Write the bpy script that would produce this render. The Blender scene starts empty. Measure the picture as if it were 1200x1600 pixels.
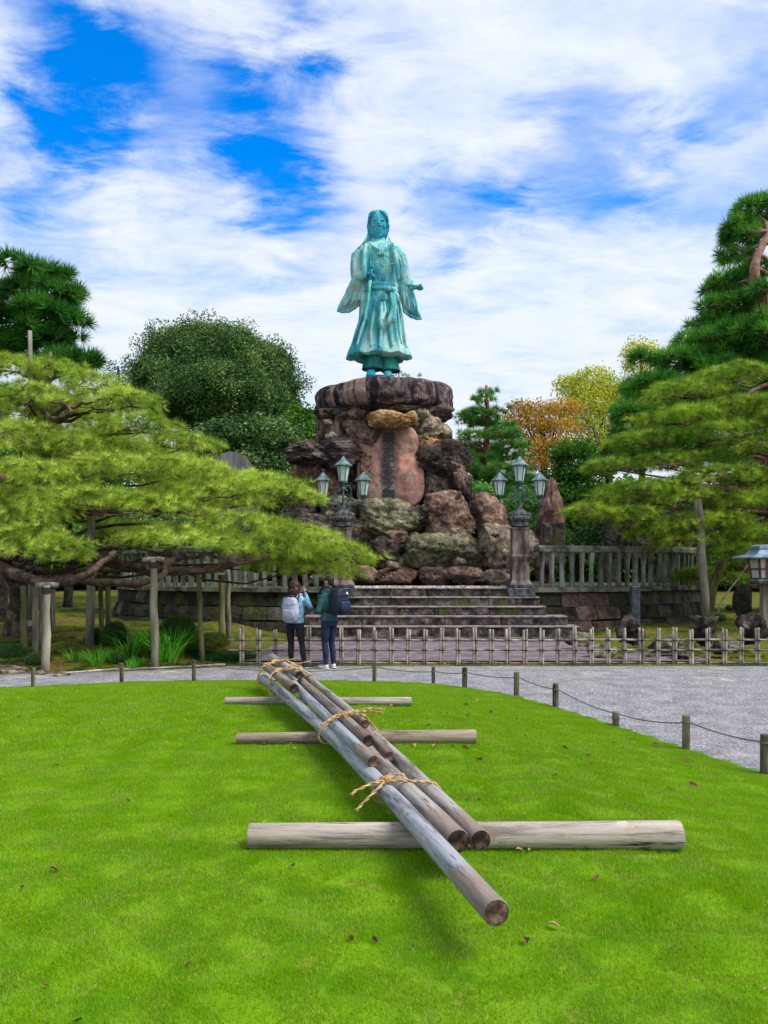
import bpy, bmesh, math, random
import numpy as np
from mathutils import Vector, Matrix, Euler, noise

random.seed(7)
RNG = np.random.default_rng(7)
SC = bpy.context.scene
COL = SC.collection
R = math.radians

# ---------------------------------------------------------------- camera, sky, sun, exposure
CAM_Z, FPX, HORIZON = 1.95, 1250.0, 885.0
cd = bpy.data.cameras.new('camera')
cam = bpy.data.objects.new('camera', cd)
COL.objects.link(cam)
cam.location = (0, 0, CAM_Z)
cam.rotation_euler = (R(90), 0, 0)
cd.sensor_fit = 'VERTICAL'
cd.sensor_height = 36
cd.lens = FPX / 1600 * 36
cd.shift_y = (HORIZON - 800) / 1600
cd.clip_end = 3000
SC.camera = cam

SUN_EL, SUN_AZ = R(52), R(112)          # azimuth clockwise from +Y
world = bpy.data.worlds.new('World')
SC.world = world
world.use_nodes = True

def build_sky():
    nt = world.node_tree
    N, L = nt.nodes, nt.links
    N.clear()
    out = N.new('ShaderNodeOutputWorld')
    bg = N.new('ShaderNodeBackground')
    bg.inputs['Strength'].default_value = 0.10
    L.new(bg.outputs[0], out.inputs[0])
    sky = N.new('ShaderNodeTexSky')
    sky.sky_type = 'NISHITA'
    sky.sun_disc = False
    sky.sun_elevation = SUN_EL
    sky.sun_rotation = SUN_AZ
    sky.altitude = 300
    sky.air_density = 1.2
    sky.dust_density = 0.3
    sky.ozone_density = 3.0
    hs = N.new('ShaderNodeHueSaturation')
    hs.inputs['Saturation'].default_value = 1.5
    hs.inputs['Value'].default_value = 1.05
    L.new(sky.outputs[0], hs.inputs['Color'])
    blue = N.new('ShaderNodeMix'); blue.data_type = 'RGBA'; blue.blend_type = 'MULTIPLY'
    blue.inputs[0].default_value = 1.0
    L.new(hs.outputs[0], blue.inputs[6])
    blue.inputs[7].default_value = (0.45, 1.22, 1.58, 1)
    tc = N.new('ShaderNodeTexCoord')
    sep = N.new('ShaderNodeSeparateXYZ')
    L.new(tc.outputs['Generated'], sep.inputs[0])
    def math_(op, a, b=None, clamp=False):
        m = N.new('ShaderNodeMath'); m.operation = op; m.use_clamp = clamp
        for i, v in enumerate((a, b)):
            if v is None: continue
            if isinstance(v, (int, float)): m.inputs[i].default_value = v
            else: L.new(v, m.inputs[i])
        return m.outputs[0]
    zz = math_('ADD', math_('MAXIMUM', sep.outputs[2], 0.0), 0.16)
    u = math_('DIVIDE', sep.outputs[0], zz)
    v = math_('DIVIDE', sep.outputs[1], zz)
    cmb = N.new('ShaderNodeCombineXYZ')
    L.new(u, cmb.inputs[0]); L.new(v, cmb.inputs[1])
    def nz(scale, detail, rough, dist, off, stretch=(1, 1, 1)):
        mp = N.new('ShaderNodeMapping')
        mp.inputs['Location'].default_value = off
        mp.inputs['Scale'].default_value = stretch
        mp.inputs['Rotation'].default_value = (0, 0, R(-22))
        L.new(cmb.outputs[0], mp.inputs[0])
        n = N.new('ShaderNodeTexNoise')
        n.inputs['Scale'].default_value = scale
        n.inputs['Detail'].default_value = detail
        n.inputs['Roughness'].default_value = rough
        n.inputs['Distortion'].default_value = dist
        L.new(mp.outputs[0], n.inputs['Vector'])
        return n.outputs['Fac']
    n1 = nz(1.3, 9, 0.55, 0.45, (3.1, 1.7, 0), (1.0, 1.2, 1))
    n2 = nz(5.0, 10, 0.62, 0.45, (0.3, 5.7, 0), (0.8, 1.3, 1))
    n3 = nz(16.0, 8, 0.65, 0.3, (1.3, 2.7, 0), (0.7, 1.4, 1))
    dens = math_('ADD', math_('ADD', math_('MULTIPLY', n1, 0.42), math_('MULTIPLY', n2, 0.40)), math_('MULTIPLY', math_('SUBTRACT', n3, 0.5), 0.16))
    dens = math_('ADD', dens, 0.165)
    # clearer and cloudier areas of this sky, as directions: (pixel-free) azimuth tan, elevation tan, radius, weight
    spots = [(-0.256, 0.588, 0.16, -0.26), (-0.39, 0.604, 0.12, -0.20), (-0.13, 0.590, 0.12, -0.22), (-0.104, 0.700, 0.07, -0.17), (-0.22, 0.700, 0.05, -0.08), (-0.46, 0.68, 0.10, -0.10),
             (0.424, 0.640, 0.08, -0.10), (0.50, 0.645, 0.08, -0.06), (0.45, 0.585, 0.10, 0.08), (0.46, 0.70, 0.09, 0.08), (0.24, 0.516, 0.11, -0.17), (0.15, 0.53, 0.06, -0.07), (0.096, 0.444, 0.08, -0.13), (-0.46, 0.516, 0.08, -0.13), (-0.136, 0.476, 0.05, -0.08),
             (0.44, 0.508, 0.10, -0.08), (-0.10, 0.39, 0.08, -0.07), (-0.42, 0.42, 0.10, -0.07), (0.05, 0.62, 0.10, -0.03),
             (-0.24, 0.650, 0.07, 0.10), (-0.22, 0.520, 0.10, 0.08), (0.05, 0.52, 0.12, 0.05), (0.36, 0.58, 0.10, 0.06), (0.20, 0.62, 0.16, 0.06), (-0.30, 0.46, 0.12, 0.05)]
    warp = math_('ADD', math_('MULTIPLY', math_('SUBTRACT', n1, 0.5), 0.22), math_('MULTIPLY', math_('SUBTRACT', n2, 0.5), 0.16))
    for (a, b, r, w) in spots:
        d = Vector((a, 1.0, b)).normalized()
        vm = N.new('ShaderNodeVectorMath'); vm.operation = 'DISTANCE'
        L.new(tc.outputs['Generated'], vm.inputs[0])
        vm.inputs[1].default_value = d
        mr = N.new('ShaderNodeMapRange'); mr.interpolation_type = 'SMOOTHERSTEP'
        mr.inputs['From Min'].default_value = 0
        mr.inputs['From Max'].default_value = r
        mr.inputs['To Min'].default_value = w * 0.95
        mr.inputs['To Max'].default_value = 0
        L.new(math_('ADD', vm.outputs['Value'], warp), mr.inputs['Value'])
        dens = math_('ADD', dens, mr.outputs[0])
    low = N.new('ShaderNodeMapRange')
    low.inputs['From Min'].default_value = 0.02; low.inputs['From Max'].default_value = 0.42
    low.inputs['To Min'].default_value = 0.13; low.inputs['To Max'].default_value = 0.0
    L.new(sep.outputs[2], low.inputs['Value'])
    dens = math_('ADD', dens, low.outputs[0])
    cov = N.new('ShaderNodeMapRange'); cov.interpolation_type = 'SMOOTHSTEP'
    cov.inputs['From Min'].default_value = 0.24
    cov.inputs['From Max'].default_value = 0.70
    L.new(dens, cov.inputs['Value'])
    # cloud colour: thin parts bluish white, thick parts white
    cr = N.new('ShaderNodeValToRGB')
    cr.color_ramp.elements[0].position = 0.0; cr.color_ramp.elements[0].color = (4.1, 5.2, 6.5, 1)
    cr.color_ramp.elements[1].position = 1.0; cr.color_ramp.elements[1].color = (6.3, 6.35, 6.5, 1)
    e = cr.color_ramp.elements.new(0.6); e.color = (5.7, 6.0, 6.5, 1)
    L.new(n2, cr.inputs[0])
    mx = N.new('ShaderNodeMix'); mx.data_type = 'RGBA'
    L.new(cov.outputs[0], mx.inputs[0])
    L.new(blue.outputs[2], mx.inputs[6])
    L.new(cr.outputs[0], mx.inputs[7])
    L.new(mx.outputs[2], bg.inputs[0])
build_sky()

sd = bpy.data.lights.new('sun', 'SUN')
sd.energy = 2.8
sd.angle = R(34.0)
sd.color = (1.0, 0.955, 0.88)
sun = bpy.data.objects.new('sun', sd)
COL.objects.link(sun)
sdir = Vector((math.sin(SUN_AZ) * math.cos(SUN_EL), math.cos(SUN_AZ) * math.cos(SUN_EL), math.sin(SUN_EL)))
sun.rotation_euler = sdir.to_track_quat('Z', 'Y').to_euler()

vs = SC.view_settings
SC.display_settings.display_device = 'sRGB'
vs.view_transform = 'Standard'
vs.look = 'None'
vs.exposure = 0.68
vs.gamma = 1
vs.use_curve_mapping = False
SC.render.engine = 'CYCLES'
SC.cycles.max_bounces = 6
SC.cycles.transparent_max_bounces = 8
SC.cycles.use_denoising = True

# ---------------------------------------------------------------- helpers
def P(px, py, d):
    """point at depth d that the photograph shows at pixel (px, py)"""
    return Vector(((px - 600) / FPX * d, d, CAM_Z + (HORIZON - py) / FPX * d))

def PZ(px, py, z):
    return P(px, py, (CAM_Z - z) * FPX / (py - HORIZON))

def tag(o, label=None, cat=None, group=None, kind=None):
    if label: o['label'] = label
    if cat: o['category'] = cat
    if group: o['group'] = group
    if kind: o['kind'] = kind
    return o

def thing(name, label, cat, loc=(0, 0, 0), group=None):
    o = bpy.data.objects.new(name, None)
    COL.objects.link(o)
    o.location = loc
    o.empty_display_size = 0.2
    return tag(o, label, cat, group)

def root_loc(p):
    while p.parent: p = p.parent
    return p.location

def link(name, me, mat=None, parent=None):
    o = bpy.data.objects.new(name, me)
    COL.objects.link(o)
    if mat is not None and not me.materials: me.materials.append(mat)
    if parent: o.parent = parent
    return o

def smooth(me):
    me.polygons.foreach_set('use_smooth', [True] * len(me.polygons))

class MB:
    """collects shapes, links them as one mesh object (vertices given in world space)"""
    def __init__(s): s.v, s.f = [], []
    def add(s, vs_, fs):
        b = len(s.v)
        s.v.extend([tuple(v) for v in vs_])
        s.f.extend([tuple(i + b for i in f) for f in fs])
        return s
    def box(s, c, size, rot=None, taper=1.0):
        x, y, z = size[0] / 2, size[1] / 2, size[2] / 2
        vs_ = [Vector((sx * x * (taper if sz > 0 else 1), sy * y * (taper if sz > 0 else 1), sz * z)) for sz in (-1, 1) for sy in (-1, 1) for sx in (-1, 1)]
        if rot is not None: vs_ = [rot @ v for v in vs_]
        c = Vector(c)
        return s.add([v + c for v in vs_], [(0, 2, 3, 1), (4, 5, 7, 6), (0, 1, 5, 4), (2, 6, 7, 3), (0, 4, 6, 2), (1, 3, 7, 5)])
    def bbox(s, c, size, bev=0.02, rot=None, jit=0.0):
        """box with bevelled edges"""
        bm = bmesh.new()
        bmesh.ops.create_cube(bm, size=1)
        for v in bm.verts:
            v.co = Vector((v.co.x * size[0], v.co.y * size[1], v.co.z * size[2]))
            if jit: v.co += Vector((random.uniform(-jit, jit), random.uniform(-jit, jit), random.uniform(-jit, jit)))
        bmesh.ops.bevel(bm, geom=bm.edges[:], offset=bev, segments=1, affect='EDGES')
        c = Vector(c)
        vs_ = [((rot @ v.co) if rot is not None else v.co) + c for v in bm.verts]
        bm.verts.index_update()
        fs = [tuple(v.index for v in f.verts) for f in bm.faces]
        bm.free()
        return s.add(vs_, fs)
    def tube(s, pts, rad, seg=8, cap=True, wob=0.0):
        pts = [Vector(p) for p in pts]
        n = len(pts)
        if isinstance(rad, (int, float)): rad = [rad] * n
        t0 = (pts[1] - pts[0]).normalized()
        up = Vector((0, 0, 1)) if abs(t0.z) < 0.9 else Vector((1, 0, 0))
        u = t0.cross(up).normalized()
        vs_ = []
        for i, p in enumerate(pts):
            t = (pts[min(i + 1, n - 1)] - pts[max(i - 1, 0)])
            t = t.normalized() if t.length > 1e-9 else t0
            u = (u - t * u.dot(t)).normalized()
            w = t.cross(u)
            for k in range(seg):
                a = 2 * math.pi * k / seg
                rr = rad[i]
                if wob: rr *= 1 + wob * (noise.noise(p * 3.1 + Vector((k * 1.7, 0, 0))))
                vs_.append(p + (u * math.cos(a) + w * math.sin(a)) * rr)
        fs = []
        for i in range(n - 1):
            for k in range(seg):
                a, b = i * seg + k, i * seg + (k + 1) % seg
                fs.append((a, b, b + seg, a + seg))
        if cap:
            fs.append(tuple(reversed(range(seg))))
            fs.append(tuple((n - 1) * seg + k for k in range(seg)))
        return s.add(vs_, fs)
    def lathe(s, c, prof, seg=16, rot0=0.0, sx=1.0, sy=1.0):
        """prof: (radius, z) from bottom to top"""
        c = Vector(c)
        vs_, fs = [], []
        for (r, z) in prof:
            for k in range(seg):
                a = 2 * math.pi * k / seg + rot0
                vs_.append(c + Vector((r * sx * math.cos(a), r * sy * math.sin(a), z)))
        n = len(prof)
        for i in range(n - 1):
            for k in range(seg):
                a, b = i * seg + k, i * seg + (k + 1) % seg
                fs.append((a, b, b + seg, a + seg))
        fs.append(tuple(reversed(range(seg))))
        fs.append(tuple((n - 1) * seg + k for k in range(seg)))
        return s.add(vs_, fs)
    def ell(s, c, rad, rot=None, seg=12, rings=8):
        c = Vector(c)
        vs_, fs = [], []
        for i in range(rings + 1):
            th = math.pi * i / rings
            for k in range(seg):
                a = 2 * math.pi * k / seg
                v = Vector((rad[0] * math.sin(th) * math.cos(a), rad[1] * math.sin(th) * math.sin(a), -rad[2] * math.cos(th)))
                vs_.append(c + (rot @ v if rot is not None else v))
        for i in range(rings):
            for k in range(seg):
                a, b = i * seg + k, i * seg + (k + 1) % seg
                fs.append((a, b, b + seg, a + seg))
        return s.add(vs_, fs)
    def loft(s, rings, cap=True):
        n, seg = len(rings), len(rings[0])
        vs_ = [p for r in rings for p in r]
        fs = []
        for i in range(n - 1):
            for k in range(seg):
                a, b = i * seg + k, i * seg + (k + 1) % seg
                fs.append((a, b, b + seg, a + seg))
        if cap:
            fs.append(tuple(reversed(range(seg))))
            fs.append(tuple((n - 1) * seg + k for k in range(seg)))
        return s.add(vs_, fs)
    def mesh(s, name, org=None):
        me = bpy.data.meshes.new(name)
        o = org if org is not None else Vector((0, 0, 0))
        me.from_pydata([(v[0] - o[0], v[1] - o[1], v[2] - o[2]) for v in s.v], [], s.f)
        me.update()
        return me
    def obj(s, name, mat, parent=None, sm=False, at=None):
        org = root_loc(parent) if parent is not None else (Vector(at) if at is not None else None)
        me = s.mesh(name, org)
        if sm: smooth(me)
        o = link(name, me, mat, parent)
        if parent is None and at is not None: o.location = at
        return o

def fuse(o, voxel, it=4, fac=0.5):
    """voxel-fuse overlapping pieces into one continuous skin"""
    m = o.modifiers.new('remesh', 'REMESH'); m.mode = 'VOXEL'; m.voxel_size = voxel; m.use_smooth_shade = True
    if it:
        m = o.modifiers.new('smooth', 'SMOOTH'); m.iterations = it; m.factor = fac
    return o

def dup(root, loc=None, rotz=None, label=None, group=None):
    r = root.copy(); COL.objects.link(r)
    if loc is not None: r.location = loc
    if rotz is not None: r.rotation_euler = (0, 0, rotz)
    if label: r['label'] = label
    if group: r['group'] = group
    for ch in list(root.children):
        c = ch.copy(); COL.objects.link(c); c.parent = r
        for g in list(ch.children):
            e = g.copy(); COL.objects.link(e); e.parent = c
    return r

# ---------------------------------------------------------------- materials
def srgb(r, g, b):
    f = lambda c: ((c / 255 + 0.055) / 1.055) ** 2.4 if c > 10 else c / 255 / 12.92
    return (f(r), f(g), f(b), 1)

def MAT(name, stops, scale=4.0, detail=6, rough=0.8, stretch=(1, 1, 1), bump=0.3, bdist=0.02, bscale=None, dist=0.0,
        coord='Object', moss=None, spots=None, metal=0.0, randcol=0.0, spec=0.3, wave=None, cracks=0.0, nrough=0.6, grit=None):
    """noise-coloured surface; moss=(colour, amount) on upward faces; spots=(colour, scale, threshold)"""
    m = bpy.data.materials.new(name)
    m.use_nodes = True
    nt = m.node_tree; N, L = nt.nodes, nt.links
    b = N['Principled BSDF']
    b.inputs['Roughness'].default_value = rough
    b.inputs['Metallic'].default_value = metal
    b.inputs['Specular IOR Level'].default_value = spec
    tc = N.new('ShaderNodeTexCoord')
    mp = N.new('ShaderNodeMapping'); mp.inputs['Scale'].default_value = stretch
    oi = N.new('ShaderNodeObjectInfo')
    add = N.new('ShaderNodeVectorMath'); add.operation = 'ADD'
    mul = N.new('ShaderNodeMath'); mul.operation = 'MULTIPLY'; mul.inputs[1].default_value = 17.0 if randcol else 0.0
    L.new(oi.outputs['Random'], mul.inputs[0])
    L.new(tc.outputs[coord], add.inputs[0]); L.new(mul.outputs[0], add.inputs[1])
    L.new(add.outputs[0], mp.inputs[0])
    n = N.new('ShaderNodeTexNoise')
    n.inputs['Scale'].default_value = scale; n.inputs['Detail'].default_value = detail
    n.inputs['Roughness'].default_value = nrough; n.inputs['Distortion'].default_value = dist
    L.new(mp.outputs[0], n.inputs['Vector'])
    cr = N.new('ShaderNodeValToRGB')
    els = cr.color_ramp.elements
    els[0].position, els[0].color = stops[0]
    els[1].position, els[1].color = stops[-1]
    for st in stops[1:-1]:
        e = els.new(st[0]); e.color = st[1]
    rm = N.new('ShaderNodeMapRange'); rm.inputs['From Min'].default_value = 0.27; rm.inputs['From Max'].default_value = 0.73
    L.new(n.outputs['Fac'], rm.inputs['Value']); L.new(rm.outputs[0], cr.inputs[0])
    colr = cr.outputs[0]
    def mix(fac, a, c2, mode='MIX'):
        x = N.new('ShaderNodeMix'); x.data_type = 'RGBA'; x.blend_type = mode
        if isinstance(fac, float): x.inputs[0].default_value = fac
        else: L.new(fac, x.inputs[0])
        L.new(a, x.inputs[6])
        if isinstance(c2, tuple): x.inputs[7].default_value = c2
        else: L.new(c2, x.inputs[7])
        return x.outputs[2]
    if spots:
        for (sc_, ss, th, *st_) in (spots if isinstance(spots, list) else [spots]):
            n3 = N.new('ShaderNodeTexNoise'); n3.inputs['Scale'].default_value = ss; n3.inputs['Detail'].default_value = 5
            n3.inputs['Roughness'].default_value = 0.65
            L.new((mp if st_ else add).outputs[0], n3.inputs['Vector'])
            mr = N.new('ShaderNodeMapRange'); mr.inputs['From Min'].default_value = th; mr.inputs['From Max'].default_value = th + 0.07
            L.new(n3.outputs['Fac'], mr.inputs['Value'])
            colr = mix(mr.outputs[0], colr, sc_)
    if grit:
        ng = N.new('ShaderNodeTexNoise'); ng.inputs['Scale'].default_value = grit[1]; ng.inputs['Detail'].default_value = 6; ng.inputs['Roughness'].default_value = .8
        L.new(mp.outputs[0], ng.inputs['Vector'])
        mg = N.new('ShaderNodeMapRange'); mg.inputs['From Min'].default_value = .36; mg.inputs['From Max'].default_value = .64; mg.inputs['To Min'].default_value = 1 - grit[0]; mg.inputs['To Max'].default_value = 1 + grit[0]
        L.new(ng.outputs['Fac'], mg.inputs['Value'])
        vm_ = N.new('ShaderNodeVectorMath'); vm_.operation = 'SCALE'; L.new(colr, vm_.inputs[0]); L.new(mg.outputs[0], vm_.inputs['Scale']); colr = vm_.outputs[0]
    if cracks:
        vo = N.new('ShaderNodeTexVoronoi'); vo.feature = 'DISTANCE_TO_EDGE'; vo.inputs['Scale'].default_value = cracks
        L.new(mp.outputs[0], vo.inputs['Vector'])
    if moss:
        ge = N.new('ShaderNodeNewGeometry')
        sp = N.new('ShaderNodeSeparateXYZ'); L.new(ge.outputs['Normal'], sp.inputs[0])
        n4 = N.new('ShaderNodeTexNoise'); n4.inputs['Scale'].default_value = 2.5; n4.inputs['Detail'].default_value = 7
        L.new(add.outputs[0], n4.inputs['Vector'])
        s1 = N.new('ShaderNodeMath'); s1.operation = 'MULTIPLY_ADD'; s1.inputs[1].default_value = 0.35
        L.new(sp.outputs[2], s1.inputs[0]); L.new(n4.outputs['Fac'], s1.inputs[2])
        mr = N.new('ShaderNodeMapRange'); mr.inputs['From Min'].default_value = moss[1]; mr.inputs['From Max'].default_value = moss[1] + 0.12
        L.new(s1.outputs[0], mr.inputs['Value'])
        colr = mix(mr.outputs[0], colr, moss[0])
    if randcol:
        h = N.new('ShaderNodeHueSaturation')
        mr = N.new('ShaderNodeMapRange'); mr.inputs['To Min'].default_value = 1 - randcol; mr.inputs['To Max'].default_value = 1 + randcol
        L.new(oi.outputs['Random'], mr.inputs['Value']); L.new(mr.outputs[0], h.inputs['Value'])
        L.new(colr, h.inputs['Color']); colr = h.outputs[0]
    L.new(colr, b.inputs['Base Color'])
    if bump:
        n2 = N.new('ShaderNodeTexNoise'); n2.inputs['Scale'].default_value = bscale or scale * 4; n2.inputs['Detail'].default_value = 8
        n2.inputs['Roughness'].default_value = 0.65
        L.new(mp.outputs[0], n2.inputs['Vector'])
        bp = N.new('ShaderNodeBump'); bp.inputs['Strength'].default_value = bump; bp.inputs['Distance'].default_value = bdist
        hsrc = n2.outputs['Fac']
        if cracks:
            mr = N.new('ShaderNodeMapRange'); mr.inputs['From Max'].default_value = 0.06
            L.new(vo.outputs['Distance'], mr.inputs['Value'])
            ad = N.new('ShaderNodeMath'); ad.operation = 'MULTIPLY_ADD'; ad.inputs[1].default_value = 0.7
            L.new(mr.outputs[0], ad.inputs[0]); L.new(n2.outputs['Fac'], ad.inputs[2]); hsrc = ad.outputs[0]
        L.new(hsrc, bp.inputs['Height']); L.new(bp.outputs[0], b.inputs['Normal'])
    return m

def FLAT(name, c, rough=0.6, metal=0.0, vary=0.12, scale=20, spec=0.3, bump=0.1):
    lo = tuple(x * (1 - vary) for x in c[:3]) + (1,)
    hi = tuple(min(1, x * (1 + vary)) for x in c[:3]) + (1,)
    return MAT(name, [(0.3, lo), (0.7, hi)], scale=scale, rough=rough, metal=metal, spec=spec, bump=bump, bdist=0.004)

def LEAF(name, dark, mid, light, transl=0.35, rough=0.55, wscale=0.6, accent=None, acc_th=0.93, vw=0.6, nw=1.1, rw=0.30):
    """foliage: per-instance 'var', per-leaf 'rnd' and slow world-space variation"""
    m = bpy.data.materials.new(name)
    m.use_nodes = True
    nt = m.node_tree; N, L = nt.nodes, nt.links
    b = N['Principled BSDF']; b.inputs['Roughness'].default_value = rough
    b.inputs['Specular IOR Level'].default_value = 0.06
    ai = N.new('ShaderNodeAttribute'); ai.attribute_type = 'INSTANCER'; ai.attribute_name = 'var'
    ag = N.new('ShaderNodeAttribute'); ag.attribute_type = 'GEOMETRY'; ag.attribute_name = 'rnd'
    ge = N.new('ShaderNodeNewGeometry')
    nz = N.new('ShaderNodeTexNoise'); nz.inputs['Scale'].default_value = wscale; nz.inputs['Detail'].default_value = 4
    L.new(ge.outputs['Position'], nz.inputs['Vector'])
    def ma(op, a, c):
        x = N.new('ShaderNodeMath'); x.operation = op
        for i, v in enumerate((a, c)):
            if isinstance(v, (int, float)): x.inputs[i].default_value = v
            else: L.new(v, x.inputs[i])
        return x.outputs[0]
    f = ma('ADD', ma('MULTIPLY', ai.outputs['Fac'], vw), ma('MULTIPLY', ag.outputs['Fac'], rw))
    f = ma('ADD', f, ma('MULTIPLY', ma('SUBTRACT', nz.outputs['Fac'], 0.5), nw))
    f = ma('ADD', f, 0.35 - vw / 2)
    cr = N.new('ShaderNodeValToRGB')
    cr.color_ramp.elements[0].position = 0.1; cr.color_ramp.elements[0].color = dark
    cr.color_ramp.elements[1].position = 0.9; cr.color_ramp.elements[1].color = light
    e = cr.color_ramp.elements.new(0.5); e.color = mid
    L.new(f, cr.inputs[0])
    col = cr.outputs[0]
    if accent:
        x = N.new('ShaderNodeMix'); x.data_type = 'RGBA'
        nz2 = N.new('ShaderNodeTexNoise'); nz2.inputs['Scale'].default_value = wscale * 4; nz2.inputs['Detail'].default_value = 5; L.new(ge.outputs['Position'], nz2.inputs['Vector'])
        L.new(ma('GREATER_THAN', ma('ADD', ag.outputs['Fac'], ma('MULTIPLY', ma('SUBTRACT', nz2.outputs['Fac'], 0.52), 0.9)), acc_th), x.inputs[0]); L.new(col, x.inputs[6]); x.inputs[7].default_value = accent
        col = x.outputs[2]
    L.new(col, b.inputs['Base Color'])
    tr = N.new('ShaderNodeBsdfTranslucent'); L.new(col, tr.inputs['Color'])
    mx = N.new('ShaderNodeMixShader'); mx.inputs[0].default_value = transl
    L.new(b.outputs[0], mx.inputs[1]); L.new(tr.outputs[0], mx.inputs[2])
    L.new(mx.outputs[0], N['Material Output'].inputs['Surface'])
    return m

# ---------------------------------------------------------------- scattering (one object, tile + points in its own mesh)
_GN = None
def scatter_group():
    global _GN
    if _GN: return _GN
    g = bpy.data.node_groups.new('scatter', 'GeometryNodeTree')
    g.interface.new_socket('Geometry', in_out='INPUT', socket_type='NodeSocketGeometry')
    g.interface.new_socket('Geometry', in_out='OUTPUT', socket_type='NodeSocketGeometry')
    N, L = g.nodes, g.links
    gi, go = N.new('NodeGroupInput'), N.new('NodeGroupOutput')
    def attr(n, t):
        a = N.new('GeometryNodeInputNamedAttribute'); a.data_type = t; a.inputs['Name'].default_value = n
        return [o for o in a.outputs if o.enabled and o.name == 'Attribute'][0]
    sep = N.new('GeometryNodeSeparateGeometry'); sep.domain = 'POINT'
    cmp_ = N.new('FunctionNodeCompare'); cmp_.data_type = 'FLOAT'; cmp_.operation = 'GREATER_THAN'; cmp_.inputs[1].default_value = 0.5
    L.new(attr('is_pt', 'FLOAT'), cmp_.inputs[0])
    L.new(gi.outputs[0], sep.inputs[0]); L.new(cmp_.outputs[0], sep.inputs[1])
    iop = N.new('GeometryNodeInstanceOnPoints')
    L.new(sep.outputs[0], iop.inputs['Points']); L.new(sep.outputs[1], iop.inputs['Instance'])
    e2r = N.new('FunctionNodeEulerToRotation'); L.new(attr('rot', 'FLOAT_VECTOR'), e2r.inputs[0])
    L.new(e2r.outputs[0], iop.inputs['Rotation'])
    L.new(attr('scl', 'FLOAT'), iop.inputs['Scale'])
    L.new(iop.outputs[0], go.inputs[0])
    _GN = g
    return g

def scatter(name, tile, pts, rots, scl, mat, parent=None):
    """tile=(verts Nx3, faces, rnd N); pts in world space"""
    tv, tf, tr = tile
    pts = np.asarray(pts, float).copy()
    org = root_loc(parent) if parent is not None else Vector((0, 0, 0))
    pts -= np.array(org)
    n, k = len(pts), len(tv)
    me = bpy.data.meshes.new(name)
    av = np.vstack([tv, pts])
    me.from_pydata(av.tolist(), [], tf)
    def at(nm, ty, data, key='value'):
        a = me.attributes.new(nm, ty, 'POINT'); a.data.foreach_set(key, np.ascontiguousarray(data, dtype=np.float32).ravel())
    at('is_pt', 'FLOAT', np.r_[np.zeros(k), np.ones(n)])
    at('rot', 'FLOAT_VECTOR', np.vstack([np.zeros((k, 3)), rots]), 'vector')
    at('scl', 'FLOAT', np.r_[np.ones(k), scl])
    at('var', 'FLOAT', np.r_[np.zeros(k), RNG.random(n)])
    at('rnd', 'FLOAT', np.r_[tr, np.zeros(n)])
    o = link(name, me, mat, parent)
    md = o.modifiers.new('scatter', 'NODES'); md.node_group = scatter_group()
    o['kind'] = 'stuff'
    return o

def tile_needles(n=30, spread=75, w=0.045, seed=1):
    r = np.random.default_rng(seed)
    V, F, Q = [], [], []
    for i in range(n):
        th = math.radians(spread) * math.sqrt(r.random()); ph = r.random() * 6.283
        d = np.array([math.sin(th) * math.cos(ph), math.sin(th) * math.sin(ph), math.cos(th)])
        s = np.cross(d, r.normal(size=3)); s /= np.linalg.norm(s)
        b0 = d * 0.05 + r.normal(size=3) * 0.03
        l = r.uniform(0.75, 1.1)
        V += [b0 - s * w / 2, b0 + s * w / 2, b0 + d * l + np.array([0, 0, -0.06 * th])]
        F.append((3 * i, 3 * i + 1, 3 * i + 2)); q = r.random(); Q += [q] * 3
    return np.array(V), F, np.array(Q)

def tile_leaves(n=22, lw=0.26, ll=0.42, spread=0.75, seed=2, flat=0.0):
    r = np.random.default_rng(seed)
    V, F, Q = [], [], []
    for i in range(n):
        c = r.normal(size=3); c = c / np.linalg.norm(c) * spread * r.random() ** 0.4
        c[2] = c[2] * (1 - flat)
        nrm = r.normal(size=3) + np.array([0, 0, 1.0]) + c * 0.8; nrm /= np.linalg.norm(nrm)
        a = np.cross(nrm, r.normal(size=3)); a /= np.linalg.norm(a); b_ = np.cross(nrm, a)
        l, w = ll * r.uniform(.7, 1.2), lw * r.uniform(.7, 1.2)
        V += [c - a * l / 2, c - b_ * w / 2 + nrm * 0.03, c + a * l / 2, c + b_ * w / 2 + nrm * 0.03]
        F.append((4 * i, 4 * i + 1, 4 * i + 2, 4 * i + 3)); Q += [r.random()] * 4
    return np.array(V), F, np.array(Q)

def rot_towards(dirs, jitter=0.3):
    """euler angles that turn +Z to each direction"""
    d = dirs + RNG.normal(size=dirs.shape) * jitter
    d /= np.linalg.norm(d, axis=1)[:, None]
    th = np.arccos(np.clip(d[:, 2], -1, 1)); ph = np.arctan2(d[:, 1], d[:, 0])
    # R = Rz(ph) * Ry(th)  (spin about own axis left out, tiles are isotropic)
    return np.stack([np.zeros(len(d)), th, ph], 1)

def fbm(p, s=1.0, o=4):
    return noise.fractal(Vector(p) * s, 0.9, 2.1, o, noise_basis='PERLIN_ORIGINAL')

def bezier_pts(a, b, sag=0.0, wig=0.1, n=7):
    a, b = Vector(a), Vector(b)
    out = []
    L_ = (b - a).length
    o = Vector((random.random() * 50, random.random() * 50, random.random() * 50))
    for i in range(n):
        t = i / (n - 1)
        p = a.lerp(b, t)
        p.z += sag * 4 * t * (1 - t)
        k = math.sin(math.pi * t) * wig * L_
        p += Vector((noise.noise(o + Vector((t * 3, 0, 0))), noise.noise(o + Vector((0, t * 3, 5))), noise.noise(o + Vector((9, 0, t * 3))))) * k
        out.append(p)
    return out
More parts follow.
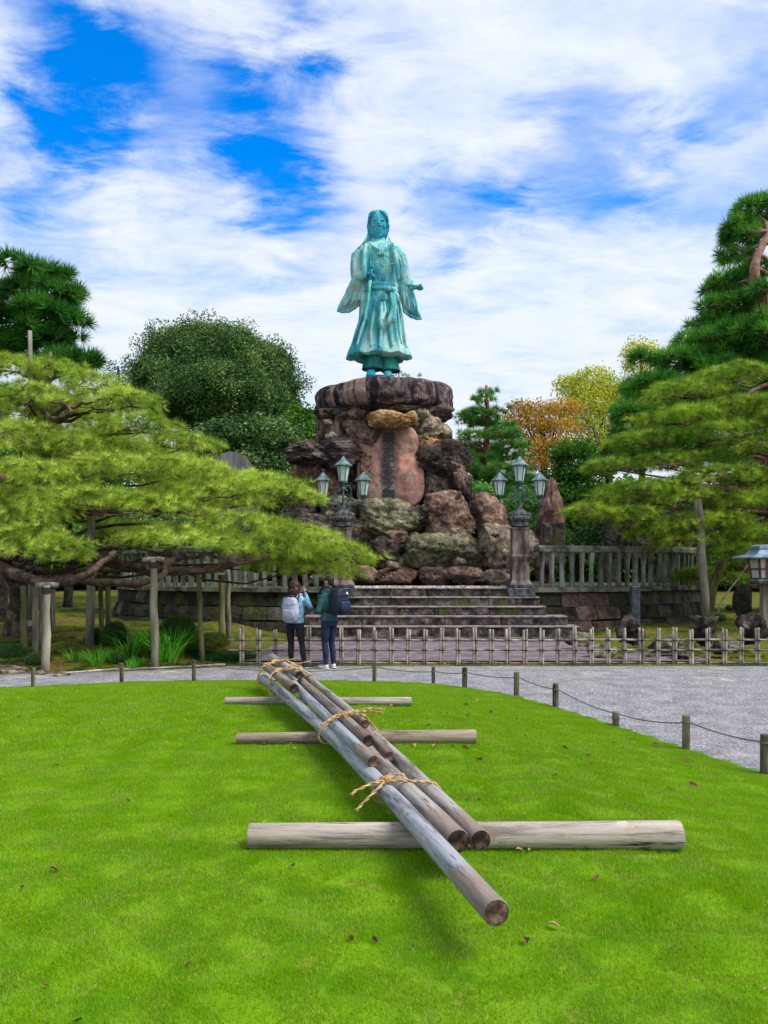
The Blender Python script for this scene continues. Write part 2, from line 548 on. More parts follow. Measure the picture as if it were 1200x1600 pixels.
# ---------------------------------------------------------------- ground, path, lawn
EDGE = [(4.9, -6), (4.75, 0), (4.5, 3), (4.15, 5.2), (3.53, 7.35), (3.17, 8.4), (2.79, 9.6), (2.34, 10.9), (1.9, 11.95), (1.28, 12.7),
        (0.75, 13.15), (-0.16, 13.35), (-1.7, 13.5), (-3.2, 13.45), (-4.4, 13.25), (-5.6, 12.8), (-7.5, 12.2), (-11, 11.3), (-15, 10), (-17, 5), (-17, -6)]
def smooth_poly(p, it=2):
    for _ in range(it):
        q = []
        for i in range(len(p)):
            a, b = np.array(p[i]), np.array(p[(i + 1) % len(p)])
            q += [a * .75 + b * .25, a * .25 + b * .75]
        p = q
    return np.array(p)
POLY = smooth_poly(EDGE)
def edge_dist(x, y):
    """signed distance to the lawn edge, positive inside (vectorised over points)"""
    pt = np.stack([np.atleast_1d(x), np.atleast_1d(y)], 1)
    A, B = POLY, np.roll(POLY, -1, 0)
    AB = B - A
    best = np.full(len(pt), 1e9)
    inside = np.zeros(len(pt), bool)
    for a, b, ab in zip(A, B, AB):
        t = np.clip(((pt - a) @ ab) / (ab @ ab), 0, 1)
        d = np.linalg.norm(pt - a - t[:, None] * ab, axis=1)
        best = np.minimum(best, d)
        c = ((a[1] > pt[:, 1]) != (b[1] > pt[:, 1]))
        xx = (b[0] - a[0]) * (pt[:, 1] - a[1]) / (b[1] - a[1] + 1e-12) + a[0]
        inside ^= c & (pt[:, 0] < xx)
    return np.where(inside, best, -best)
def lawn_z(x, y):
    e = np.clip(edge_dist(x, y) / 3.0, 0, 1)
    s = e * e * (3 - 2 * e)
    return 0.035 + 0.315 * s + 0.008 * np.sin(np.asarray(x) * 1.3 + 1) * np.cos(np.asarray(y) * 0.9) * s
def lz(x, y): return float(lawn_z(np.array([x]), np.array([y]))[0])

grassC = (0.075, 0.26, 0.008, 1)
m_turf = MAT('turf', [(0.3, (0.070, 0.18, 0.006, 1)), (0.7, (0.15, 0.29, 0.010, 1))], scale=3, bscale=60, bump=0.6, bdist=0.01, rough=0.95, spec=.03,
             spots=((0.24, 0.27, 0.04, 1), 5.0, 0.62))
def build_lawn():
    C = np.array([-5.0, 5.0])
    ring = POLY
    V, F = [], []
    K = 46
    M_ = len(ring)
    fr = [0.0] + [((k + 1) / K) ** 0.8 for k in range(K)]
    pts = np.vstack([C + (ring - C) * f for f in fr[1:]])
    z = lawn_z(pts[:, 0], pts[:, 1])
    z[-M_:] = 0.035
    V.append((C[0], C[1], lz(*C)))
    V += [(p[0], p[1], zz) for p, zz in zip(pts, z)]
    outer = C + (ring - C) * 1.003
    V += [(p[0], p[1], -0.10) for p in outer]
    for j in range(M_): F.append((0, 1 + (j + 1) % M_, 1 + j))
    for k in range(K):
        for j in range(M_):
            a, b = 1 + k * M_ + j, 1 + k * M_ + (j + 1) % M_
            F.append((a, b, b + M_, a + M_))
    mb = MB(); mb.add(V, F)
    o = mb.obj('lawn', m_turf, sm=True)
    tag(o, kind='structure')
    bm = bmesh.new(); bm.from_mesh(o.data); bmesh.ops.recalc_face_normals(bm, faces=bm.faces[:]); bm.to_mesh(o.data); bm.free()
build_lawn()

m_blade = LEAF('grass_blade', (0.085, 0.22, 0.002, 1), (0.19, 0.39, 0.003, 1), (0.36, 0.56, 0.012, 1), transl=0.4, wscale=1.1,
               accent=(0.52, 0.50, 0.14, 1), acc_th=0.86, vw=0.0, nw=.26, rw=.42)
def grass_tile(n, seed, w=0.0034, h=0.018, size=0.5):
    r = np.random.default_rng(seed)
    x = (r.random((n, 2)) - 0.5) * size * 1.25
    # thin and thick places
    a = r.random(n) * 6.283
    hh = h * r.uniform(0.5, 1.2, n)
    lean = r.uniform(0.1, 1.0, n) * hh
    la = r.random(n) * 6.283
    s = np.stack([np.cos(a), np.sin(a)], 1) * (w / 2)
    V = np.zeros((n * 3, 3))
    V[0::3, :2] = x - s; V[1::3, :2] = x + s
    V[2::3, :2] = x + np.stack([np.cos(la), np.sin(la)], 1) * lean[:, None]
    V[2::3, 2] = hh
    V[0::3, 2] = V[1::3, 2] = -0.004
    F = [(3 * i, 3 * i + 1, 3 * i + 2) for i in range(n)]
    return V, F, np.repeat(r.random(n), 3)
def build_grass():
    P_, S = [], []
    st = 0.5
    gx, gy = np.meshgrid(np.arange(-8.5, 5.0, st), np.arange(0.8, 14.0, st))
    gx, gy = gx.ravel(), gy.ravel()
    vis = (np.abs(gx) < gy * 0.5 + 2.2)
    gx, gy = gx[vis], gy[vis]
    e = edge_dist(gx, gy)
    k = e > 0.37
    P_.append(np.stack([gx[k], gy[k]], 1)); S.append(np.ones(k.sum()))
    # smaller tiles near the edge
    k2 = (~k) & (e > -0.4)
    fx, fy = [], []
    for x, y in zip(gx[k2], gy[k2]):
        for i in range(4):
            for j in range(4):
                fx.append(x + (i - 1.5) * st / 4); fy.append(y + (j - 1.5) * st / 4)
    fx, fy = np.array(fx), np.array(fy)
    k3 = edge_dist(fx, fy) > 0.03
    P_.append(np.stack([fx[k3], fy[k3]], 1)); S.append(np.full(k3.sum(), 0.30))
    p = np.vstack(P_); s = np.concatenate(S)
    z = lawn_z(p[:, 0], p[:, 1])
    big = s > 0.9
    # slopes so that tiles follow the mound
    gxs = (lawn_z(p[:, 0] + .1, p[:, 1]) - lawn_z(p[:, 0] - .1, p[:, 1])) / .2
    gys = (lawn_z(p[:, 0], p[:, 1] + .1) - lawn_z(p[:, 0], p[:, 1] - .1)) / .2
    rots = np.zeros((len(p), 3))
    for i in range(len(p)):
        q = Vector((0, 0, 1)).rotation_difference(Vector((-gxs[i], -gys[i], 1)))
        rots[i] = (q.to_matrix() @ Matrix.Rotation(RNG.random() * 6.283, 3, 'Z')).to_euler()
    p3 = np.column_stack([p, z])
    near = big & (p[:, 1] < 7)
    o1 = scatter('grass', grass_tile(6500, 5), p3[near], rots[near], s[near], m_blade)
    o2 = scatter('grass', grass_tile(4200, 6, w=0.0055), p3[~near], rots[~near], s[~near], m_blade)
    return o1, o2
build_grass()

m_gravel = MAT('gravel', grit=(.35, 2.5), stops= [(0.20, (0.085, 0.083, 0.092, 1)), (0.5, (0.215, 0.210, 0.225, 1)), (0.80, (0.40, 0.385, 0.385, 1))], nrough=.7, scale=28, detail=8, bscale=70, bump=0.7, bdist=0.012,
               rough=0.95, spots=[((0.40, 0.35, 0.28, 1), 0.9, 0.60), ((0.25, 0.25, 0.28, 1), 1.6, 0.66)])
def sheet(name, poly, z, mat, sub=0):
    bm = bmesh.new()
    vs_ = [bm.verts.new((x, y, z)) for x, y in poly]
    f = bm.faces.new(vs_)
    if f.normal.z < 0: f.normal_flip()
    me = bpy.data.meshes.new(name); bm.to_mesh(me); bm.free()
    o = link(name, me, mat); tag(o, kind='structure')
    return o
FENCE_Y = 15.75
BED = [(-22, 13.6), (-14, 13.9), (-9.5, 14.2), (-7.2, 14.35), (-6.6, 14.55), (-5.6, 14.7), (-4.6, 15.0), (-3.6, 15.35), (-3.1, 15.6), (-2.9, FENCE_Y + 0.1)]
sheet('gravel_path', BED + [(30, FENCE_Y + 0.12), (30, -12), (-22, -12)], 0.0, m_gravel)
# loose stones of the path near the camera side
def build_gravel():
    n = 7000
    x = RNG.uniform(1.0, 8.5, n); y = RNG.uniform(6.2, 15.6, n)
    k = (edge_dist(x, y) < -0.03) & (np.abs(x) < 0.55 * y)
    x, y = x[k], y[k]
    r = np.random.default_rng(3)
    V = np.array([[-1, -.8, 0], [1, -.7, 0], [.9, .8, 0], [-.8, 1, 0], [-.4, -.4, .8], [.5, -.3, .7], [.4, .5, .8], [-.5, .4, .6]]) * 0.5
    F = [(0, 1, 5, 4), (1, 2, 6, 5), (2, 3, 7, 6), (3, 0, 4, 7), (4, 5, 6, 7)]
    m = LEAF('path_stones', (0.16, 0.16, 0.18, 1), (0.34, 0.33, 0.34, 1), (0.6, 0.58, 0.55, 1), transl=0.0, rough=0.9, wscale=9)
    rots = np.column_stack([np.zeros((len(x), 2)), RNG.random(len(x)) * 6.28])
    scatter('gravel', (V, F, np.full(8, .5)), np.column_stack([x, y, np.zeros(len(x))]), rots, RNG.uniform(.008, .024, len(x)), m)
build_gravel()

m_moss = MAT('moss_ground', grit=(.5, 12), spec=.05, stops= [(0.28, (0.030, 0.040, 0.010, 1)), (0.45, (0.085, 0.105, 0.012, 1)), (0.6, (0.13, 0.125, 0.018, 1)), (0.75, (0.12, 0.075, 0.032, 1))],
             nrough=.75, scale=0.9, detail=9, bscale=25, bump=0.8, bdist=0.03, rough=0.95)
def ground_z(x, y):
    t = min(max((y - 16.0) / 4.5, 0), 1); t = t * t * (3 - 2 * t)
    side = min(max((abs(x - 1.35) - 3.5) / 2.0, 0), 1)
    z = 0.05 + 0.27 * t * side
    if y > 16 or x < -4: z += 0.10 * fbm((x, y, 0), 0.55, 3) * side * min(1, max(0, (y - 14.5) / 2))
    return z
def build_ground():
    xs = np.concatenate([np.linspace(-600, -40, 8), np.linspace(-34, 34, 110), np.linspace(40, 600, 8)])
    ys = np.concatenate([np.linspace(-300, -12, 4), [0, 8, 13, 15.3], np.linspace(15.9, 45, 62), np.linspace(50, 900, 9)])
    V, F = [], []
    for y in ys:
        for x in xs:
            z = ground_z(x, y) if y > 15.4 else -0.06
            V.append((x, y, z))
    nx = len(xs)
    for j in range(len(ys) - 1):
        for i in range(nx - 1):
            a = j * nx + i
            F.append((a, a + 1, a + 1 + nx, a + nx))
    tag(MB().add(V, F).obj('ground', m_moss, sm=True), kind='structure')
build_ground()
# planted bed at the left, a low mossy bank between path and wall
def bed_edge(x):
    xs, ys = [p[0] for p in BED], [p[1] for p in BED]
    return float(np.interp(x, xs, ys))
def bed_z(x, y):
    t = min(1, max(0, (y - bed_edge(x)) / 1.6))
    fade = 1 if x < -4.2 else max(0, (-3.0 - x) / 1.2)
    return -0.03 + fade * (0.30 * math.sin(t * math.pi / 2) + 0.09 * fbm((x, y, 3), 0.9, 4) * t)
def build_bed():
    V, F = [], []
    xs = np.linspace(-20, -2.95, 90)
    K = 26
    for x in xs:
        y0 = bed_edge(x)
        for k in range(K):
            y = y0 + (20.5 - y0) * (k / (K - 1)) ** 1.3
            z = bed_z(x, y)
            if k == 0: z = -0.08
            if y > 19.5: z = min(z, 0.2)
            V.append((x, y, z))
    for i in range(len(xs) - 1):
        for k in range(K - 1):
            a = i * K + k
            F.append((a, a + K, a + K + 1, a + 1))
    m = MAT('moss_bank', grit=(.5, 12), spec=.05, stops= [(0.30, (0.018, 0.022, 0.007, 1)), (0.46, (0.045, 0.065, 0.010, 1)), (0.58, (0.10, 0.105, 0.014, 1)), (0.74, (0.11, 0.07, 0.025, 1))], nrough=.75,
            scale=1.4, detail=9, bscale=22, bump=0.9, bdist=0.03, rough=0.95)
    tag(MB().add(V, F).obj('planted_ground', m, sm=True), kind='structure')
build_bed()
# dull purple paving between the bamboo fence and the stairs
m_pave = MAT('paving', [(0.3, (0.12, 0.09, 0.105, 1)), (0.7, (0.21, 0.165, 0.19, 1))], scale=2.0, detail=9, bscale=40, bump=0.4, rough=0.9,
             spots=[((0.09, 0.11, 0.02, 1), 1.6, 0.63), ((0.32, 0.28, 0.28, 1), 7, 0.70)])
sheet('forecourt', [(-2.9, FENCE_Y + 0.14), (6.6, FENCE_Y + 0.14), (5.8, 20.9), (-3.2, 20.9)], 0.075, m_pave)

# ---------------------------------------------------------------- rocks
def rock_mesh(name, c, rad, seed, box=3.2, amp=0.16, fs=1.4, rotz=None, tilt=0.12, sub=4, ridge=0.16, org=None, strata=0.0):
    bm = bmesh.new()
    bmesh.ops.create_icosphere(bm, subdivisions=sub, radius=1)
    o = Vector((seed * 13.7, seed * 7.3, seed * 3.1))
    rnd = random.Random(seed)
    rot = Euler((rnd.uniform(-tilt, tilt), rnd.uniform(-tilt, tilt), rnd.uniform(-.4, .4) if rotz is None else rotz)).to_matrix()
    # random cutting planes give facets
    cuts = []
    for _ in range(15):
        v = Vector((rnd.gauss(0, 1), rnd.gauss(0, 1), rnd.gauss(0, 1))).normalized()
        cuts.append((v, rnd.uniform(0.62, 0.98)))
    for v in bm.verts:
        p = v.co.normalized()
        q = (abs(p.x) ** box + abs(p.y) ** box + abs(p.z) ** box) ** (-1 / box)
        p = p * q
        for (cn, cdist) in cuts:
            h = p.dot(cn) / 1.12
            if h > cdist: p -= cn * (h - cdist) * 1.12
        n1 = fbm(p * fs + o, 1.0, 4)
        n2 = abs(fbm(p * fs * 2.3 + o * 1.3, 1.0, 4)) + .5 * abs(fbm(p * fs * 5.5 + o, 1.0, 3))
        k = 1 + amp * .8 * n1 - ridge * 1.15 * n2
        if strata: k += strata * math.sin(p.z * 9 + 3 * n1)
        p = p * k
        p = Vector((p.x * rad[0], p.y * rad[1], p.z * rad[2]))
        v.co = rot @ p
    me = bpy.data.meshes.new(name)
    off = Vector(c) - (org if org is not None else Vector((0, 0, 0)))
    for v in bm.verts: v.co += off
    bm.to_mesh(me); bm.free()
    smooth(me)
    return me

def RM(name, a, b, c, spots=None, moss=None, scale=1.6, stretch=(1, 1, 1)):
    return MAT(name, [(0.28, a), (0.5, b), (0.72, c)], scale=scale, detail=10, bscale=7, bump=1.0, bdist=0.16, rough=0.92, nrough=0.74, grit=(.62, 7), spots=spots, moss=moss,
               stretch=stretch, cracks=0.0, spec=0.2)
wht = (0.42, 0.38, 0.33, 1)
mossc = (0.065, 0.085, 0.015, 1)
def br_(c, k): return tuple(min(1, x * k) for x in c[:3]) + (1,)
_RM = RM
def RM(name, a, b, c, *r, **k):
    f = 1.42 if name not in ('rock_tan', 'rock_pink') else 1.25
    g_ = lambda v: (lambda m: tuple(m * .25 + q * .75 for q in v[:3]) + (1,))(sum(v[:3]) / 3)
    if name not in ('rock_tan', 'rock_pink'): a, b, c = g_(a), g_(b), g_(c)
    w = (1.16, 1.0, .82, 1)
    a, b, c = [tuple(q * w[i] for i, q in enumerate(br_(v, f)[:3])) + (1,) for v in (a, b, c)]
    return _RM(name, a, b, c, *r, **k)
RK = {
    'brown': RM('rock_brown', (0.030, 0.018, 0.018, 1), (0.115, 0.070, 0.062, 1), (0.22, 0.15, 0.13, 1), [(wht, 3.5, 0.69)]),
    'grey': RM('rock_grey', (0.032, 0.030, 0.028, 1), (0.13, 0.115, 0.10, 1), (0.27, 0.245, 0.21, 1), [(wht, 4, 0.67)], (mossc, 0.93)),
    'green': RM('rock_green', (0.030, 0.034, 0.026, 1), (0.105, 0.12, 0.085, 1), (0.21, 0.215, 0.15, 1), [((0.12, 0.15, 0.03, 1), 2.2, 0.56), (wht, 5, 0.68)], (mossc, 0.85)),
    'dark': RM('rock_dark', (0.010, 0.009, 0.011, 1), (0.045, 0.038, 0.042, 1), (0.13, 0.11, 0.11, 1), [((0.30, 0.28, 0.25, 1), 4, 0.72)]),
    'lichen': RM('rock_lichen', (0.008, 0.007, 0.008, 1), (0.040, 0.030, 0.030, 1), (0.13, 0.10, 0.09, 1), [((0.55, 0.50, 0.45, 1), 3.0, 0.63)]),
    'tan': RM('rock_tan', (0.10, 0.055, 0.022, 1), (0.30, 0.19, 0.09, 1), (0.44, 0.33, 0.20, 1), [((0.06, 0.05, 0.04, 1), 3, 0.60)]),
    'striated': RM('rock_striated', (0.012, 0.010, 0.012, 1), (0.07, 0.05, 0.05, 1), (0.20, 0.14, 0.11, 1), None, None, 3.2, (1, 1, 0.25)),
    'layer': RM('rock_layered', (0.010, 0.009, 0.013, 1), (0.050, 0.040, 0.050, 1), (0.15, 0.12, 0.13, 1), None, None, 3.0, (0.35, 1, 2.2)),
    'pink': RM('rock_pink', (0.09, 0.055, 0.045, 1), (0.26, 0.15, 0.115, 1), (0.40, 0.27, 0.20, 1), [((0.05, 0.045, 0.05, 1), 2.4, 0.60)]),
}

mon = thing('stone_monument', 'tall dark pile of boulders topped with a thick round slab, carved characters on its front', 'monument', (0, 25.6, 1.35))
MO = Vector((0, 25.6, 1.35))
def mrock(x0, y0, x1, y1, d, rd, k, seed, **kw):
    s = d / FPX
    c = P((x0 + x1) / 2, (y0 + y1) / 2, d + rd * 0.45)
    s = c.y / FPX
    me = rock_mesh('rock', c, ((x1 - x0) / 2 * s * 1.06, rd, (y1 - y0) / 2 * s * 1.08), seed, org=MO, sub=5 if (x1 - x0) > 70 else (4 if (x1 - x0) > 36 else 3), **kw)
    return link('rock', me, RK[k], mon)
ROCKS = [
    (538, 884, 594, 916, 23.0, .45, 'brown'), (586, 886, 657, 917, 22.95, .5, 'brown'), (650, 886, 702, 916, 23.0, .45, 'brown'), (694, 883, 762, 918, 22.9, .5, 'brown'), (744, 889, 800, 918, 22.8, .4, 'grey'),
    (480, 888, 545, 918, 23.1, .5, 'grey'), (600, 877, 628, 890, 22.9, .2, 'grey'),
    (566, 836, 654, 890, 23.5, .6, 'dark'), (628, 834, 768, 893, 23.4, .7, 'green'), (736, 820, 838, 908, 23.4, .8, 'grey'), (470, 838, 580, 895, 23.5, .7, 'green'), (400, 850, 480, 905, 23.9, .7, 'dark'),
    (452, 803, 540, 848, 24.0, .6, 'grey'), (556, 783, 682, 845, 23.9, .8, 'green'), (660, 768, 744, 848, 23.8, .7, 'brown'), (728, 774, 792, 842, 24.2, .8, 'brown'),
    (496, 772, 580, 824, 24.0, .6, 'green'), (435, 786, 502, 835, 24.3, .7, 'dark'), (528, 806, 602, 850, 23.8, .5, 'grey'), (596, 826, 640, 850, 23.5, .35, 'brown'), (690, 822, 740, 846, 23.5, .35, 'grey'),
    (450, 728, 562, 796, 24.7, .8, 'pink'), (444, 745, 500, 805, 24.6, .7, 'dark'), (520, 700, 580, 790, 24.8, .7, 'striated'),
    (652, 690, 736, 748, 24.2, .8, 'lichen'), (650, 732, 722, 796, 24.3, .7, 'lichen'), (700, 736, 738, 794, 24.1, .6, 'lichen'), (722, 760, 742, 800, 24.4, .5, 'lichen'),
    (612, 652, 692, 702, 24.5, .7, 'grey'), (636, 676, 700, 716, 24.4, .7, 'tan'), (678, 662, 708, 694, 24.8, .5, 'grey'), (622, 636, 684, 668, 24.4, .6, 'green'),
    (492, 652, 562, 712, 24.7, .8, 'striated'), (446, 688, 520, 728, 24.0, .8, 'layer'), (496, 684, 566, 738, 24.1, .8, 'layer'), (516, 636, 580, 672, 24.6, .6, 'tan'), (546, 646, 596, 712, 24.2, .6, 'brown'),
    (554, 696, 606, 764, 24.2, .45, 'pink'), (462, 716, 510, 760, 24.5, .6, 'brown'),
    (494, 634, 592, 662, 24.5, .8, 'dark'), (552, 628, 664, 660, 24.4, .8, 'dark'), (640, 628, 704, 662, 24.7, .7, 'dark'), (510, 628, 574, 645, 24.6, .6, 'tan'),
    (562, 642, 644, 670, 23.7, .5, 'tan'), (630, 641, 654, 662, 23.7, .3, 'tan'),
]
for i, r in enumerate(ROCKS):
    kw = {}
    w, h = r[2] - r[0], r[3] - r[1]
    if r[6] == 'layer': kw = dict(strata=0.05, amp=0.12, fs=1.8, box=2.5)
    if r[6] in ('green', 'grey') and w > 90: kw = dict(box=4.0, amp=0.13)
    if r[6] == 'dark' and r[1] < 660: kw = dict(box=2.6, amp=0.25, tilt=0.08, fs=2.0)
    mrock(*r, 100 + i, **kw)
# smaller stones wedged between the boulders of the front
rw = random.Random(77)
for k in range(46):
    zone = rw.choice([(455, 640, 560, 800, 24.15), (600, 640, 700, 700, 24.1), (650, 700, 735, 800, 23.95), (470, 770, 790, 850, 23.45), (560, 830, 810, 905, 23.0), (500, 640, 560, 700, 24.0)])
    x, y = rw.uniform(zone[0], zone[2]), rw.uniform(zone[1], zone[3]); w_ = rw.uniform(7, 17); h_ = w_ * rw.uniform(.5, .9)
    mrock(x - w_, y - h_, x + w_, y + h_, zone[4] + .25, .3, rw.choice(['brown', 'grey', 'dark', 'striated', 'green', 'lichen', 'grey']), 700 + k)
# side and back boulders so that the pile is whole
rr = random.Random(5)
for k in range(34):
    a = rr.uniform(-0.25, math.pi + 0.25) if k < 28 else rr.choice([0.05, 3.1])
    lev = k % 5
    rad = [3.3, 2.9, 2.3, 1.8, 1.75][lev]; z = [1.75, 2.6, 3.6, 4.7, 5.9][lev]
    c = Vector((0.15 + math.cos(a) * rad, 25.9 + math.sin(a) * rad * 0.8, z))
    me = rock_mesh('rock', c, (rr.uniform(.6, .95), rr.uniform(.6, .8), rr.uniform(.45, .62)), 300 + k, org=MO, sub=3)
    link('rock', me, RK[rr.choice(['brown', 'grey', 'dark', 'striated', 'green'])], mon)
core = MB()
rings = []
for (z, rx, ry) in [(1.3, 3.4, 2.4), (2.4, 2.9, 2.2), (3.4, 2.2, 1.6), (4.5, 1.65, 1.25), (5.6, 1.55, 1.2), (6.5, 1.7, 1.3), (6.8, 1.6, 1.3)]:
    rings.append([Vector((0.1 + rx * math.cos(a) * (1 + .08 * math.sin(5 * a + z)), 26.0 + ry * math.sin(a), z)) for a in [2 * math.pi * k / 20 for k in range(20)]])
core.loft(rings).obj('rubble_core', RK['dark'], mon, sm=True)

# thick round top slab with vertical weather streaks
def top_slab_mat():
    m = MAT('streaked_slab', [(0.30, (0.022, 0.015, 0.020, 1)), (0.5, (0.085, 0.056, 0.060, 1)), (0.78, (0.23, 0.16, 0.14, 1))], scale=5, detail=9, bscale=8, bump=0.8, bdist=0.06, rough=0.9)
    nt = m.node_tree; N, L = nt.nodes, nt.links
    b = N['Principled BSDF']; src = b.inputs['Base Color'].links[0].from_socket
    tc = N.new('ShaderNodeTexCoord'); sp = N.new('ShaderNodeSeparateXYZ'); L.new(tc.outputs['Object'], sp.inputs[0])
    at = N.new('ShaderNodeMath'); at.operation = 'ARCTAN2'; L.new(sp.outputs[0], at.inputs[0])
    ng = N.new('ShaderNodeMath'); ng.operation = 'MULTIPLY'; ng.inputs[1].default_value = -1; L.new(sp.outputs[1], ng.inputs[0]); L.new(ng.outputs[0], at.inputs[1])
    n = N.new('ShaderNodeTexNoise'); n.noise_dimensions = '2D'
    cm = N.new('ShaderNodeCombineXYZ'); L.new(at.outputs[0], cm.inputs[0])
    zz = N.new('ShaderNodeMath'); zz.operation = 'MULTIPLY'; zz.inputs[1].default_value = 0.06; L.new(sp.outputs[2], zz.inputs[0]); L.new(zz.outputs[0], cm.inputs[1])
    L.new(cm.outputs[0], n.inputs['Vector']); n.inputs['Scale'].default_value = 10; n.inputs['Detail'].default_value = 3
    mr = N.new('ShaderNodeMapRange'); mr.inputs['From Min'].default_value = 0.42; mr.inputs['From Max'].default_value = 0.47; L.new(n.outputs['Fac'], mr.inputs['Value'])
    mx = N.new('ShaderNodeMix'); mx.data_type = 'RGBA'; mx.inputs[6].default_value = (0.010, 0.008, 0.013, 1)
    L.new(mr.outputs[0], mx.inputs[0]); L.new(src, mx.inputs[7])
    col = mx.outputs[2]
    # pale runs left of the middle
    for (a0, w_) in [(-0.615, 0.022), (-0.36, 0.04), (-0.265, 0.03), (-0.115, 0.075)]:
        s = N.new('ShaderNodeMath'); s.operation = 'SUBTRACT'; L.new(at.outputs[0], s.inputs[0]); s.inputs[1].default_value = a0
        wv = N.new('ShaderNodeMath'); wv.operation = 'MULTIPLY_ADD'; wv.inputs[1].default_value = 0.03; L.new(sp.outputs[2], wv.inputs[0]); L.new(s.outputs[0], wv.inputs[2])
        ab = N.new('ShaderNodeMath'); ab.operation = 'ABSOLUTE'; L.new(wv.outputs[0], ab.inputs[0])
        m2 = N.new('ShaderNodeMapRange'); m2.inputs['From Min'].default_value = w_; m2.inputs['From Max'].default_value = w_ + 0.012
        m2.inputs['To Min'].default_value = 0.9; m2.inputs['To Max'].default_value = 0; L.new(ab.outputs[0], m2.inputs['Value'])
        x = N.new('ShaderNodeMix'); x.data_type = 'RGBA'; L.new(m2.outputs[0], x.inputs[0]); L.new(col, x.inputs[6]); x.inputs[7].default_value = (0.30, 0.19, 0.155, 1)
        col = x.outputs[2]
    L.new(col, b.inputs['Base Color'])
    return m
def build_slab():
    c = Vector((-0.01, 25.8, 0)); Rr = 2.18
    prof = [(0.0, 6.80), (1.85, 6.81), (2.06, 6.86), (2.13, 6.96), (2.18, 7.1), (2.18, 7.45), (2.13, 7.58), (1.97, 7.64), (1.4, 7.70), (0.6, 7.76), (0.0, 7.77)]
    seg = 160
    pf = []
    for (p0, p1) in zip(prof[:-1], prof[1:]):
        for q_ in range(3): pf.append((p0[0] + (p1[0] - p0[0]) * q_ / 3, p0[1] + (p1[1] - p0[1]) * q_ / 3))
    prof = pf + [prof[-1]]
    rings = []
    for (r, z) in prof:
        ring = []
        for k in range(seg):
            a = 2 * math.pi * k / seg
            q = Vector((math.cos(a) * 2, math.sin(a) * 2, z * 1.5))
            f = 1 + 0.05 * fbm(q, 0.6, 3) + 0.03 * fbm(q, 3, 5) + (0.03 * math.cos(2 * a + 0.5))
            dz = 0.05 * fbm(q + Vector((7, 7, 0)), 1.0, 3) - (0.10 * max(0, -math.cos(a)) if z > 7.3 and r > 1.5 else 0)
            ring.append(c + Vector((r * f * math.cos(a), r * f * 0.98 * math.sin(a), z + dz)))
        rings.append(ring)
    mb = MB(); mb.loft(rings)
    me = mb.mesh('top_slab', c); smooth(me)
    o = link('top_slab', me, top_slab_mat(), mon)
    o.location = c - MO
    return o
build_slab()

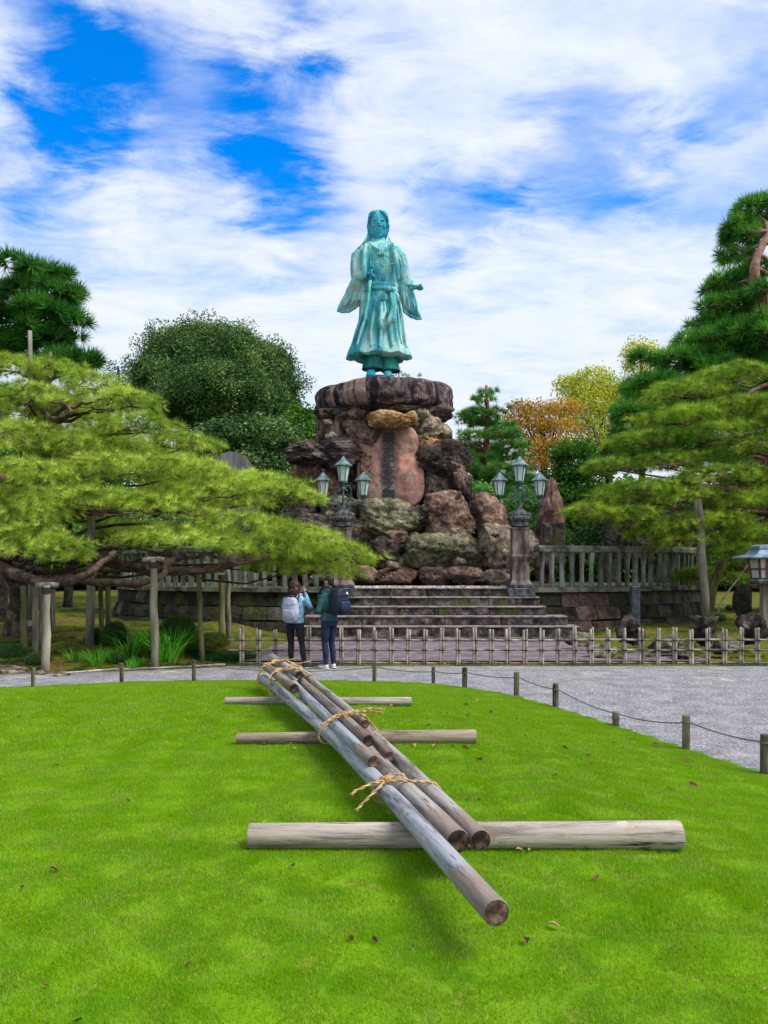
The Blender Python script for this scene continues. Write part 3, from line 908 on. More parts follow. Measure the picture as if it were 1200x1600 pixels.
# inscribed panel
def build_panel():
    d = 24.15
    out = [(560, 668), (575, 662), (618, 660), (648, 668), (655, 690), (662, 730), (664, 770), (655, 788), (630, 795), (600, 793), (578, 795), (556, 780), (560, 750), (557, 720), (562, 695)]
    # grid clipped to outline via radial mesh
    cx, cy = 608, 728
    K, M_ = 14, 60
    poly = smooth_poly(out, 2)
    ang = np.linspace(0, 2 * math.pi, M_, endpoint=False)
    pa = np.arctan2(poly[:, 1] - cy, poly[:, 0] - cx); pr = np.hypot(poly[:, 1] - cy, poly[:, 0] - cx)
    o_ = np.argsort(pa)
    rad = np.interp(ang, np.r_[pa[o_] - 2 * math.pi, pa[o_], pa[o_] + 2 * math.pi], np.r_[pr[o_], pr[o_], pr[o_]])
    rings = []
    for k in range(1, K + 1):
        f = k / K
        ring = []
        for a, r in zip(ang, rad):
            p = P(cx + math.cos(a) * r * f, cy + math.sin(a) * r * f, d)
            band = abs(p.x - 0.14) < 0.25
            bulge = 0.16 * (1 - f ** 2)
            p.y = d - bulge + 0.10 * fbm(p, 1.1, 3) + (0.05 if band else 0)
            ring.append(p)
        rings.append(ring)
    back = [Vector((p.x * 1.0, d + 0.6, p.z)) for p in rings[-1]]
    mb = MB(); mb.loft(rings + [back])
    m = MAT('inscription_stone', grit=(.4, 4), nrough=.7, stops= [(0.25, (0.20, 0.13, 0.10, 1)), (0.40, (0.36, 0.20, 0.15, 1)), (0.52, (0.38, 0.24, 0.18, 1)), (0.64, (0.44, 0.17, 0.12, 1)), (0.8, (0.46, 0.33, 0.26, 1))], scale=0.9, detail=9,
            bscale=3.2, bump=0.7, bdist=0.06, rough=0.8, dist=0.6, spots=[((0.17, 0.16, 0.16, 1), 1.5, 0.62), ((0.04, 0.035, 0.035, 1), 2.6, 0.70)])
    nt = m.node_tree; N, L = nt.nodes, nt.links
    b = N['Principled BSDF']; src = b.inputs['Base Color'].links[0].from_socket
    tc = N.new('ShaderNodeTexCoord'); sp = N.new('ShaderNodeSeparateXYZ'); L.new(tc.outputs['Object'], sp.inputs[0])
    n = N.new('ShaderNodeTexNoise'); n.inputs['Scale'].default_value = 2.5; n.inputs['Detail'].default_value = 6; L.new(tc.outputs['Object'], n.inputs['Vector'])
    s = N.new('ShaderNodeMath'); s.operation = 'SUBTRACT'; s.inputs[1].default_value = 0.14; L.new(sp.outputs[0], s.inputs[0])
    ab = N.new('ShaderNodeMath'); ab.operation = 'ABSOLUTE'; L.new(s.outputs[0], ab.inputs[0])
    ad = N.new('ShaderNodeMath'); ad.operation = 'MULTIPLY_ADD'; ad.inputs[1].default_value = 0.35; L.new(n.outputs['Fac'], ad.inputs[0]); L.new(ab.outputs[0], ad.inputs[2])
    mr = N.new('ShaderNodeMapRange'); mr.inputs['From Min'].default_value = 0.30; mr.inputs['From Max'].default_value = 0.50; mr.inputs['To Min'].default_value = 0.7; mr.inputs['To Max'].default_value = 0.0
    L.new(ad.outputs[0], mr.inputs['Value'])
    x = N.new('ShaderNodeMix'); x.data_type = 'RGBA'; L.new(mr.outputs[0], x.inputs[0]); L.new(src, x.inputs[6]); x.inputs[7].default_value = (0.22, 0.20, 0.195, 1)
    L.new(x.outputs[2], b.inputs['Base Color'])
    pan = mb.obj('inscription_slab', m, mon, sm=True)
    ink = FLAT('carved_letters', (0.05, 0.046, 0.05, 1), rough=0.9)
    for i, ch in enumerate('明治紀念之標'):
        cu = bpy.data.curves.new('inscription_character', 'FONT')
        cu.body = ch; cu.size = 0.40; cu.align_x = 'CENTER'; cu.align_y = 'CENTER'; cu.extrude = 0.02; cu.resolution_u = 3; cu.offset = 0.006
        p = P(608, 687 + i * 18.4, d)
        tmp = bpy.data.objects.new('inscription_character', cu); COL.objects.link(tmp)
        cu.materials.append(ink)
        dg = bpy.context.evaluated_depsgraph_get()
        me = bpy.data.meshes.new_from_object(tmp.evaluated_get(dg))
        bpy.data.objects.remove(tmp)
        t = link('inscription_character', me, ink, pan)
        t.location = Vector((0.14, d - 0.145 + abs(i - 2.5) * 0.018, p.z)) - MO
        t.rotation_euler = (R(90), 0, 0)
build_panel()

# ---------------------------------------------------------------- platform, stairs, walls, balustrades
CX, CY, AX, BY = 0.9, 27.0, 9.6, 5.2      # plan ellipse of the terrace
PLAT_Z = 1.37
def ell(t, k=0.0):    # t=0 right tip, pi/2 front, pi left tip
    return Vector((CX + (AX + k) * math.cos(t), CY - (BY + k) * math.sin(t), 0))
def terr():
    V = [Vector((CX, CY, PLAT_Z))] + [ell(2 * math.pi * k / 96, -0.2) + Vector((0, 0, PLAT_Z)) for k in range(96)]
    F = [(0, 1 + (k + 1) % 96, 1 + k) for k in range(96)]
    m = MAT('terrace_gravel', [(0.3, (0.05, 0.047, 0.04, 1)), (0.7, (0.15, 0.14, 0.12, 1))], scale=40, bscale=60, bump=0.6, rough=0.95, spots=((0.09, 0.11, 0.02, 1), 1.2, 0.6))
    b = MB().add(V, F)
    V2 = [ell(2 * math.pi * k / 96, -0.2) + Vector((0, 0, z)) for z in (PLAT_Z, -0.2) for k in range(96)]
    b.add(V2, [(k, (k + 1) % 96, 96 + (k + 1) % 96, 96 + k) for k in range(96)])
    tag(b.obj('terrace_ground', m), kind='structure')
terr()
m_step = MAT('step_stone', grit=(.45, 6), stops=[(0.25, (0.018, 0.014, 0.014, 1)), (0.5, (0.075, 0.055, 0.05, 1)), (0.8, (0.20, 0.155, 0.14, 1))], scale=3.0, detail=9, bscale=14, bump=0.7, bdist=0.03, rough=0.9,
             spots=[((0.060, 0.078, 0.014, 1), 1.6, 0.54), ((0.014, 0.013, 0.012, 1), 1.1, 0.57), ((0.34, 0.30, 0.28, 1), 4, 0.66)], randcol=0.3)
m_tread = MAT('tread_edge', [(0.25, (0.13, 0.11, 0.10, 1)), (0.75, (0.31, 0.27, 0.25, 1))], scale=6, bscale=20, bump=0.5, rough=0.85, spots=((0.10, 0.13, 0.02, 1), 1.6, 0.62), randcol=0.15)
st = thing('stone_staircase', 'wide weathered stone staircase of five mossy steps in front of the rock pile', 'staircase', (1.35, 21.3, 0.05))
NST = 5
for k in range(NST):
    zt = 0.42 + (PLAT_Z - 0.42) * k / (NST - 1)
    y0 = 20.45 + 0.36 * k
    hw = 3.65 - 0.22 * k if k < 2 else 2.95 - 0.10 * (k - 2)
    zb = 0.0 if k == 0 else zt - (PLAT_Z - 0.42) / 4 + 0.002
    x = 1.35 - hw
    cuts = sorted([1.35 - hw] + [1.35 - hw + (2 * hw) * (j + rr.uniform(-.18, .18)) / 4 for j in (1, 2, 3)] + [1.35 + hw])
    for a, b in zip(cuts[:-1], cuts[1:]):
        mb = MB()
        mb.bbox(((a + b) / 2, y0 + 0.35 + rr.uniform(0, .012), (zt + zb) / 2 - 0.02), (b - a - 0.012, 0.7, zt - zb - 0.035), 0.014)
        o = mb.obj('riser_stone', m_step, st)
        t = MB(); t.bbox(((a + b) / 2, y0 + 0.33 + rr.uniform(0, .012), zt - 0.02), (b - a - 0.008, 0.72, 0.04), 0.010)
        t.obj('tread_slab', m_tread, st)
# low kerb of the forecourt in front of the first step
kb = thing('forecourt_kerb', 'low worn stone kerb along the foot of the stairs', 'kerb', (1.35, 19.9, 0.07))
for j in range(6):
    MB().bbox((-2.3 + 1.25 * j + .6, 20.1, 0.11), (1.22, 0.28, 0.12), 0.02).obj('kerb_stone', m_step, kb)
# white pebbles along the terrace edge
n = 900
px_ = RNG.uniform(-1.3, 4.0, n); py_ = RNG.uniform(21.95, 22.55, n)
V = np.array([[-1, -.8, 0], [1, -.7, 0], [.9, .8, 0], [-.8, 1, 0], [-.4, -.4, .8], [.5, -.3, .7], [.4, .5, .8], [-.5, .4, .6]]) * 0.5
F = [(0, 1, 5, 4), (1, 2, 6, 5), (2, 3, 7, 6), (3, 0, 4, 7), (4, 5, 6, 7)]
m_peb = LEAF('pebbles', (0.20, 0.17, 0.15, 1), (0.42, 0.37, 0.33, 1), (0.6, 0.56, 0.5, 1), transl=0, rough=0.9, wscale=6)
scatter('gravel', (V, F, np.full(8, .5)), np.column_stack([px_, py_, np.full(n, PLAT_Z)]), np.column_stack([np.zeros((n, 2)), RNG.random(n) * 6.28]), RNG.uniform(.04, .11, n), m_peb)

# retaining wall of fitted stones
WM = [MAT('wall_stone_' + n_, st_, scale=2.0, nrough=.75, detail=9, bscale=9, bump=1.0, bdist=0.09, rough=0.95, spots=sp_, moss=((0.06, 0.075, 0.012, 1), mo), randcol=0.2) for n_, st_, sp_, mo in [
    ('brown', [(0.3, (0.05, 0.03, 0.025, 1)), (0.7, (0.20, 0.12, 0.095, 1))], [((0.05, 0.065, 0.012, 1), 1.3, 0.60)], 0.75),
    ('grey', [(0.3, (0.03, 0.028, 0.025, 1)), (0.7, (0.14, 0.125, 0.11, 1))], [((0.05, 0.065, 0.012, 1), 1.3, 0.54)], 0.7),
    ('mossy', [(0.3, (0.008, 0.009, 0.006, 1)), (0.7, (0.055, 0.052, 0.028, 1))], [((0.040, 0.045, 0.010, 1), 1.6, 0.52)], 0.8)]]
def wall(name, label, t0, t1, matpick):
    w = thing(name, label, 'wall', ell((t0 + t1) / 2))
    nseg = int(abs(t1 - t0) * 7.6 / 0.62)
    for c in range(3):
        z0, z1 = [(-0.05, 0.45), (0.45, 0.84), (0.84, 1.22)][c]
        off = (c % 2) * 0.5
        tt = [t0 + (t1 - t0) * (k + off + rr.uniform(-.22, .22)) / nseg for k in range(nseg + 1)]
        tt[0], tt[-1] = t0, t1
        tt.sort()
        for a, b in zip(tt[:-1], tt[1:]):
            if abs(b - a) < 0.012: continue
            jz0, jz1 = rr.uniform(-.02, .02), rr.uniform(-.02, .02)
            pb = rr.uniform(-.02, .03)
            batter = lambda z: 0.42 * (1 - z / 1.3) ** 1.3 + pb
            ring_o, ring_i = [], []
            A, B = min(a, b), max(a, b)
            g = 0.0016
            ts = [A + g, (A + B) / 2, B - g]
            zc = [z0 + .012 + jz0, (z0 + z1) / 2, z1 - .012 + jz1]
            V, F = [], []
            for zi, z in enumerate(zc):
                for ti, t in enumerate(ts):
                    bulge = 0.05 if (zi == 1 and ti == 1) else (0.03 if (zi == 1 or ti == 1) else 0)
                    V.append(ell(t, batter(max(0, z)) + bulge) + Vector((0, 0, z)))
            for zi, z in enumerate(zc):
                for ti, t in enumerate(ts):
                    V.append(ell(t, -0.18) + Vector((0, 0, z)))
            for i in range(2):
                for j in range(2):
                    q = i * 3 + j
                    F.append((q, q + 3, q + 4, q + 1))
            # sides
            for (q0, q1) in [(0, 1), (1, 2), (2, 5), (5, 8), (8, 7), (7, 6), (6, 3), (3, 0)]:
                F.append((q0, q1, q1 + 9, q0 + 9))
            me_o = MB().add(V, F).obj('wall_stone', matpick(A, c), w, sm=False)
    # coping under the balusters
    ns = max(3, int(abs(t1 - t0) * 7.6 / 1.3))
    for k in range(ns):
        a, b = t0 + (t1 - t0) * k / ns, t0 + (t1 - t0) * (k + 1) / ns
        A, B = min(a, b) + 0.0006, max(a, b) - 0.0006
        V, F = [], []
        for t in (A, (A + B) / 2, B):
            for (kk, z) in ((0.10, 1.225), (0.16, 1.24), (0.16, 1.36), (0.13, 1.375), (-0.22, 1.375), (-0.22, 1.225)):
                V.append(ell(t, kk) + Vector((0, 0, z)))
        for s in range(2):
            for q in range(6):
                F.append((s * 6 + q, s * 6 + (q + 1) % 6, (s + 1) * 6 + (q + 1) % 6, (s + 1) * 6 + q))
        F += [tuple(range(6)), tuple(reversed(range(12, 18)))]
        MB().add(V, F).obj('coping_stone', m_cop, w)
    return w
m_cop = MAT('coping', [(0.3, (0.07, 0.07, 0.05, 1)), (0.7, (0.22, 0.21, 0.16, 1))], scale=3, bscale=12, bump=0.6, rough=0.9, moss=((0.09, 0.11, 0.015, 1), 0.72), spots=((0.03, 0.03, 0.028, 1), 2.2, 0.58), randcol=0.15)
TR = math.acos((4.05 - CX) / AX); TL = math.acos((-1.25 - CX) / AX)
wall('retaining_wall', 'curved mossy stone retaining wall right of the stairs under the balustrade', TR, -0.35,
     lambda t, c: WM[0] if (t > TR - 0.33 and rr.random() < .7) else (WM[2] if rr.random() < .6 else WM[1]))
wall('retaining_wall', 'dark mossy retaining wall left of the stairs behind the support posts', TL, math.pi + 0.35,
     lambda t, c: WM[2] if rr.random() < .75 else WM[1])

m_bal = MAT('baluster_granite', [(0.2, (0.06, 0.068, 0.048, 1)), (0.5, (0.17, 0.185, 0.14, 1)), (0.8, (0.30, 0.32, 0.27, 1))], scale=3.0, stretch=(1, 1, 0.45), detail=8, bscale=20, bump=0.5, bdist=0.02, rough=0.85,
            spots=[((0.09, 0.10, 0.025, 1), 1.5, 0.57), ((0.17, 0.085, 0.05, 1), 1.1, 0.70), ((0.035, 0.035, 0.03, 1), 3, 0.64)], randcol=0.38)
m_rail = MAT('rail_granite', [(0.3, (0.085, 0.085, 0.065, 1)), (0.7, (0.27, 0.265, 0.21, 1))], scale=3, bscale=14, bump=0.6, rough=0.9, spots=[((0.035, 0.032, 0.03, 1), 2.2, 0.60), ((0.46, 0.44, 0.38, 1), 4, 0.70)])
bal_me = None
def balustrade(label, t0, t1):
    global bal_me
    w = thing('stone_balustrade', label, 'balustrade', ell((t0 + t1) / 2))
    if bal_me is None:
        mb = MB(); mb.lathe((0, 0, 0), [(0.085, 0), (0.085, 0.05), (0.075, 0.25), (0.068, 0.42), (0.075, 0.60), (0.092, 0.80), (0.10, 0.98)], seg=6, rot0=R(30))
        bal_me = mb.mesh('baluster'); bal_me.materials.append(m_bal)
    # even spacing along the curve
    ts = np.linspace(t0, t1, 400); pts = np.array([ell(t)[:2] for t in ts])
    cum = np.r_[0, np.cumsum(np.hypot(*np.diff(pts, axis=0).T))]
    nb = int(cum[-1] / 0.30)
    for k in range(nb):
        t = float(np.interp((k + 0.5) / nb * cum[-1], cum, ts))
        o = bpy.data.objects.new('baluster', bal_me); COL.objects.link(o); o.parent = w
        o.location = ell(t, -0.03) + Vector((0, 0, 1.372)) - w.location
        o.rotation_euler = (rr.uniform(-.02, .02), rr.uniform(-.025, .025), rr.uniform(0, 1)); s_ = rr.uniform(.88, 1.1); o.scale = (s_, s_, 1)
    ns = max(3, int(cum[-1] / 1.9))
    for k in range(ns):
        a = float(np.interp(k / ns * cum[-1], cum, ts)); b = float(np.interp((k + 1) / ns * cum[-1], cum, ts))
        V, F = [], []
        q_ = [a + (b - a) * f for f in (0.004, .34, .67, .996)]
        for t in q_:
            for (kk, z) in ((0.09, 2.34), (0.12, 2.37), (0.12, 2.49), (0.09, 2.53), (-0.15, 2.53), (-0.18, 2.49), (-0.18, 2.37), (-0.15, 2.34)):
                V.append(ell(t, kk) + Vector((0, 0, z)))
        for s in range(3):
            for q in range(8):
                F.append((s * 8 + q, s * 8 + (q + 1) % 8, (s + 1) * 8 + (q + 1) % 8, (s + 1) * 8 + q))
        F += [tuple(range(8)), tuple(reversed(range(24, 32)))]
        o = MB().add(V, F).obj('rail_stone', m_rail, w)
        bm = bmesh.new(); bm.from_mesh(o.data); bmesh.ops.recalc_face_normals(bm, faces=bm.faces[:]); bm.to_mesh(o.data); bm.free()
    return w
balustrade('curved greenish granite balustrade on the terrace right of the lamp post', TR - 0.02, -0.5)
balustrade('greenish granite balustrade half hidden behind the spreading pine', TL + 0.02, math.pi + 0.5)
# ---------------------------------------------------------------- lamp posts
m_iron = MAT('green_iron', [(0.3, (0.030, 0.060, 0.055, 1)), (0.7, (0.10, 0.17, 0.155, 1))], scale=8, bscale=30, bump=0.3, rough=0.55, metal=0.3)
m_roofi = MAT('verdigris_roof', [(0.3, (0.07, 0.13, 0.13, 1)), (0.7, (0.20, 0.30, 0.29, 1))], scale=7, bscale=30, bump=0.2, rough=0.45, metal=0.2)
m_glass = MAT('milky_pane', [(0.3, (0.40, 0.50, 0.46, 1)), (0.7, (0.56, 0.64, 0.60, 1))], scale=5, rough=0.18, bump=0.0, spec=0.6)
m_ped = MAT('pedestal_stone', [(0.28, (0.045, 0.035, 0.032, 1)), (0.5, (0.15, 0.11, 0.095, 1)), (0.75, (0.27, 0.21, 0.18, 1))], scale=4, stretch=(1, 1, 0.35), bscale=18, bump=0.5, rough=0.9, spots=[((0.03, 0.028, 0.028, 1), 2.2, 0.57)])
m_cap = MAT('capital_stone', [(0.3, (0.03, 0.032, 0.035, 1)), (0.7, (0.13, 0.135, 0.14, 1))], scale=8, bscale=25, bump=0.6, rough=0.8)

def lantern(parent, c, s=1.0):
    """six-sided lantern, c = bottom centre (world)"""
    c = Vector(c)
    fr = MB()
    fr.lathe(c, [(0.05 * s, -0.10 * s), (0.08 * s, -0.05 * s), (0.13 * s, -0.02 * s), (0.14 * s, 0.02 * s), (0.12 * s, 0.04 * s)], seg=6)
    for k in range(6):
        a = math.pi / 3 * k
        b0 = c + Vector((math.cos(a) * .125 * s, math.sin(a) * .125 * s, 0.02 * s)); b1 = c + Vector((math.cos(a) * .205 * s, math.sin(a) * .205 * s, 0.50 * s))
        fr.tube([b0, b1], 0.013 * s, seg=5)
        a2 = a + math.pi / 3
        b2 = c + Vector((math.cos(a2) * .205 * s, math.sin(a2) * .205 * s, 0.50 * s)); fr.tube([b1, b2], 0.013 * s, seg=4)
        fr.tube([b0, c + Vector((math.cos(a2) * .125 * s, math.sin(a2) * .125 * s, 0.02 * s))], 0.013 * s, seg=4)
    o = fr.obj('lantern_frame', m_iron, parent)
    g = MB()
    for k in range(6):
        a, a2 = math.pi / 3 * k, math.pi / 3 * (k + 1)
        q = [c + Vector((math.cos(x) * r * s, math.sin(x) * r * s, z * s)) for (x, r, z) in ((a, .118, .03), (a2, .118, .03), (a2, .196, .49), (a, .196, .49))]
        g = MB(); g.add(q + [p + (c + Vector((0, 0, p.z - c.z)) - p) * 0.06 for p in q], [(0, 1, 2, 3), (7, 6, 5, 4), (0, 4, 5, 1), (1, 5, 6, 2), (2, 6, 7, 3), (3, 7, 4, 0)])
        g.obj('pane', m_glass, o)
    r = MB()
    r.lathe(c, [(0.20 * s, 0.47 * s), (0.285 * s, 0.49 * s), (0.29 * s, 0.515 * s), (0.20 * s, 0.58 * s), (0.12 * s, 0.665 * s), (0.065 * s, 0.71 * s), (0.05 * s, 0.75 * s), (0.02 * s, 0.79 * s)], seg=6)
    r.obj('lantern_roof', m_roofi, o)
    f = MB()
    f.ell(c + Vector((0, 0, .80 * s)), (.03 * s, .03 * s, .045 * s), seg=8, rings=5)
    for k in range(4):
        a = math.pi / 2 * k + .4
        f.tube([c + Vector((0, 0, .80 * s)), c + Vector((math.cos(a) * .06 * s, math.sin(a) * .06 * s, .85 * s)), c + Vector((math.cos(a) * .05 * s, math.sin(a) * .05 * s, .90 * s))], [.012 * s, .012 * s, .004 * s], seg=5)
    f.obj('finial', m_iron, o)
    return o

def lamp_post(x, y, label):
    b = Vector((x, y, PLAT_Z - 0.24))
    t = thing('lamp_post', label, 'lamp post', b, 'cast lamp posts with three lanterns beside the stairs')
    MB().bbox(b + Vector((0, 0, .12)), (.74, .74, .24), .03).bbox(b + Vector((0, 0, .29)), (.64, .64, .10), .02).obj('plinth', m_cap, t)
    mb = MB()
    def sq(z, w): return [b + Vector((sx * w, sy * w, z)) for sx, sy in ((-1, -1), (-.4, -1.0), (-.33, -.93), (.33, -.93), (.4, -1), (1, -1), (1, -.4), (.93, -.33), (.93, .33), (1, .4), (1, 1), (.4, 1), (.33, .93), (-.33, .93), (-.4, 1), (-1, 1), (-1, .4), (-.93, .33), (-.93, -.33), (-1, -.4))]
    mb.loft([sq(.34, .30), sq(.40, .27), sq(.44, .235), sq(.95, .225), sq(1.03, .25), sq(1.08, .265), sq(1.11, .265)])
    mb.obj('lower_shaft', m_ped, t)
    mb = MB(); mb.loft([sq(1.11, .255), sq(1.15, .225), sq(1.80, .215), sq(1.84, .235), sq(1.88, .235)])
    mb.obj('upper_shaft', m_ped, t)
    cb = b; b = b - Vector((0, 0, .18))
    mb = MB(); mb.lathe(b, [(.20, 2.06), (.255, 2.10), (.26, 2.22), (.31, 2.27), (.325, 2.33), (.30, 2.38), (.31, 2.41), (.27, 2.47), (.18, 2.50), (.10, 2.56), (.06, 2.66)], seg=24)
    for k in range(20):
        a = 2 * math.pi * k / 20
        mb.ell(b + Vector((math.cos(a) * .31, math.sin(a) * .31, 2.31)), (.04, .04, .055), seg=6, rings=4)
        mb.ell(b + Vector((math.cos(a) * .28, math.sin(a) * .28, 2.42)), (.035, .035, .04), seg=6, rings=4)
    mb.obj('capital', m_cap, t)
    b = cb
    mb = MB(); mb.lathe(b, [(.065, 2.36), (.05, 2.44), (.040, 2.52), (.052, 2.55), (.036, 2.58), (.034, 2.92), (.055, 2.95), (.04, 3.0), (.065, 3.06)], seg=10)
    mb.obj('iron_stem', m_iron, t)
    for s in (-1, 1):
        mb = MB()
        c0 = b + Vector((0, 0, 2.66))
        pts = [c0 + Vector((s * .03, 0, -.22)), c0 + Vector((s * .12, 0, -.10)), c0 + Vector((s * .20, 0, .10)), c0 + Vector((s * .22, 0, .26)), c0 + Vector((s * .17, 0, .38)), c0 + Vector((s * .08, 0, .36)), c0 + Vector((s * .06, 0, .27)), c0 + Vector((s * .12, 0, .22))]
        mb.tube(pts, .022, seg=6)
        pts = [c0 + Vector((s * .21, 0, .18)), c0 + Vector((s * .25, 0, .0)), c0 + Vector((s * .36, 0, -.11)), c0 + Vector((s * .47, 0, -.12)), c0 + Vector((s * .54, 0, -.06)), c0 + Vector((s * .55, 0, .02))]
        mb.tube(pts, [.018, .022, .026, .026, .024, .03], seg=6)
        mb.tube([c0 + Vector((s * .05, 0, .10)), c0 + Vector((s * .12, 0, .16)), c0 + Vector((s * .16, 0, .08)), c0 + Vector((s * .11, 0, .02)), c0 + Vector((s * .07, 0, .06))], .014, seg=5)
        mb.obj('arm', m_iron, t)
        lantern(t, c0 + Vector((s * .55, 0, .09)), 0.84)
    lantern(t, b + Vector((0, 0, 3.13)), 0.90)
    return t
lamp_post(3.72, 21.95, 'dark green three-lantern lamp post on carved stone pedestal, right of the stairs')
lamp_post(-1.12, 21.95, 'dark green three-lantern lamp post rising behind the pine, left of the stairs')

# ---------------------------------------------------------------- bronze statue
def bronze(name, c=0):
    stops = [[(0.10, (0.012, 0.13, 0.22, 1)), (0.28, (0.04, 0.28, 0.37, 1)), (0.46, (0.13, 0.45, 0.47, 1)), (0.72, (0.44, 0.63, 0.60, 1))],
             [(0.3, (0.08, 0.42, 0.34, 1)), (0.7, (0.30, 0.66, 0.52, 1))],
             [(0.2, (0.012, 0.14, 0.28, 1)), (0.5, (0.035, 0.31, 0.46, 1)), (0.8, (0.13, 0.54, 0.58, 1))],
             [(0.3, (0.012, 0.14, 0.13, 1)), (0.7, (0.06, 0.32, 0.28, 1))]][c]
    sp = [((0.20, 0.12, 0.10, 1), 1.9, 0.70), ((0.38, 0.42, 0.40, 1), 0.8, 0.56)] if c == 0 else None
    return MAT(name, stops, scale=1.3, nrough=.72, stretch=(1, 1, 0.36), detail=10, bscale=9, bump=0.6, bdist=0.05, rough=0.95, spec=0.04, grit=(.25, 5), spots=sp, metal=0.0, dist=0.3)
BR, BRL, BRB, BRD = bronze('bronze_patina', 0), bronze('bronze_light_patina', 1), bronze('bronze_blue_patina', 2), bronze('bronze_dark_patina', 3)
SB = P(597, 588, 24.5); SU = 24.5 / FPX
def S(x, z, y=0.0):      # statue units: photo pixels from the foot, y in the same unit (minus = towards viewer)
    return Vector((SB.x + (x - 597) * SU, SB.y + y * SU, SB.z + (588 - z) * SU))
statue = thing('bronze_statue', 'tall blue-green bronze statue of a robed man holding a sword, standing on the rock pile', 'statue', SB)
def ering(cx, z, rx, ry, y=0, n=64, fold=0.0, nf=9, ph=0.0, front=1.0, tiltz=0.0):
    out = []
    for k in range(n):
        a = 2 * math.pi * k / n
        f = 1 + fold * (math.sin(nf * a + ph) * 0.6 + math.sin(nf * 1.7 * a + ph * 2 + 1) * 0.4)
        out.append(S(cx + rx * f * math.cos(a), z + tiltz * math.sin(a) + (fold * 30 * math.sin(nf * a + ph) if fold > 0.05 else 0), y + ry * f * math.sin(a) * front))
    return out
mb = MB()
mb.loft([ering(592, 561, 44, 30, fold=.06, ph=.3), ering(592, 558, 51, 36, fold=.07, ph=.3), ering(592, 553, 50, 35, fold=.06, ph=.3), ering(592, 540, 44, 31, fold=.055, ph=.35), ering(593, 528, 39, 28, fold=.05, ph=.4), ering(593, 512, 35, 26, fold=.045, ph=.5),
         ering(593, 492, 32.5, 25, fold=.04, ph=.55), ering(593, 472, 31.5, 24.5, fold=.03, ph=.6), ering(594, 461, 30.5, 24, fold=.02), ering(594, 448, 29.5, 23.5, fold=.01),
         ering(594, 435, 30, 24), ering(593, 420, 31, 24), ering(592, 405, 33, 22), ering(591, 394, 32, 19), ering(591, 386, 24, 15), ering(591, 380, 13, 10), ering(591, 372, 10, 9)])
# open overcoat fronts
for (sx, pts) in ((-1, [(573, 388, -14), (571, 405, -22), (570, 425, -25), (571, 445, -26)]), (1, [(611, 388, -14), (617, 405, -21), (620, 425, -23), (622, 446, -23)])):
    mb.tube([S(x, z, y) for x, z, y in pts], [4 * SU, 4.6 * SU, 4.4 * SU, 3 * SU], seg=8)
# collar
mb.tube([S(577, 383, -9), S(587, 396, -20), S(600, 408, -24)], 3.2 * SU, seg=8)
mb.tube([S(606, 383, -9), S(601, 396, -20), S(592, 408, -24)], 3.2 * SU, seg=8)
def sect(cx, z, y, rx, ry, ax=0.0, n=24, fold=0.0, nf=5):
    """ellipse section of an arm or sleeve in the horizontal plane, ax tilts it in the picture plane"""
    o_ = []
    for k in range(n):
        a = 2 * math.pi * k / n
        f = 1 + fold * math.sin(nf * a)
        dx, dy = rx * f * math.cos(a), ry * f * math.sin(a)
        o_.append(S(cx + dx * math.cos(ax), z + dx * math.sin(ax), y + dy))
    return o_
# viewer-left arm: upper arm, bent elbow, forearm to the hilt
mb.loft([sect(570, 388, 0, 12, 12), sect(563, 398, 0, 14, 14), sect(560, 412, -1, 12.5, 13.5, 0, 24, .05), sect(559, 426, -3, 11.5, 13, 0, 24, .05), sect(560, 438, -5, 11, 12), sect(562, 444, -6, 8, 9)])
mb.tube([S(557, 436, -6), S(566, 438, -16), S(575, 440, -24)], [9 * SU, 8 * SU, 6.5 * SU], seg=12)
# hanging sleeve, sweeps out to a point
mb.loft([sect(560, 440, -6, 12, 11, 0, 24, .07), sect(556, 450, -4, 13.5, 11, -.05, 24, .08), sect(553, 460, -2, 14.5, 10, .0, 24, .09), sect(548, 470, 0, 15.5, 9, .0, 24, .09),
         sect(543, 478, 1, 15, 7, -.05, 24, .08), sect(537, 484, 2, 10.5, 5, -.05, 24, .05), sect(531, 486.5, 3, 5, 3)])
mb.tube([S(526.5, 484, 3), S(533, 487, 1), S(545, 487, -1), S(556, 481, -3), S(565, 470, -5), S(570, 458, -7)], [1.2 * SU, 2.2 * SU, 2.6 * SU, 2.6 * SU, 2.4 * SU, 2 * SU], seg=8)
# viewer-right arm held slightly out
mb.loft([sect(614, 388, 0, 12, 12), sect(621, 398, 0, 13, 13), sect(626, 412, -1, 11.5, 12.5, 0, 24, .04), sect(630, 426, -3, 11, 12, 0, 24, .05), sect(633, 440, -5, 11, 11, 0, 24, .05), sect(636, 450, -6, 11, 10)])
mb.loft([sect(633, 444, -5, 12, 11, 0, 24, .07), sect(634, 456, -4, 12.5, 11, .0, 24, .08), sect(637, 468, -2, 13.5, 10, .1, 24, .09), sect(641, 479, 0, 14.5, 9, .15, 24, .09),
         sect(646, 488, 1, 12.5, 7, .2, 24, .08), sect(652, 493.5, 2, 7, 4, .2, 24, .05), sect(658, 497, 3, 2.5, 2.5)])
mb.tube([S(660, 497.5, 3), S(652, 498, 1), S(642, 495, -1), S(632, 488, -3), S(626, 478, -4), S(624, 466, -6)], [1.2 * SU, 2.2 * SU, 2.6 * SU, 2.6 * SU, 2.4 * SU, 2 * SU], seg=8)
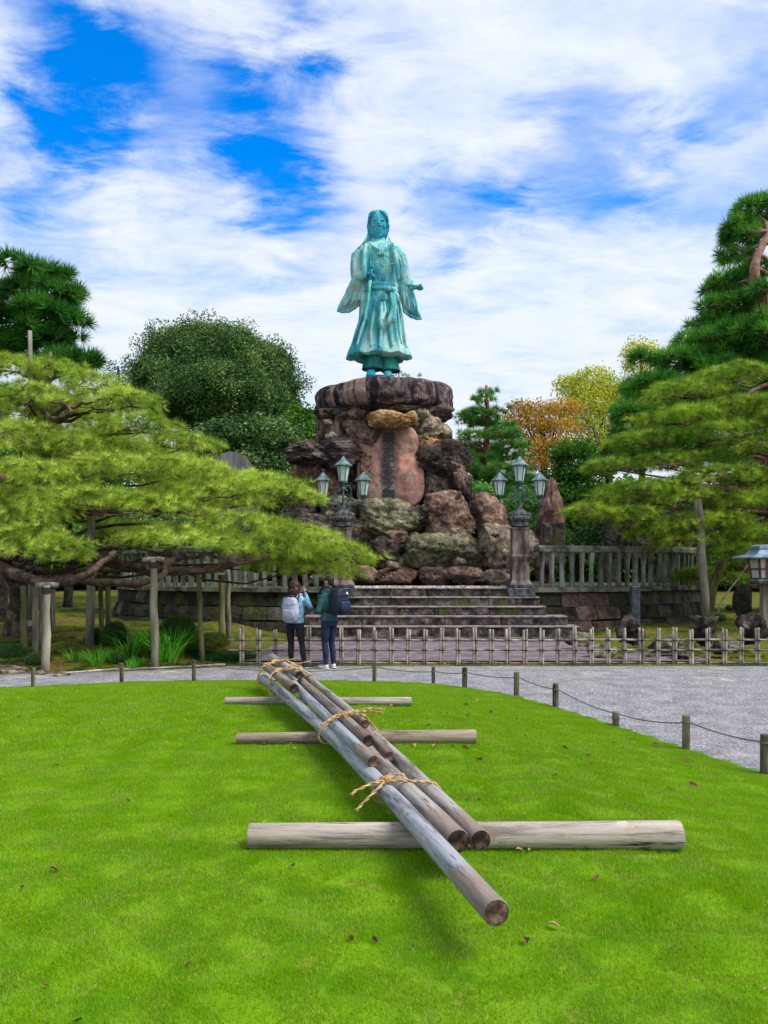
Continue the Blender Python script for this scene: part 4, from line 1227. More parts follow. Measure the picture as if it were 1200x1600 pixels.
# fold ridges over robe and sleeves
rf = random.Random(4)
for (x0, z0, x1, z1, y0, y1, w) in [(578, 470, 560, 548, -22, -33, 1.6), (586, 474, 580, 550, -25, -36, 1.7), (596, 476, 594, 552, -26, -37, 1.6), (606, 474, 612, 550, -25, -35, 1.8), (616, 470, 628, 545, -20, -30, 1.7),
                                    (571, 470, 552, 545, -16, -25, 1.5), (622, 465, 636, 548, -14, -20, 1.5)]:
    mb.tube([S(x0 + (x1 - x0) * t + 1.2 * math.sin(t * 5 + x0), z0 + (z1 - z0) * t, y0 + (y1 - y0) * t ** 1.5 + 1.0) for t in (0, .25, .5, .75, 1)], [w * 1.45 * SU * f for f in (.4, .9, 1.1, 1.2, .7)], seg=6)
for (x0, z0, x1, z1, y) in [(556, 402, 566, 434, -13), (561, 398, 573, 430, -14), (567, 396, 574, 420, -15), (551, 410, 562, 440, -11), (552, 430, 570, 434, -14), (551, 436, 568, 440, -14),
                            (552, 455, 538, 482, -9), (558, 455, 546, 484, -10), (564, 455, 553, 482, -10), (568, 450, 560, 474, -10), (626, 402, 632, 436, -13), (631, 410, 638, 444, -11), (621, 402, 627, 430, -14),
                            (630, 452, 640, 488, -12), (636, 452, 648, 488, -11), (641, 456, 653, 492, -8), (627, 455, 632, 482, -12)]:
    mb.tube([S(x0 + (x1 - x0) * t + 1.5 * math.sin(math.pi * t), z0 + (z1 - z0) * t, y + 1.0 * t) for t in (0, .33, .66, 1)], [.6 * SU, 2.0 * SU, 2.0 * SU, .6 * SU], seg=6)
robe = mb.obj('robe', BR, statue, sm=True)
fuse(robe, 0.020, it=2, fac=0.4)
# trouser legs and feet
for (cx, x0, w0, w1, zb, y) in ((583, 583, 13, 17.5, 580, -8), (608, 610, 12, 15, 581, -2)):
    mb = MB(); mb.loft([ering(cx, 546, w0, 11, y, 40, .03, 6), ering(cx, 560, w0 + 1.5, 13, y, 40, .06, 6), ering(x0, zb - 4, w1 - 1, 14, y, 40, .045, 6), ering(x0, zb, w1, 15, y, 40, .045, 6), ering(x0, zb - 2, w1 - 3, 12, y, 40, .045, 6)])
    mb.obj('trouser_leg', BRD, statue, sm=True)
for (cx, y) in ((580, -10), (606, -3)):
    mb = MB(); mb.loft([ering(cx, 572, 6, 6, y, 24), ering(cx, 580, 6, 6.5, y, 24), ering(cx, 584, 6.5, 9, y - 4, 24), ering(cx, 590, 7.5, 12, y - 5, 24), ering(cx, 594, 7.5, 12, y - 5, 24)])
    mb.obj('foot', BRB, statue, sm=True)
mb = MB(); mb.bbox(S(594, 594, -2), (44 * SU, 34 * SU, 9 * SU), .02); mb.obj('foot_plate', BRD, statue)
# head
mb = MB()
hp = []
for (z, rx, ry, y) in [(381, 9, 9, 1), (377, 9, 9, 0), (375.5, 5.5, 6, -7), (373, 9, 10, -4), (369, 12, 13, -2), (363, 14, 15, -1), (355, 15, 16.5, 0), (347, 15.2, 17, 0), (340, 14.5, 16, 0), (334, 12, 13.5, 1), (330.5, 7, 8, 1), (329, 2, 2, 1)]:
    hp.append(ering(591, z, rx, ry, y, 32))
mb.loft(hp)
mb.tube([S(592, 345, -15.5), S(592, 351, -17), S(592, 357, -19.5), S(592, 359, -18)], [.8 * SU, 1.1 * SU, 1.8 * SU, 1.2 * SU], seg=8)     # nose
mb.ell(S(589.6, 359, -16.5), (1.2 * SU, 1.2 * SU, 1 * SU)); mb.ell(S(594.4, 359, -16.5), (1.6 * SU, 1.6 * SU, 1.2 * SU))
for s in (-1, 1):
    mb.tube([S(592 + s * 2.5, 346.5, -15.8), S(592 + s * 6, 344.5, -15.2), S(592 + s * 10.5, 346.5, -12)], [.9 * SU, 1.2 * SU, .7 * SU], seg=6)   # brow
    mb.ell(S(592 + s * 6, 350.4, -14.4), (3.3 * SU, 2.0 * SU, 1.5 * SU))                                        # eye
    mb.ell(S(592 + s * 7, 358.5, -12.2), (4.2 * SU, 3.4 * SU, 4.5 * SU))                                       # cheek
    mb.ell(S(591 + s * 15.8, 353, 0), (2.2 * SU, 3.4 * SU, 5.5 * SU))                                         # ear
    mb.ell(S(591 + s * 15.8, 359.5, 0), (1.6 * SU, 1.8 * SU, 3.0 * SU))
mb.tube([S(587.2, 365, -13), S(589.5, 364.2, -15), S(592, 364.8, -15.6), S(594.5, 364.2, -15), S(596.8, 365, -13)], [.6 * SU, 1.1 * SU, .9 * SU, 1.1 * SU, .6 * SU], seg=6)
mb.tube([S(588.5, 367, -13), S(592, 367.8, -15), S(595.5, 367, -13)], [.7 * SU, 1.4 * SU, .7 * SU], seg=6)
mb.ell(S(592, 372.5, -12), (4 * SU, 3 * SU, 3 * SU))
hd = mb.obj('head', BRB, statue, sm=True); fuse(hd, 0.011, it=1, fac=.4)
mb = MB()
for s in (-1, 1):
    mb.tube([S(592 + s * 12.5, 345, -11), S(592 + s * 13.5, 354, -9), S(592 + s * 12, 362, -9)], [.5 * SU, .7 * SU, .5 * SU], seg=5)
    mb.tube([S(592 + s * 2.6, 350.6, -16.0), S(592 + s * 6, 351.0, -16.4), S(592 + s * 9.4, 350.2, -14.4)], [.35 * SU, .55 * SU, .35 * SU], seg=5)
mb.obj('face_shadow_line', FLAT('bronze_shadow_line', (0.006, 0.05, 0.08, 1)), statue, sm=True)  # dark tubes draw shade lines across the eyes and down the face sides
# hair: parted cap, side loops and long fall over one shoulder
mb = MB()
for s in (-1, 1):
    mb.loft([[S(591 + s * 6.5 + 8.4 * math.cos(a) * k, 339.5 + zz - 6.5 * math.sin(a) * k, y) for a in [2 * math.pi * j / 20 for j in range(20)]] for (k, y, zz) in ((.35, -14.5, 0), (.8, -12, -.5), (1, -7, -1), (1.08, 0, -1), (1.0, 8, 0), (.75, 14, 2), (.3, 17, 4))])
    mb.tube([S(591 + s * 2, 335.5, -14), S(591 + s * 8, 338, -15), S(591 + s * 13, 343.5, -12), S(591 + s * 15.2, 350, -6)], [2 * SU, 2.7 * SU, 2.6 * SU, 2 * SU], seg=10)
    mb.tube([S(591 + s * 14.5, 344, 4), S(591 + s * 14.5, 354, 6), S(591 + s * 13, 364, 7), S(591 + s * 10, 372, 7)], [2.4 * SU, 2.6 * SU, 2.4 * SU, 2 * SU], seg=10)
for (x0, x1, x2) in ((577, 573, 566), (580, 577, 571), (575, 570, 562)):
    mb.tube([S(x0 + 2, 362, 1), S(x0, 372, 0), S(x1, 381, -3), S(x2, 392, -10), S(x2 + 3, 401, -14)], [2.6 * SU, 3.2 * SU, 3.2 * SU, 2.6 * SU, 1.2 * SU], seg=8)
mb.loft([ering(591, 345, 14, 10, 8, 24), ering(591, 360, 13.5, 9, 9, 24), ering(591, 375, 12, 8, 10, 24), ering(591, 400, 12, 6, 15, 24), ering(591, 440, 6, 3, 22, 24)])
hr = mb.obj('hair', BRB, statue, sm=True); fuse(hr, 0.013, it=1, fac=.4)
# hands
def fist(c, fw, up, s, mat, name='hand'):
    """closed hand: palm, four curled fingers, thumb; c wrist, fw direction of the forearm"""
    c, fw, up = Vector(c), Vector(fw).normalized(), Vector(up).normalized()
    sd_ = fw.cross(up).normalized()
    m = MB()
    rot = Matrix((sd_, fw, up)).transposed()
    m.ell(c + fw * 5 * s, (4.6 * s, 6 * s, 3.2 * s), rot=rot)
    m.tube([c - fw * 7 * s, c + fw * 2 * s], [3.6 * s, 3.0 * s], seg=10)
    for i, l in enumerate((4.3, 4.8, 4.5, 3.7)):
        o_ = sd_ * (i - 1.5) * 2.3 * s
        k0 = c + fw * 8.5 * s + o_ + up * 1.2 * s
        m.tube([k0, k0 + fw * l * .75 * s, k0 + fw * l * .8 * s - up * l * .7 * s, k0 + fw * l * .1 * s - up * l * .95 * s], [1.35 * s, 1.3 * s, 1.2 * s, 1.0 * s], seg=8)
    m.tube([c + fw * 3 * s - sd_ * 4 * s, c + fw * 7 * s - sd_ * 5.4 * s - up * 1.5 * s, c + fw * 10.5 * s - sd_ * 3 * s - up * 3 * s], [1.7 * s, 1.5 * s, 1.1 * s], seg=8)
    o = m.obj(name, mat, statue, sm=True); fuse(o, 0.012, it=1, fac=.3)
fist(S(574, 440, -24), (0.75, -0.45, -0.12), (0, 0.2, 1), SU * 1.0, BRB)
fist(S(647, 454, -14), (0.95, -0.25, 0.02), (0, 0.2, 1), SU * 1.05, BRL)
mb = MB(); mb.tube([S(630, 449, -6), S(640, 452, -11), S(648, 454, -14)], [7 * SU, 5 * SU, 3.6 * SU], seg=12); mb.ell(S(643, 443.5, -9), (2.2 * SU,) * 3); mb.obj('cuff', BRD, statue, sm=True)
# sword: scabbard, guard, hilt, in front of the skirt
sw = MB()
q = [(579, 449, -32), (577.5, 465, -33), (575.5, 482, -34), (572.5, 498, -35), (568.5, 514, -36)]
sw.tube([S(*a) for a in q], [2.5 * SU, 2.3 * SU, 2.0 * SU, 1.7 * SU, .7 * SU], seg=8)
sw = sw.obj('sword', BRL, statue, sm=True)
mb = MB(); mb.tube([S(579.2, 446, -31.5), S(581, 431, -31)], [2.2 * SU, 2.0 * SU], seg=8); mb.ell(S(581.4, 429, -31), (2.8 * SU,) * 3); mb.obj('hilt', BRB, sw, sm=True)
mb = MB(); mb.ell(S(579.2, 447, -31.6), (5 * SU, 4 * SU, 1.1 * SU)); mb.obj('guard', BRB, sw, sm=True)
# belt, knots and sash tails
mb = MB(); mb.loft([ering(594, 461, 31.2, 25, n=48), ering(594, 459, 32, 25.8, n=48), ering(594, 456.5, 32, 25.8, n=48), ering(594, 455, 31, 25, n=48), ering(594, 453, 31.8, 25.6, n=48), ering(594, 450, 31.5, 25.4, n=48), ering(594, 448, 30.5, 24.4, n=48)])
mb.obj('belt', BR, statue, sm=True)
mb = MB()
mb.ell(S(607, 461, -27), (4.5 * SU, 4 * SU, 4.5 * SU)); mb.ell(S(613, 461, -25), (6 * SU, 3.5 * SU, 4.5 * SU)); mb.ell(S(599, 474, -28), (6 * SU, 3.5 * SU, 6.5 * SU))
mb.tube([S(616, 463, -24), S(620, 470, -23), S(619, 482, -22)], [3 * SU, 4 * SU, 2.5 * SU], seg=8)
for k in range(3): mb.tube([S(599 + (4.5 - k * 1.5) * math.cos(a), 474 + (4.8 - k * 1.5) * math.sin(a), -31.2 - k * .4) for a in [2 * math.pi * j / 12 for j in range(13)]], .6 * SU, seg=5)
mb.obj('sash_knot', BRL if False else BR, statue, sm=True)
for pts in ([(600, 480, -29), (602, 495, -31), (597, 508, -34), (589, 518, -37)], [(597, 480, -29), (596, 498, -32), (594, 512, -35), (594, 524, -38)],
            [(611, 466, -27), (613, 485, -29), (610, 505, -32), (605, 520, -36)], [(615, 466, -26), (617, 488, -28), (616, 505, -31), (611, 514, -34)]):
    r_ = []
    for i, (x, z, y) in enumerate(pts):
        w = [1.6, 2.6, 3.0, 3.4][i]
        r_.append([S(x + w * math.cos(a), z + (.0 if i < 3 else w * .5 * math.cos(a)), y + 1.0 * math.sin(a)) for a in [2 * math.pi * j / 10 for j in range(10)]])
    m_ = MB(); m_.loft(r_); m_.obj('sash_tail', BR, statue, sm=True)
# bead strings
bead = MB(); bead.ell((0, 0, 0), (1, 1, 1), seg=8, rings=5); bme = bead.mesh('bead'); bme.materials.append(BRL); smooth(bme)
def beads(pts, step=2.6, r=1.25):
    pts = [Vector(p) for p in pts]
    name = thing  # keep flake quiet
    m = MB()
    for a, b in zip(pts[:-1], pts[1:]):
        n_ = max(1, int((b - a).length / step))
        for i in range(n_):
            p = a.lerp(b, (i + .5) / n_)
            m.ell(S(p.x, p.z, p.y), (r * SU,) * 3, seg=7, rings=5)
    return m.obj('bead_string', BRL, statue, sm=True)
beads([(575, -14, 384), (577, -22, 395), (579, -26, 412), (580, -28, 430), (580, -30, 440)], r=1.35)
beads([(580, -20, 391), (590, -25, 398), (600, -27, 402), (606, -26, 398), (612, -20, 390)], 2.2, 1.0)
beads([(600, -28, 404), (600.5, -29, 410), (600, -29, 417)], 2.4, 1.4)
beads([(613, -18, 386), (617, -23, 400), (619, -25, 414), (621, -25, 430)], r=1.3)
beads([(583, -28, 422), (592, -29, 422), (603, -30, 428), (611, -28, 423), (619, -25, 420)], 2.2, 1.1)
for x in (603, 606.5, 610): beads([(x, -30, 429), (x, -30, 437)], 2.2, 1.1)
beads([(583, -28, 423), (585, -29, 434)], 2.4, 1.2)
beads([(607, -10, 375), (611, -17, 386)], 2.0, 1.3); beads([(574, -10, 372), (571, -12, 384)], 2.2, 1.4)
mb = MB()
mb.tube([S(x, z, y) for x, y, z in [(599, -25.5, 407), (608, -25, 413), (617, -24, 422)]], .7 * SU, seg=5)
mb.obj('garment_seam', BRD, statue)

# little green plant on the slab beside the feet
m_gleaf = LEAF('fresh_leaves', (0.05, 0.14, 0.012, 1), (0.15, 0.32, 0.03, 1), (0.34, 0.48, 0.08, 1), transl=0.4)
wd = thing('weed', 'small bright green weed growing on the top slab beside the statue feet', 'plant', P(622, 590, 24.9))
pts, sc_ = [], []
for (x, z, r) in ((618, 584, 5), (625, 580, 5), (630, 585, 5), (636, 587, 3), (655, 586, 2.5), (610, 588, 3)):
    for _ in range(14):
        pts.append(P(x + rf.gauss(0, r * .5), z + rf.gauss(0, r * .4), 24.7 + rf.uniform(-.2, .2)))
scatter('foliage', tile_leaves(8, .3, .55), [tuple(p) for p in pts], RNG.normal(size=(len(pts), 3)), RNG.uniform(.05, .09, len(pts)), m_gleaf, wd)
mb = MB(); mb.tube([P(620, 597, 24.8), P(624, 582, 24.7)], .012, seg=5); mb.obj('stem', m_moss, wd)

# ---------------------------------------------------------------- people
skin = FLAT('skin', (0.42, 0.24, 0.17, 1), rough=0.5, vary=.06)
def person(label, base, rot, H, hair, top, trou, shoe, curly, arms, legs, group=None):
    """standing figure built facing +Y in its own space; arms, legs: joint lists for (left, right)"""
    t = thing('person', label, 'person', (0, 0, 0), group)
    k = H / 1.75
    V3 = lambda *a: Vector(a) * k
    # continuous body under the clothes, with head, neck, hands
    b = MB()
    hz = 1.63
    b.ell(V3(0, 0, hz), (.076 * k, .092 * k, .108 * k), seg=20, rings=14)
    b.ell(V3(0, .02, hz - .065), (.056 * k, .066 * k, .058 * k), seg=16, rings=10)
    b.tube([V3(0, -.01, 1.38), V3(0, .0, 1.47), V3(0, .005, 1.56)], [.062 * k, .054 * k, .052 * k], seg=14)
    b.tube([V3(0, .085, hz + .01), V3(0, .105, hz - .02), V3(0, .09, hz - .03)], [.008 * k, .014 * k, .008 * k], seg=8)
    b.tube([V3(-.022, .086, hz - .062), V3(0, .096, hz - .062), V3(.022, .086, hz - .062)], .007 * k, seg=6)
    for s in (-1, 1):
        b.ell(V3(s * .077, -.005, hz - .01), (.012 * k, .02 * k, .032 * k))
        b.ell(V3(s * .03, .078, hz + .005), (.016 * k, .014 * k, .01 * k))
    b.loft([[V3(rx * math.cos(a), ry * math.sin(a), z) for a in [2 * math.pi * j / 20 for j in range(20)]] for (z, rx, ry) in ((.86, .13, .09), (1.0, .13, .09), (1.1, .12, .08), (1.3, .15, .09), (1.42, .11, .07))])
    for s, (j, lg) in enumerate(zip(arms, legs)):
        sg = -1 if s == 0 else 1
        A = [V3(*p) for p in j]
        b.tube(A, [.045 * k, .036 * k, .026 * k], seg=12)
        Lg = [V3(*p) for p in lg]
        b.tube(Lg[:3], [.07 * k, .048 * k, .036 * k], seg=12)
        # hand: palm, four fingers, thumb
        w = A[2]; fd = (A[2] - A[1]).normalized(); sd2 = fd.cross(Vector((0, 1, .2))).normalized(); n_ = sd2.cross(fd)
        pal = w + fd * .05 * k
        b.ell(pal, (.038 * k, .045 * k, .018 * k), rot=Matrix((sd2, fd, n_)).transposed())
        for i, fl in enumerate((.060, .070, .066, .052)):
            q0 = pal + fd * .035 * k + sd2 * (i - 1.5) * .019 * k
            b.tube([q0, q0 + fd * fl * .5 * k + n_ * .004 * k, q0 + fd * fl * .85 * k + n_ * .022 * k], [.0095 * k, .0090 * k, .0075 * k], seg=7)
        b.tube([w + fd * .02 * k + sd2 * .028 * k * -sg, w + fd * .05 * k + sd2 * .05 * k * -sg + n_ * .01 * k, w + fd * .08 * k + sd2 * .048 * k * -sg + n_ * .02 * k], [.012 * k, .011 * k, .009 * k], seg=7)
    o = b.obj('body', skin, t, sm=True); fuse(o, .0075, it=2, fac=.3)
    e_ = MB()
    for s in (-1, 1): e_.ell(V3(s * .03, .088, hz + .005), (.008 * k, .006 * k, .006 * k))
    e_.obj('eye', FLAT('eye_dark', (.02, .015, .01, 1)), t)
    # trousers
    b = MB()
    b.loft([[V3(rx * math.cos(a), ry * math.sin(a) - .01, z) for a in [2 * math.pi * j / 24 for j in range(24)]] for (z, rx, ry) in ((.80, .165, .125), (.88, .175, .135), (.96, .165, .12), (1.04, .15, .105))])
    for lg in legs:
        Lg = [V3(*p) for p in lg]
        m1 = Lg[0].lerp(Lg[1], .5) + V3(0, -.012, 0); m2 = Lg[1].lerp(Lg[2], .4) + V3(0, -.018, 0)
        b.tube([Lg[0], m1, Lg[1], m2, Lg[2]], [.092 * k, .082 * k, .060 * k, .060 * k, .044 * k], seg=16)
    o = b.obj('trousers', trou, t, sm=True); fuse(o, .011, it=3)
    # jacket
    b = MB()
    b.loft([[V3(rx * math.cos(a) * (1 + .02 * math.sin(7 * a + z * 9)), ry * math.sin(a), z) for a in [2 * math.pi * j / 28 for j in range(28)]] for (z, rx, ry) in
            ((.90, .185, .14), (.93, .19, .145), (1.02, .175, .13), (1.15, .175, .125), (1.28, .19, .13), (1.38, .19, .12), (1.44, .15, .10), (1.475, .075, .075))])
    for j in arms:
        A = [V3(*p) for p in j]
        m1 = A[0].lerp(A[1], .5); m2 = A[1].lerp(A[2], .5)
        b.tube([A[0], m1, A[1], m2, A[2] - (A[2] - A[1]).normalized() * .01 * k], [.070 * k, .058 * k, .053 * k, .047 * k, .038 * k], seg=14)
        for q in (.25, .5, .75, .93): 
            c1 = A[0].lerp(A[1], q); b.ell(c1 + Vector((.01, .01, 0)), (.06 * k, .06 * k, .02 * k))
    b.tube([V3(-.07, -.03, 1.47), V3(-.045, .045, 1.47), V3(.045, .045, 1.47), V3(.07, -.03, 1.47), V3(0, -.075, 1.48), V3(-.07, -.03, 1.47)], .020 * k, seg=8)
    if not curly:      # hood
        b.ell(V3(0, -.10, 1.43), (.115 * k, .05 * k, .065 * k)); b.tube([V3(-.11, -.06, 1.46), V3(0, -.14, 1.44), V3(.11, -.06, 1.46)], .024 * k, seg=8)
    o = b.obj('jacket', top, t, sm=True); fuse(o, .010, it=2, fac=.4)
    # shoes
    for lg in legs:
        a = V3(*lg[2]); b = MB()
        toe = Vector(lg[3]) if len(lg) > 3 else Vector((0, 1, 0))
        f = toe.normalized(); z0 = a.z - .075 * k
        b.ell(Vector((a.x, a.y, z0 + .045 * k)) + f * .0 * k, (.043 * k, .052 * k, .05 * k)); b.ell(Vector((a.x, a.y, z0 + .030 * k)) + f * .10 * k, (.045 * k, .085 * k, .034 * k), rot=Matrix.Rotation(math.atan2(-f.x, f.y), 3, 'Z'))
        so = b.obj('shoe', shoe[0], t, sm=True)
        c = MB(); c.ell(Vector((a.x, a.y, z0 + .008 * k)) + f * .05 * k, (.050 * k, .145 * k, .014 * k), rot=Matrix.Rotation(math.atan2(-f.x, f.y), 3, 'Z')); c.obj('sole', shoe[1], so, sm=True)
    # hair
    b = MB()
    if curly:
        b.ell(V3(0, -.025, hz + .015), (.108 * k, .108 * k, .112 * k)); b.ell(V3(0, -.065, hz - .10), (.125 * k, .085 * k, .13 * k)); b.ell(V3(0, -.075, hz - .20), (.105 * k, .06 * k, .09 * k))
        ho = b.obj('hair', hair, t, sm=True)
        b = MB(); rc = random.Random(3)
        for _ in range(330):
            a = rc.uniform(0, 6.28); zz = rc.uniform(-.30, .12)
            rr_ = .112 if zz > -.05 else .118
            if zz > .02: rr_ *= math.sqrt(max(.05, 1 - ((zz - .0) / .14) ** 2))
            p = Vector((math.cos(a) * rr_, math.sin(a) * rr_ * .85 - (.03 if zz > -.05 else .065), hz + zz))
            if math.sin(a) > .55: continue
            d0 = Vector((math.cos(a), math.sin(a), 0)); s2 = Vector((-math.sin(a), math.cos(a), 0))
            b.tube([(p + s2 * .016 * math.cos(i * 1.3) + d0 * .014 * math.sin(i * 1.3) - Vector((0, 0, .014 * i))) * k for i in range(6)], [.006 * k] * 5 + [.002 * k], seg=5)
        b.obj('curl', hair, ho, sm=True)
    else:
        b.loft([[V3((.079 * r) * math.cos(a), (.094 * r) * math.sin(a) - .008, hz + z) for a in [2 * math.pi * j / 20 for j in range(20)]] for (z, r) in ((.02, 1.04), (.06, 1.02), (.085, .84), (.105, .57), (.116, .2))])
        b.ell(V3(0, -.045, hz - .005), (.077 * k, .058 * k, .075 * k))
        ho = b.obj('hair', hair, t, sm=True); fuse(ho, .008, it=3)
    t.location = base; t.rotation_euler = (0, 0, rot)
    return t
m_denim = MAT('pale_denim', [(0.3, (0.10, 0.25, 0.40, 1)), (0.7, (0.24, 0.44, 0.58, 1))], scale=9, rough=0.85, bscale=30, bump=0.5, bdist=0.01)
m_teal = MAT('teal_fleece', [(0.3, (0.018, 0.065, 0.075, 1)), (0.7, (0.040, 0.115, 0.125, 1))], scale=9, rough=0.9, bscale=25, bump=0.4, bdist=0.01)
m_black = FLAT('black_trousers', (0.008, 0.008, 0.012, 1), rough=0.85)
m_jeans = FLAT('dark_blue_jeans', (0.012, 0.022, 0.055, 1), rough=0.9, vary=.4, scale=9)
m_hairb = FLAT('brown_hair', (0.055, 0.022, 0.016, 1), rough=0.45, vary=.5, scale=30)
m_hairs = FLAT('dark_hair', (0.022, 0.014, 0.010, 1), rough=0.6, vary=.3)
m_white = FLAT('white_rubber', (0.62, 0.60, 0.55, 1), rough=0.6)
m_navy = FLAT('navy_shoe', (0.02, 0.035, 0.06, 1), rough=0.6)
w_base = Vector(((461 - 600) / FPX * 15.35, 15.35, 0.0))
woman = person('woman with curly brown hair, denim jacket and black trousers, seen from behind, hands raised', w_base, R(-16), 1.68, m_hairb, m_denim, m_black, (m_navy, m_white), True,
               [[(-.185, 0, 1.38), (-.30, .10, 1.20), (-.13, .20, 1.50)], [(.185, 0, 1.38), (.29, .10, 1.20), (.13, .20, 1.50)]],
               [[(-.095, 0, .86), (-.10, .03, .48), (-.08, 0, .085), (-.1, 1, 0)], [(.095, 0, .86), (.15, .0, .48), (.23, -.06, .085), (.75, .65, 0)]])
m_base = Vector(((514 - 600) / FPX * 15.25, 15.25, 0.0))
man = person('short-haired man in teal jacket and dark blue jeans, seen from behind', m_base, R(52), 1.78, m_hairs, m_teal, m_jeans, (m_white, m_white), False,
             [[(-.19, 0, 1.38), (-.25, .03, 1.10), (-.14, .24, 1.06)], [(.19, 0, 1.38), (.26, .02, 1.11), (.15, .24, 1.06)]],
             [[(-.09, 0, .86), (-.09, .03, .48), (-.08, 0, .085), (-.1, 1, 0)], [(.09, 0, .86), (.09, .02, .48), (.10, -.02, .085), (.2, 1, 0)]])
def backpack(name, label, base, rot, k, mat, mat2, big, patch):
    t = thing(name, label, 'backpack', (0, 0, 0))
    b = MB()
    W, D, z0, z1 = (.155, .10, .94, 1.42) if not big else (.165, .125, .98, 1.46)
    prof = [(0, .55), (.04, .92), (.2, 1.05), (.45, 1.06), (.7, .98), (.88, .82), (.97, .55), (1, .3)]
    yc = -.13 - D
    rings = []
    for (f, s) in prof:
        z = z0 + (z1 - z0) * f
        rings.append([Vector((W * s * math.copysign(abs(math.cos(a)) ** .6, math.cos(a)), yc + D * (.55 + .45 * s) * math.copysign(abs(math.sin(a)) ** .6, math.sin(a)) + .02 * f, z)) * k for a in [2 * math.pi * j / 28 for j in range(28)]])
    b.loft(rings); b.obj('bag_body', mat, t, sm=True)
    b = MB()
    pz0, pz1 = z0 + .05, z0 + (z1 - z0) * .52
    rings = []
    for (f, s) in [(0, .6), (.1, .95), (.5, 1), (.85, .95), (1, .7)]:
        rings.append([Vector((W * .78 * s * math.copysign(abs(math.cos(a)) ** .5, math.cos(a)), yc - D - .005 + .045 * s * math.copysign(abs(math.sin(a)) ** .6, math.sin(a)), pz0 + (pz1 - pz0) * f)) * k for a in [2 * math.pi * j / 20 for j in range(20)]])
    b.loft(rings); b.obj('front_pocket', mat2, t, sm=True)
    for s in (-1, 1):
        b = MB(); b.tube([Vector(p) * k for p in [(s * .07, -.15, z1 - .03), (s * .105, -.10, 1.46), (s * .125, .02, 1.48), (s * .135, .125, 1.36), (s * .15, .13, 1.2), (s * .16, .02, 1.08), (s * .13, -.13, 1.02)]], .020 * k, seg=6)
        b.obj('strap', mat, t, sm=True)
    b = MB(); b.tube([Vector(p) * k for p in [(-.03, -.16, z1 - .01), (-.03, -.17, z1 + .035), (.03, -.17, z1 + .035), (.03, -.16, z1 - .01)]], .008 * k, seg=6); b.obj('carry_loop', mat, t, sm=True)
    b = MB()
    if patch:
        b.box(Vector((W * .45, yc - D * .86, z1 - .095)) * k, (.055 * k, .012 * k, .042 * k), rot=Euler((R(-14), 0, R(8))).to_matrix()); b.obj('white_patch', m_white, t)
    for zf in (.56, .74):
        b = MB(); z = z0 + (z1 - z0) * zf
        b.tube([Vector((W * 1.0 * math.cos(a), yc + D * 1.03 * math.sin(a), z)) * k for a in [math.pi + math.pi * j / 14 for j in range(15)]], .007 * k, seg=5); b.obj('zip', mat2, t)
    t.location = base; t.rotation_euler = (0, 0, rot)
    return t
m_lav = MAT('lavender_canvas', [(0.3, (0.27, 0.28, 0.38, 1)), (0.7, (0.42, 0.43, 0.54, 1))], scale=10, rough=0.85, bscale=22, bump=0.6, bdist=0.015)
m_lav2 = FLAT('lavender_canvas_pocket', (0.30, 0.31, 0.42, 1), rough=.85)
m_nvy = MAT('navy_nylon', [(0.3, (0.004, 0.006, 0.018, 1)), (0.7, (0.010, 0.016, 0.040, 1))], scale=10, rough=0.6, bscale=22, bump=0.5, bdist=0.012)
m_nvy2 = FLAT('navy_nylon_pocket', (0.012, 0.022, 0.055, 1), rough=.6)
backpack('backpack', 'pale lavender backpack worn by the curly-haired woman', w_base, R(-16), .96, m_lav, m_lav2, False, False)
backpack('backpack', 'large navy blue backpack with small white patch worn by the man', m_base, R(52), 1.06, m_nvy, m_nvy2, True, True)

# ---------------------------------------------------------------- bamboo fence
m_bam = MAT('old_bamboo', [(0.15, (0.14, 0.105, 0.08, 1)), (0.5, (0.30, 0.245, 0.20, 1)), (0.85, (0.48, 0.42, 0.36, 1))], scale=5, stretch=(1, 1, 1), bscale=25, bump=0.3, bdist=0.01, rough=0.6, randcol=0.22, spots=((0.09, 0.075, 0.06, 1), 3.5, 0.63))
m_cord = FLAT('black_cord', (0.012, 0.010, 0.010, 1), rough=0.9)
fence = thing('bamboo_fence', 'low weathered bamboo lattice fence with paired upright canes and dark cord ties', 'fence', (2.5, FENCE_Y, 0))
pk = MB(); prof = [(.024, 0)]
for k in range(3): prof += [(.0235, .10 + .25 * k), (.0265, .115 + .25 * k), (.0235, .13 + .25 * k)]
prof += [(.023, .735), (.016, .742)]
pk.lathe((0, 0, 0), prof, seg=8)
pkm = pk.mesh('bamboo_upright'); pkm.materials.append(m_bam); smooth(pkm)
kt = MB(); kt.tube([Vector((.052 * math.cos(a), .046 * math.sin(a), .006 * math.sin(3 * a))) for a in [2 * math.pi * j / 10 for j in range(11)]], .0085, seg=5); kt.box((0, -.045, 0), (.022, .02, .02)); kt.tube([(0, -.05, 0), (.012, -.058, -.03), (.006, -.06, -.055)], .004, seg=4)
ktm = kt.mesh('cord_tie'); ktm.materials.append(m_cord)
x = (378 - 600) / FPX * FENCE_Y
i = 0
while x < 9.8:
    for s in (-1, 1):
        o = bpy.data.objects.new('bamboo_upright', pkm); COL.objects.link(o); o.parent = fence
        o.location = Vector((x + s * .0245, FENCE_Y + rf.uniform(-.006, .006), rf.uniform(-.05, 0.015))) - fence.location
        o.rotation_euler = (rf.uniform(-.015, .015), rf.uniform(-.022, .022), rf.uniform(0, 6))
        if rf.random() < .25: o.scale = (1, 1, 1.03)
    for z in (.50, .30):
        o = bpy.data.objects.new('cord_tie', ktm); COL.objects.link(o); o.parent = fence
        o.location = Vector((x, FENCE_Y, z)) - fence.location
    x += 26.0 / FPX * FENCE_Y; i += 1
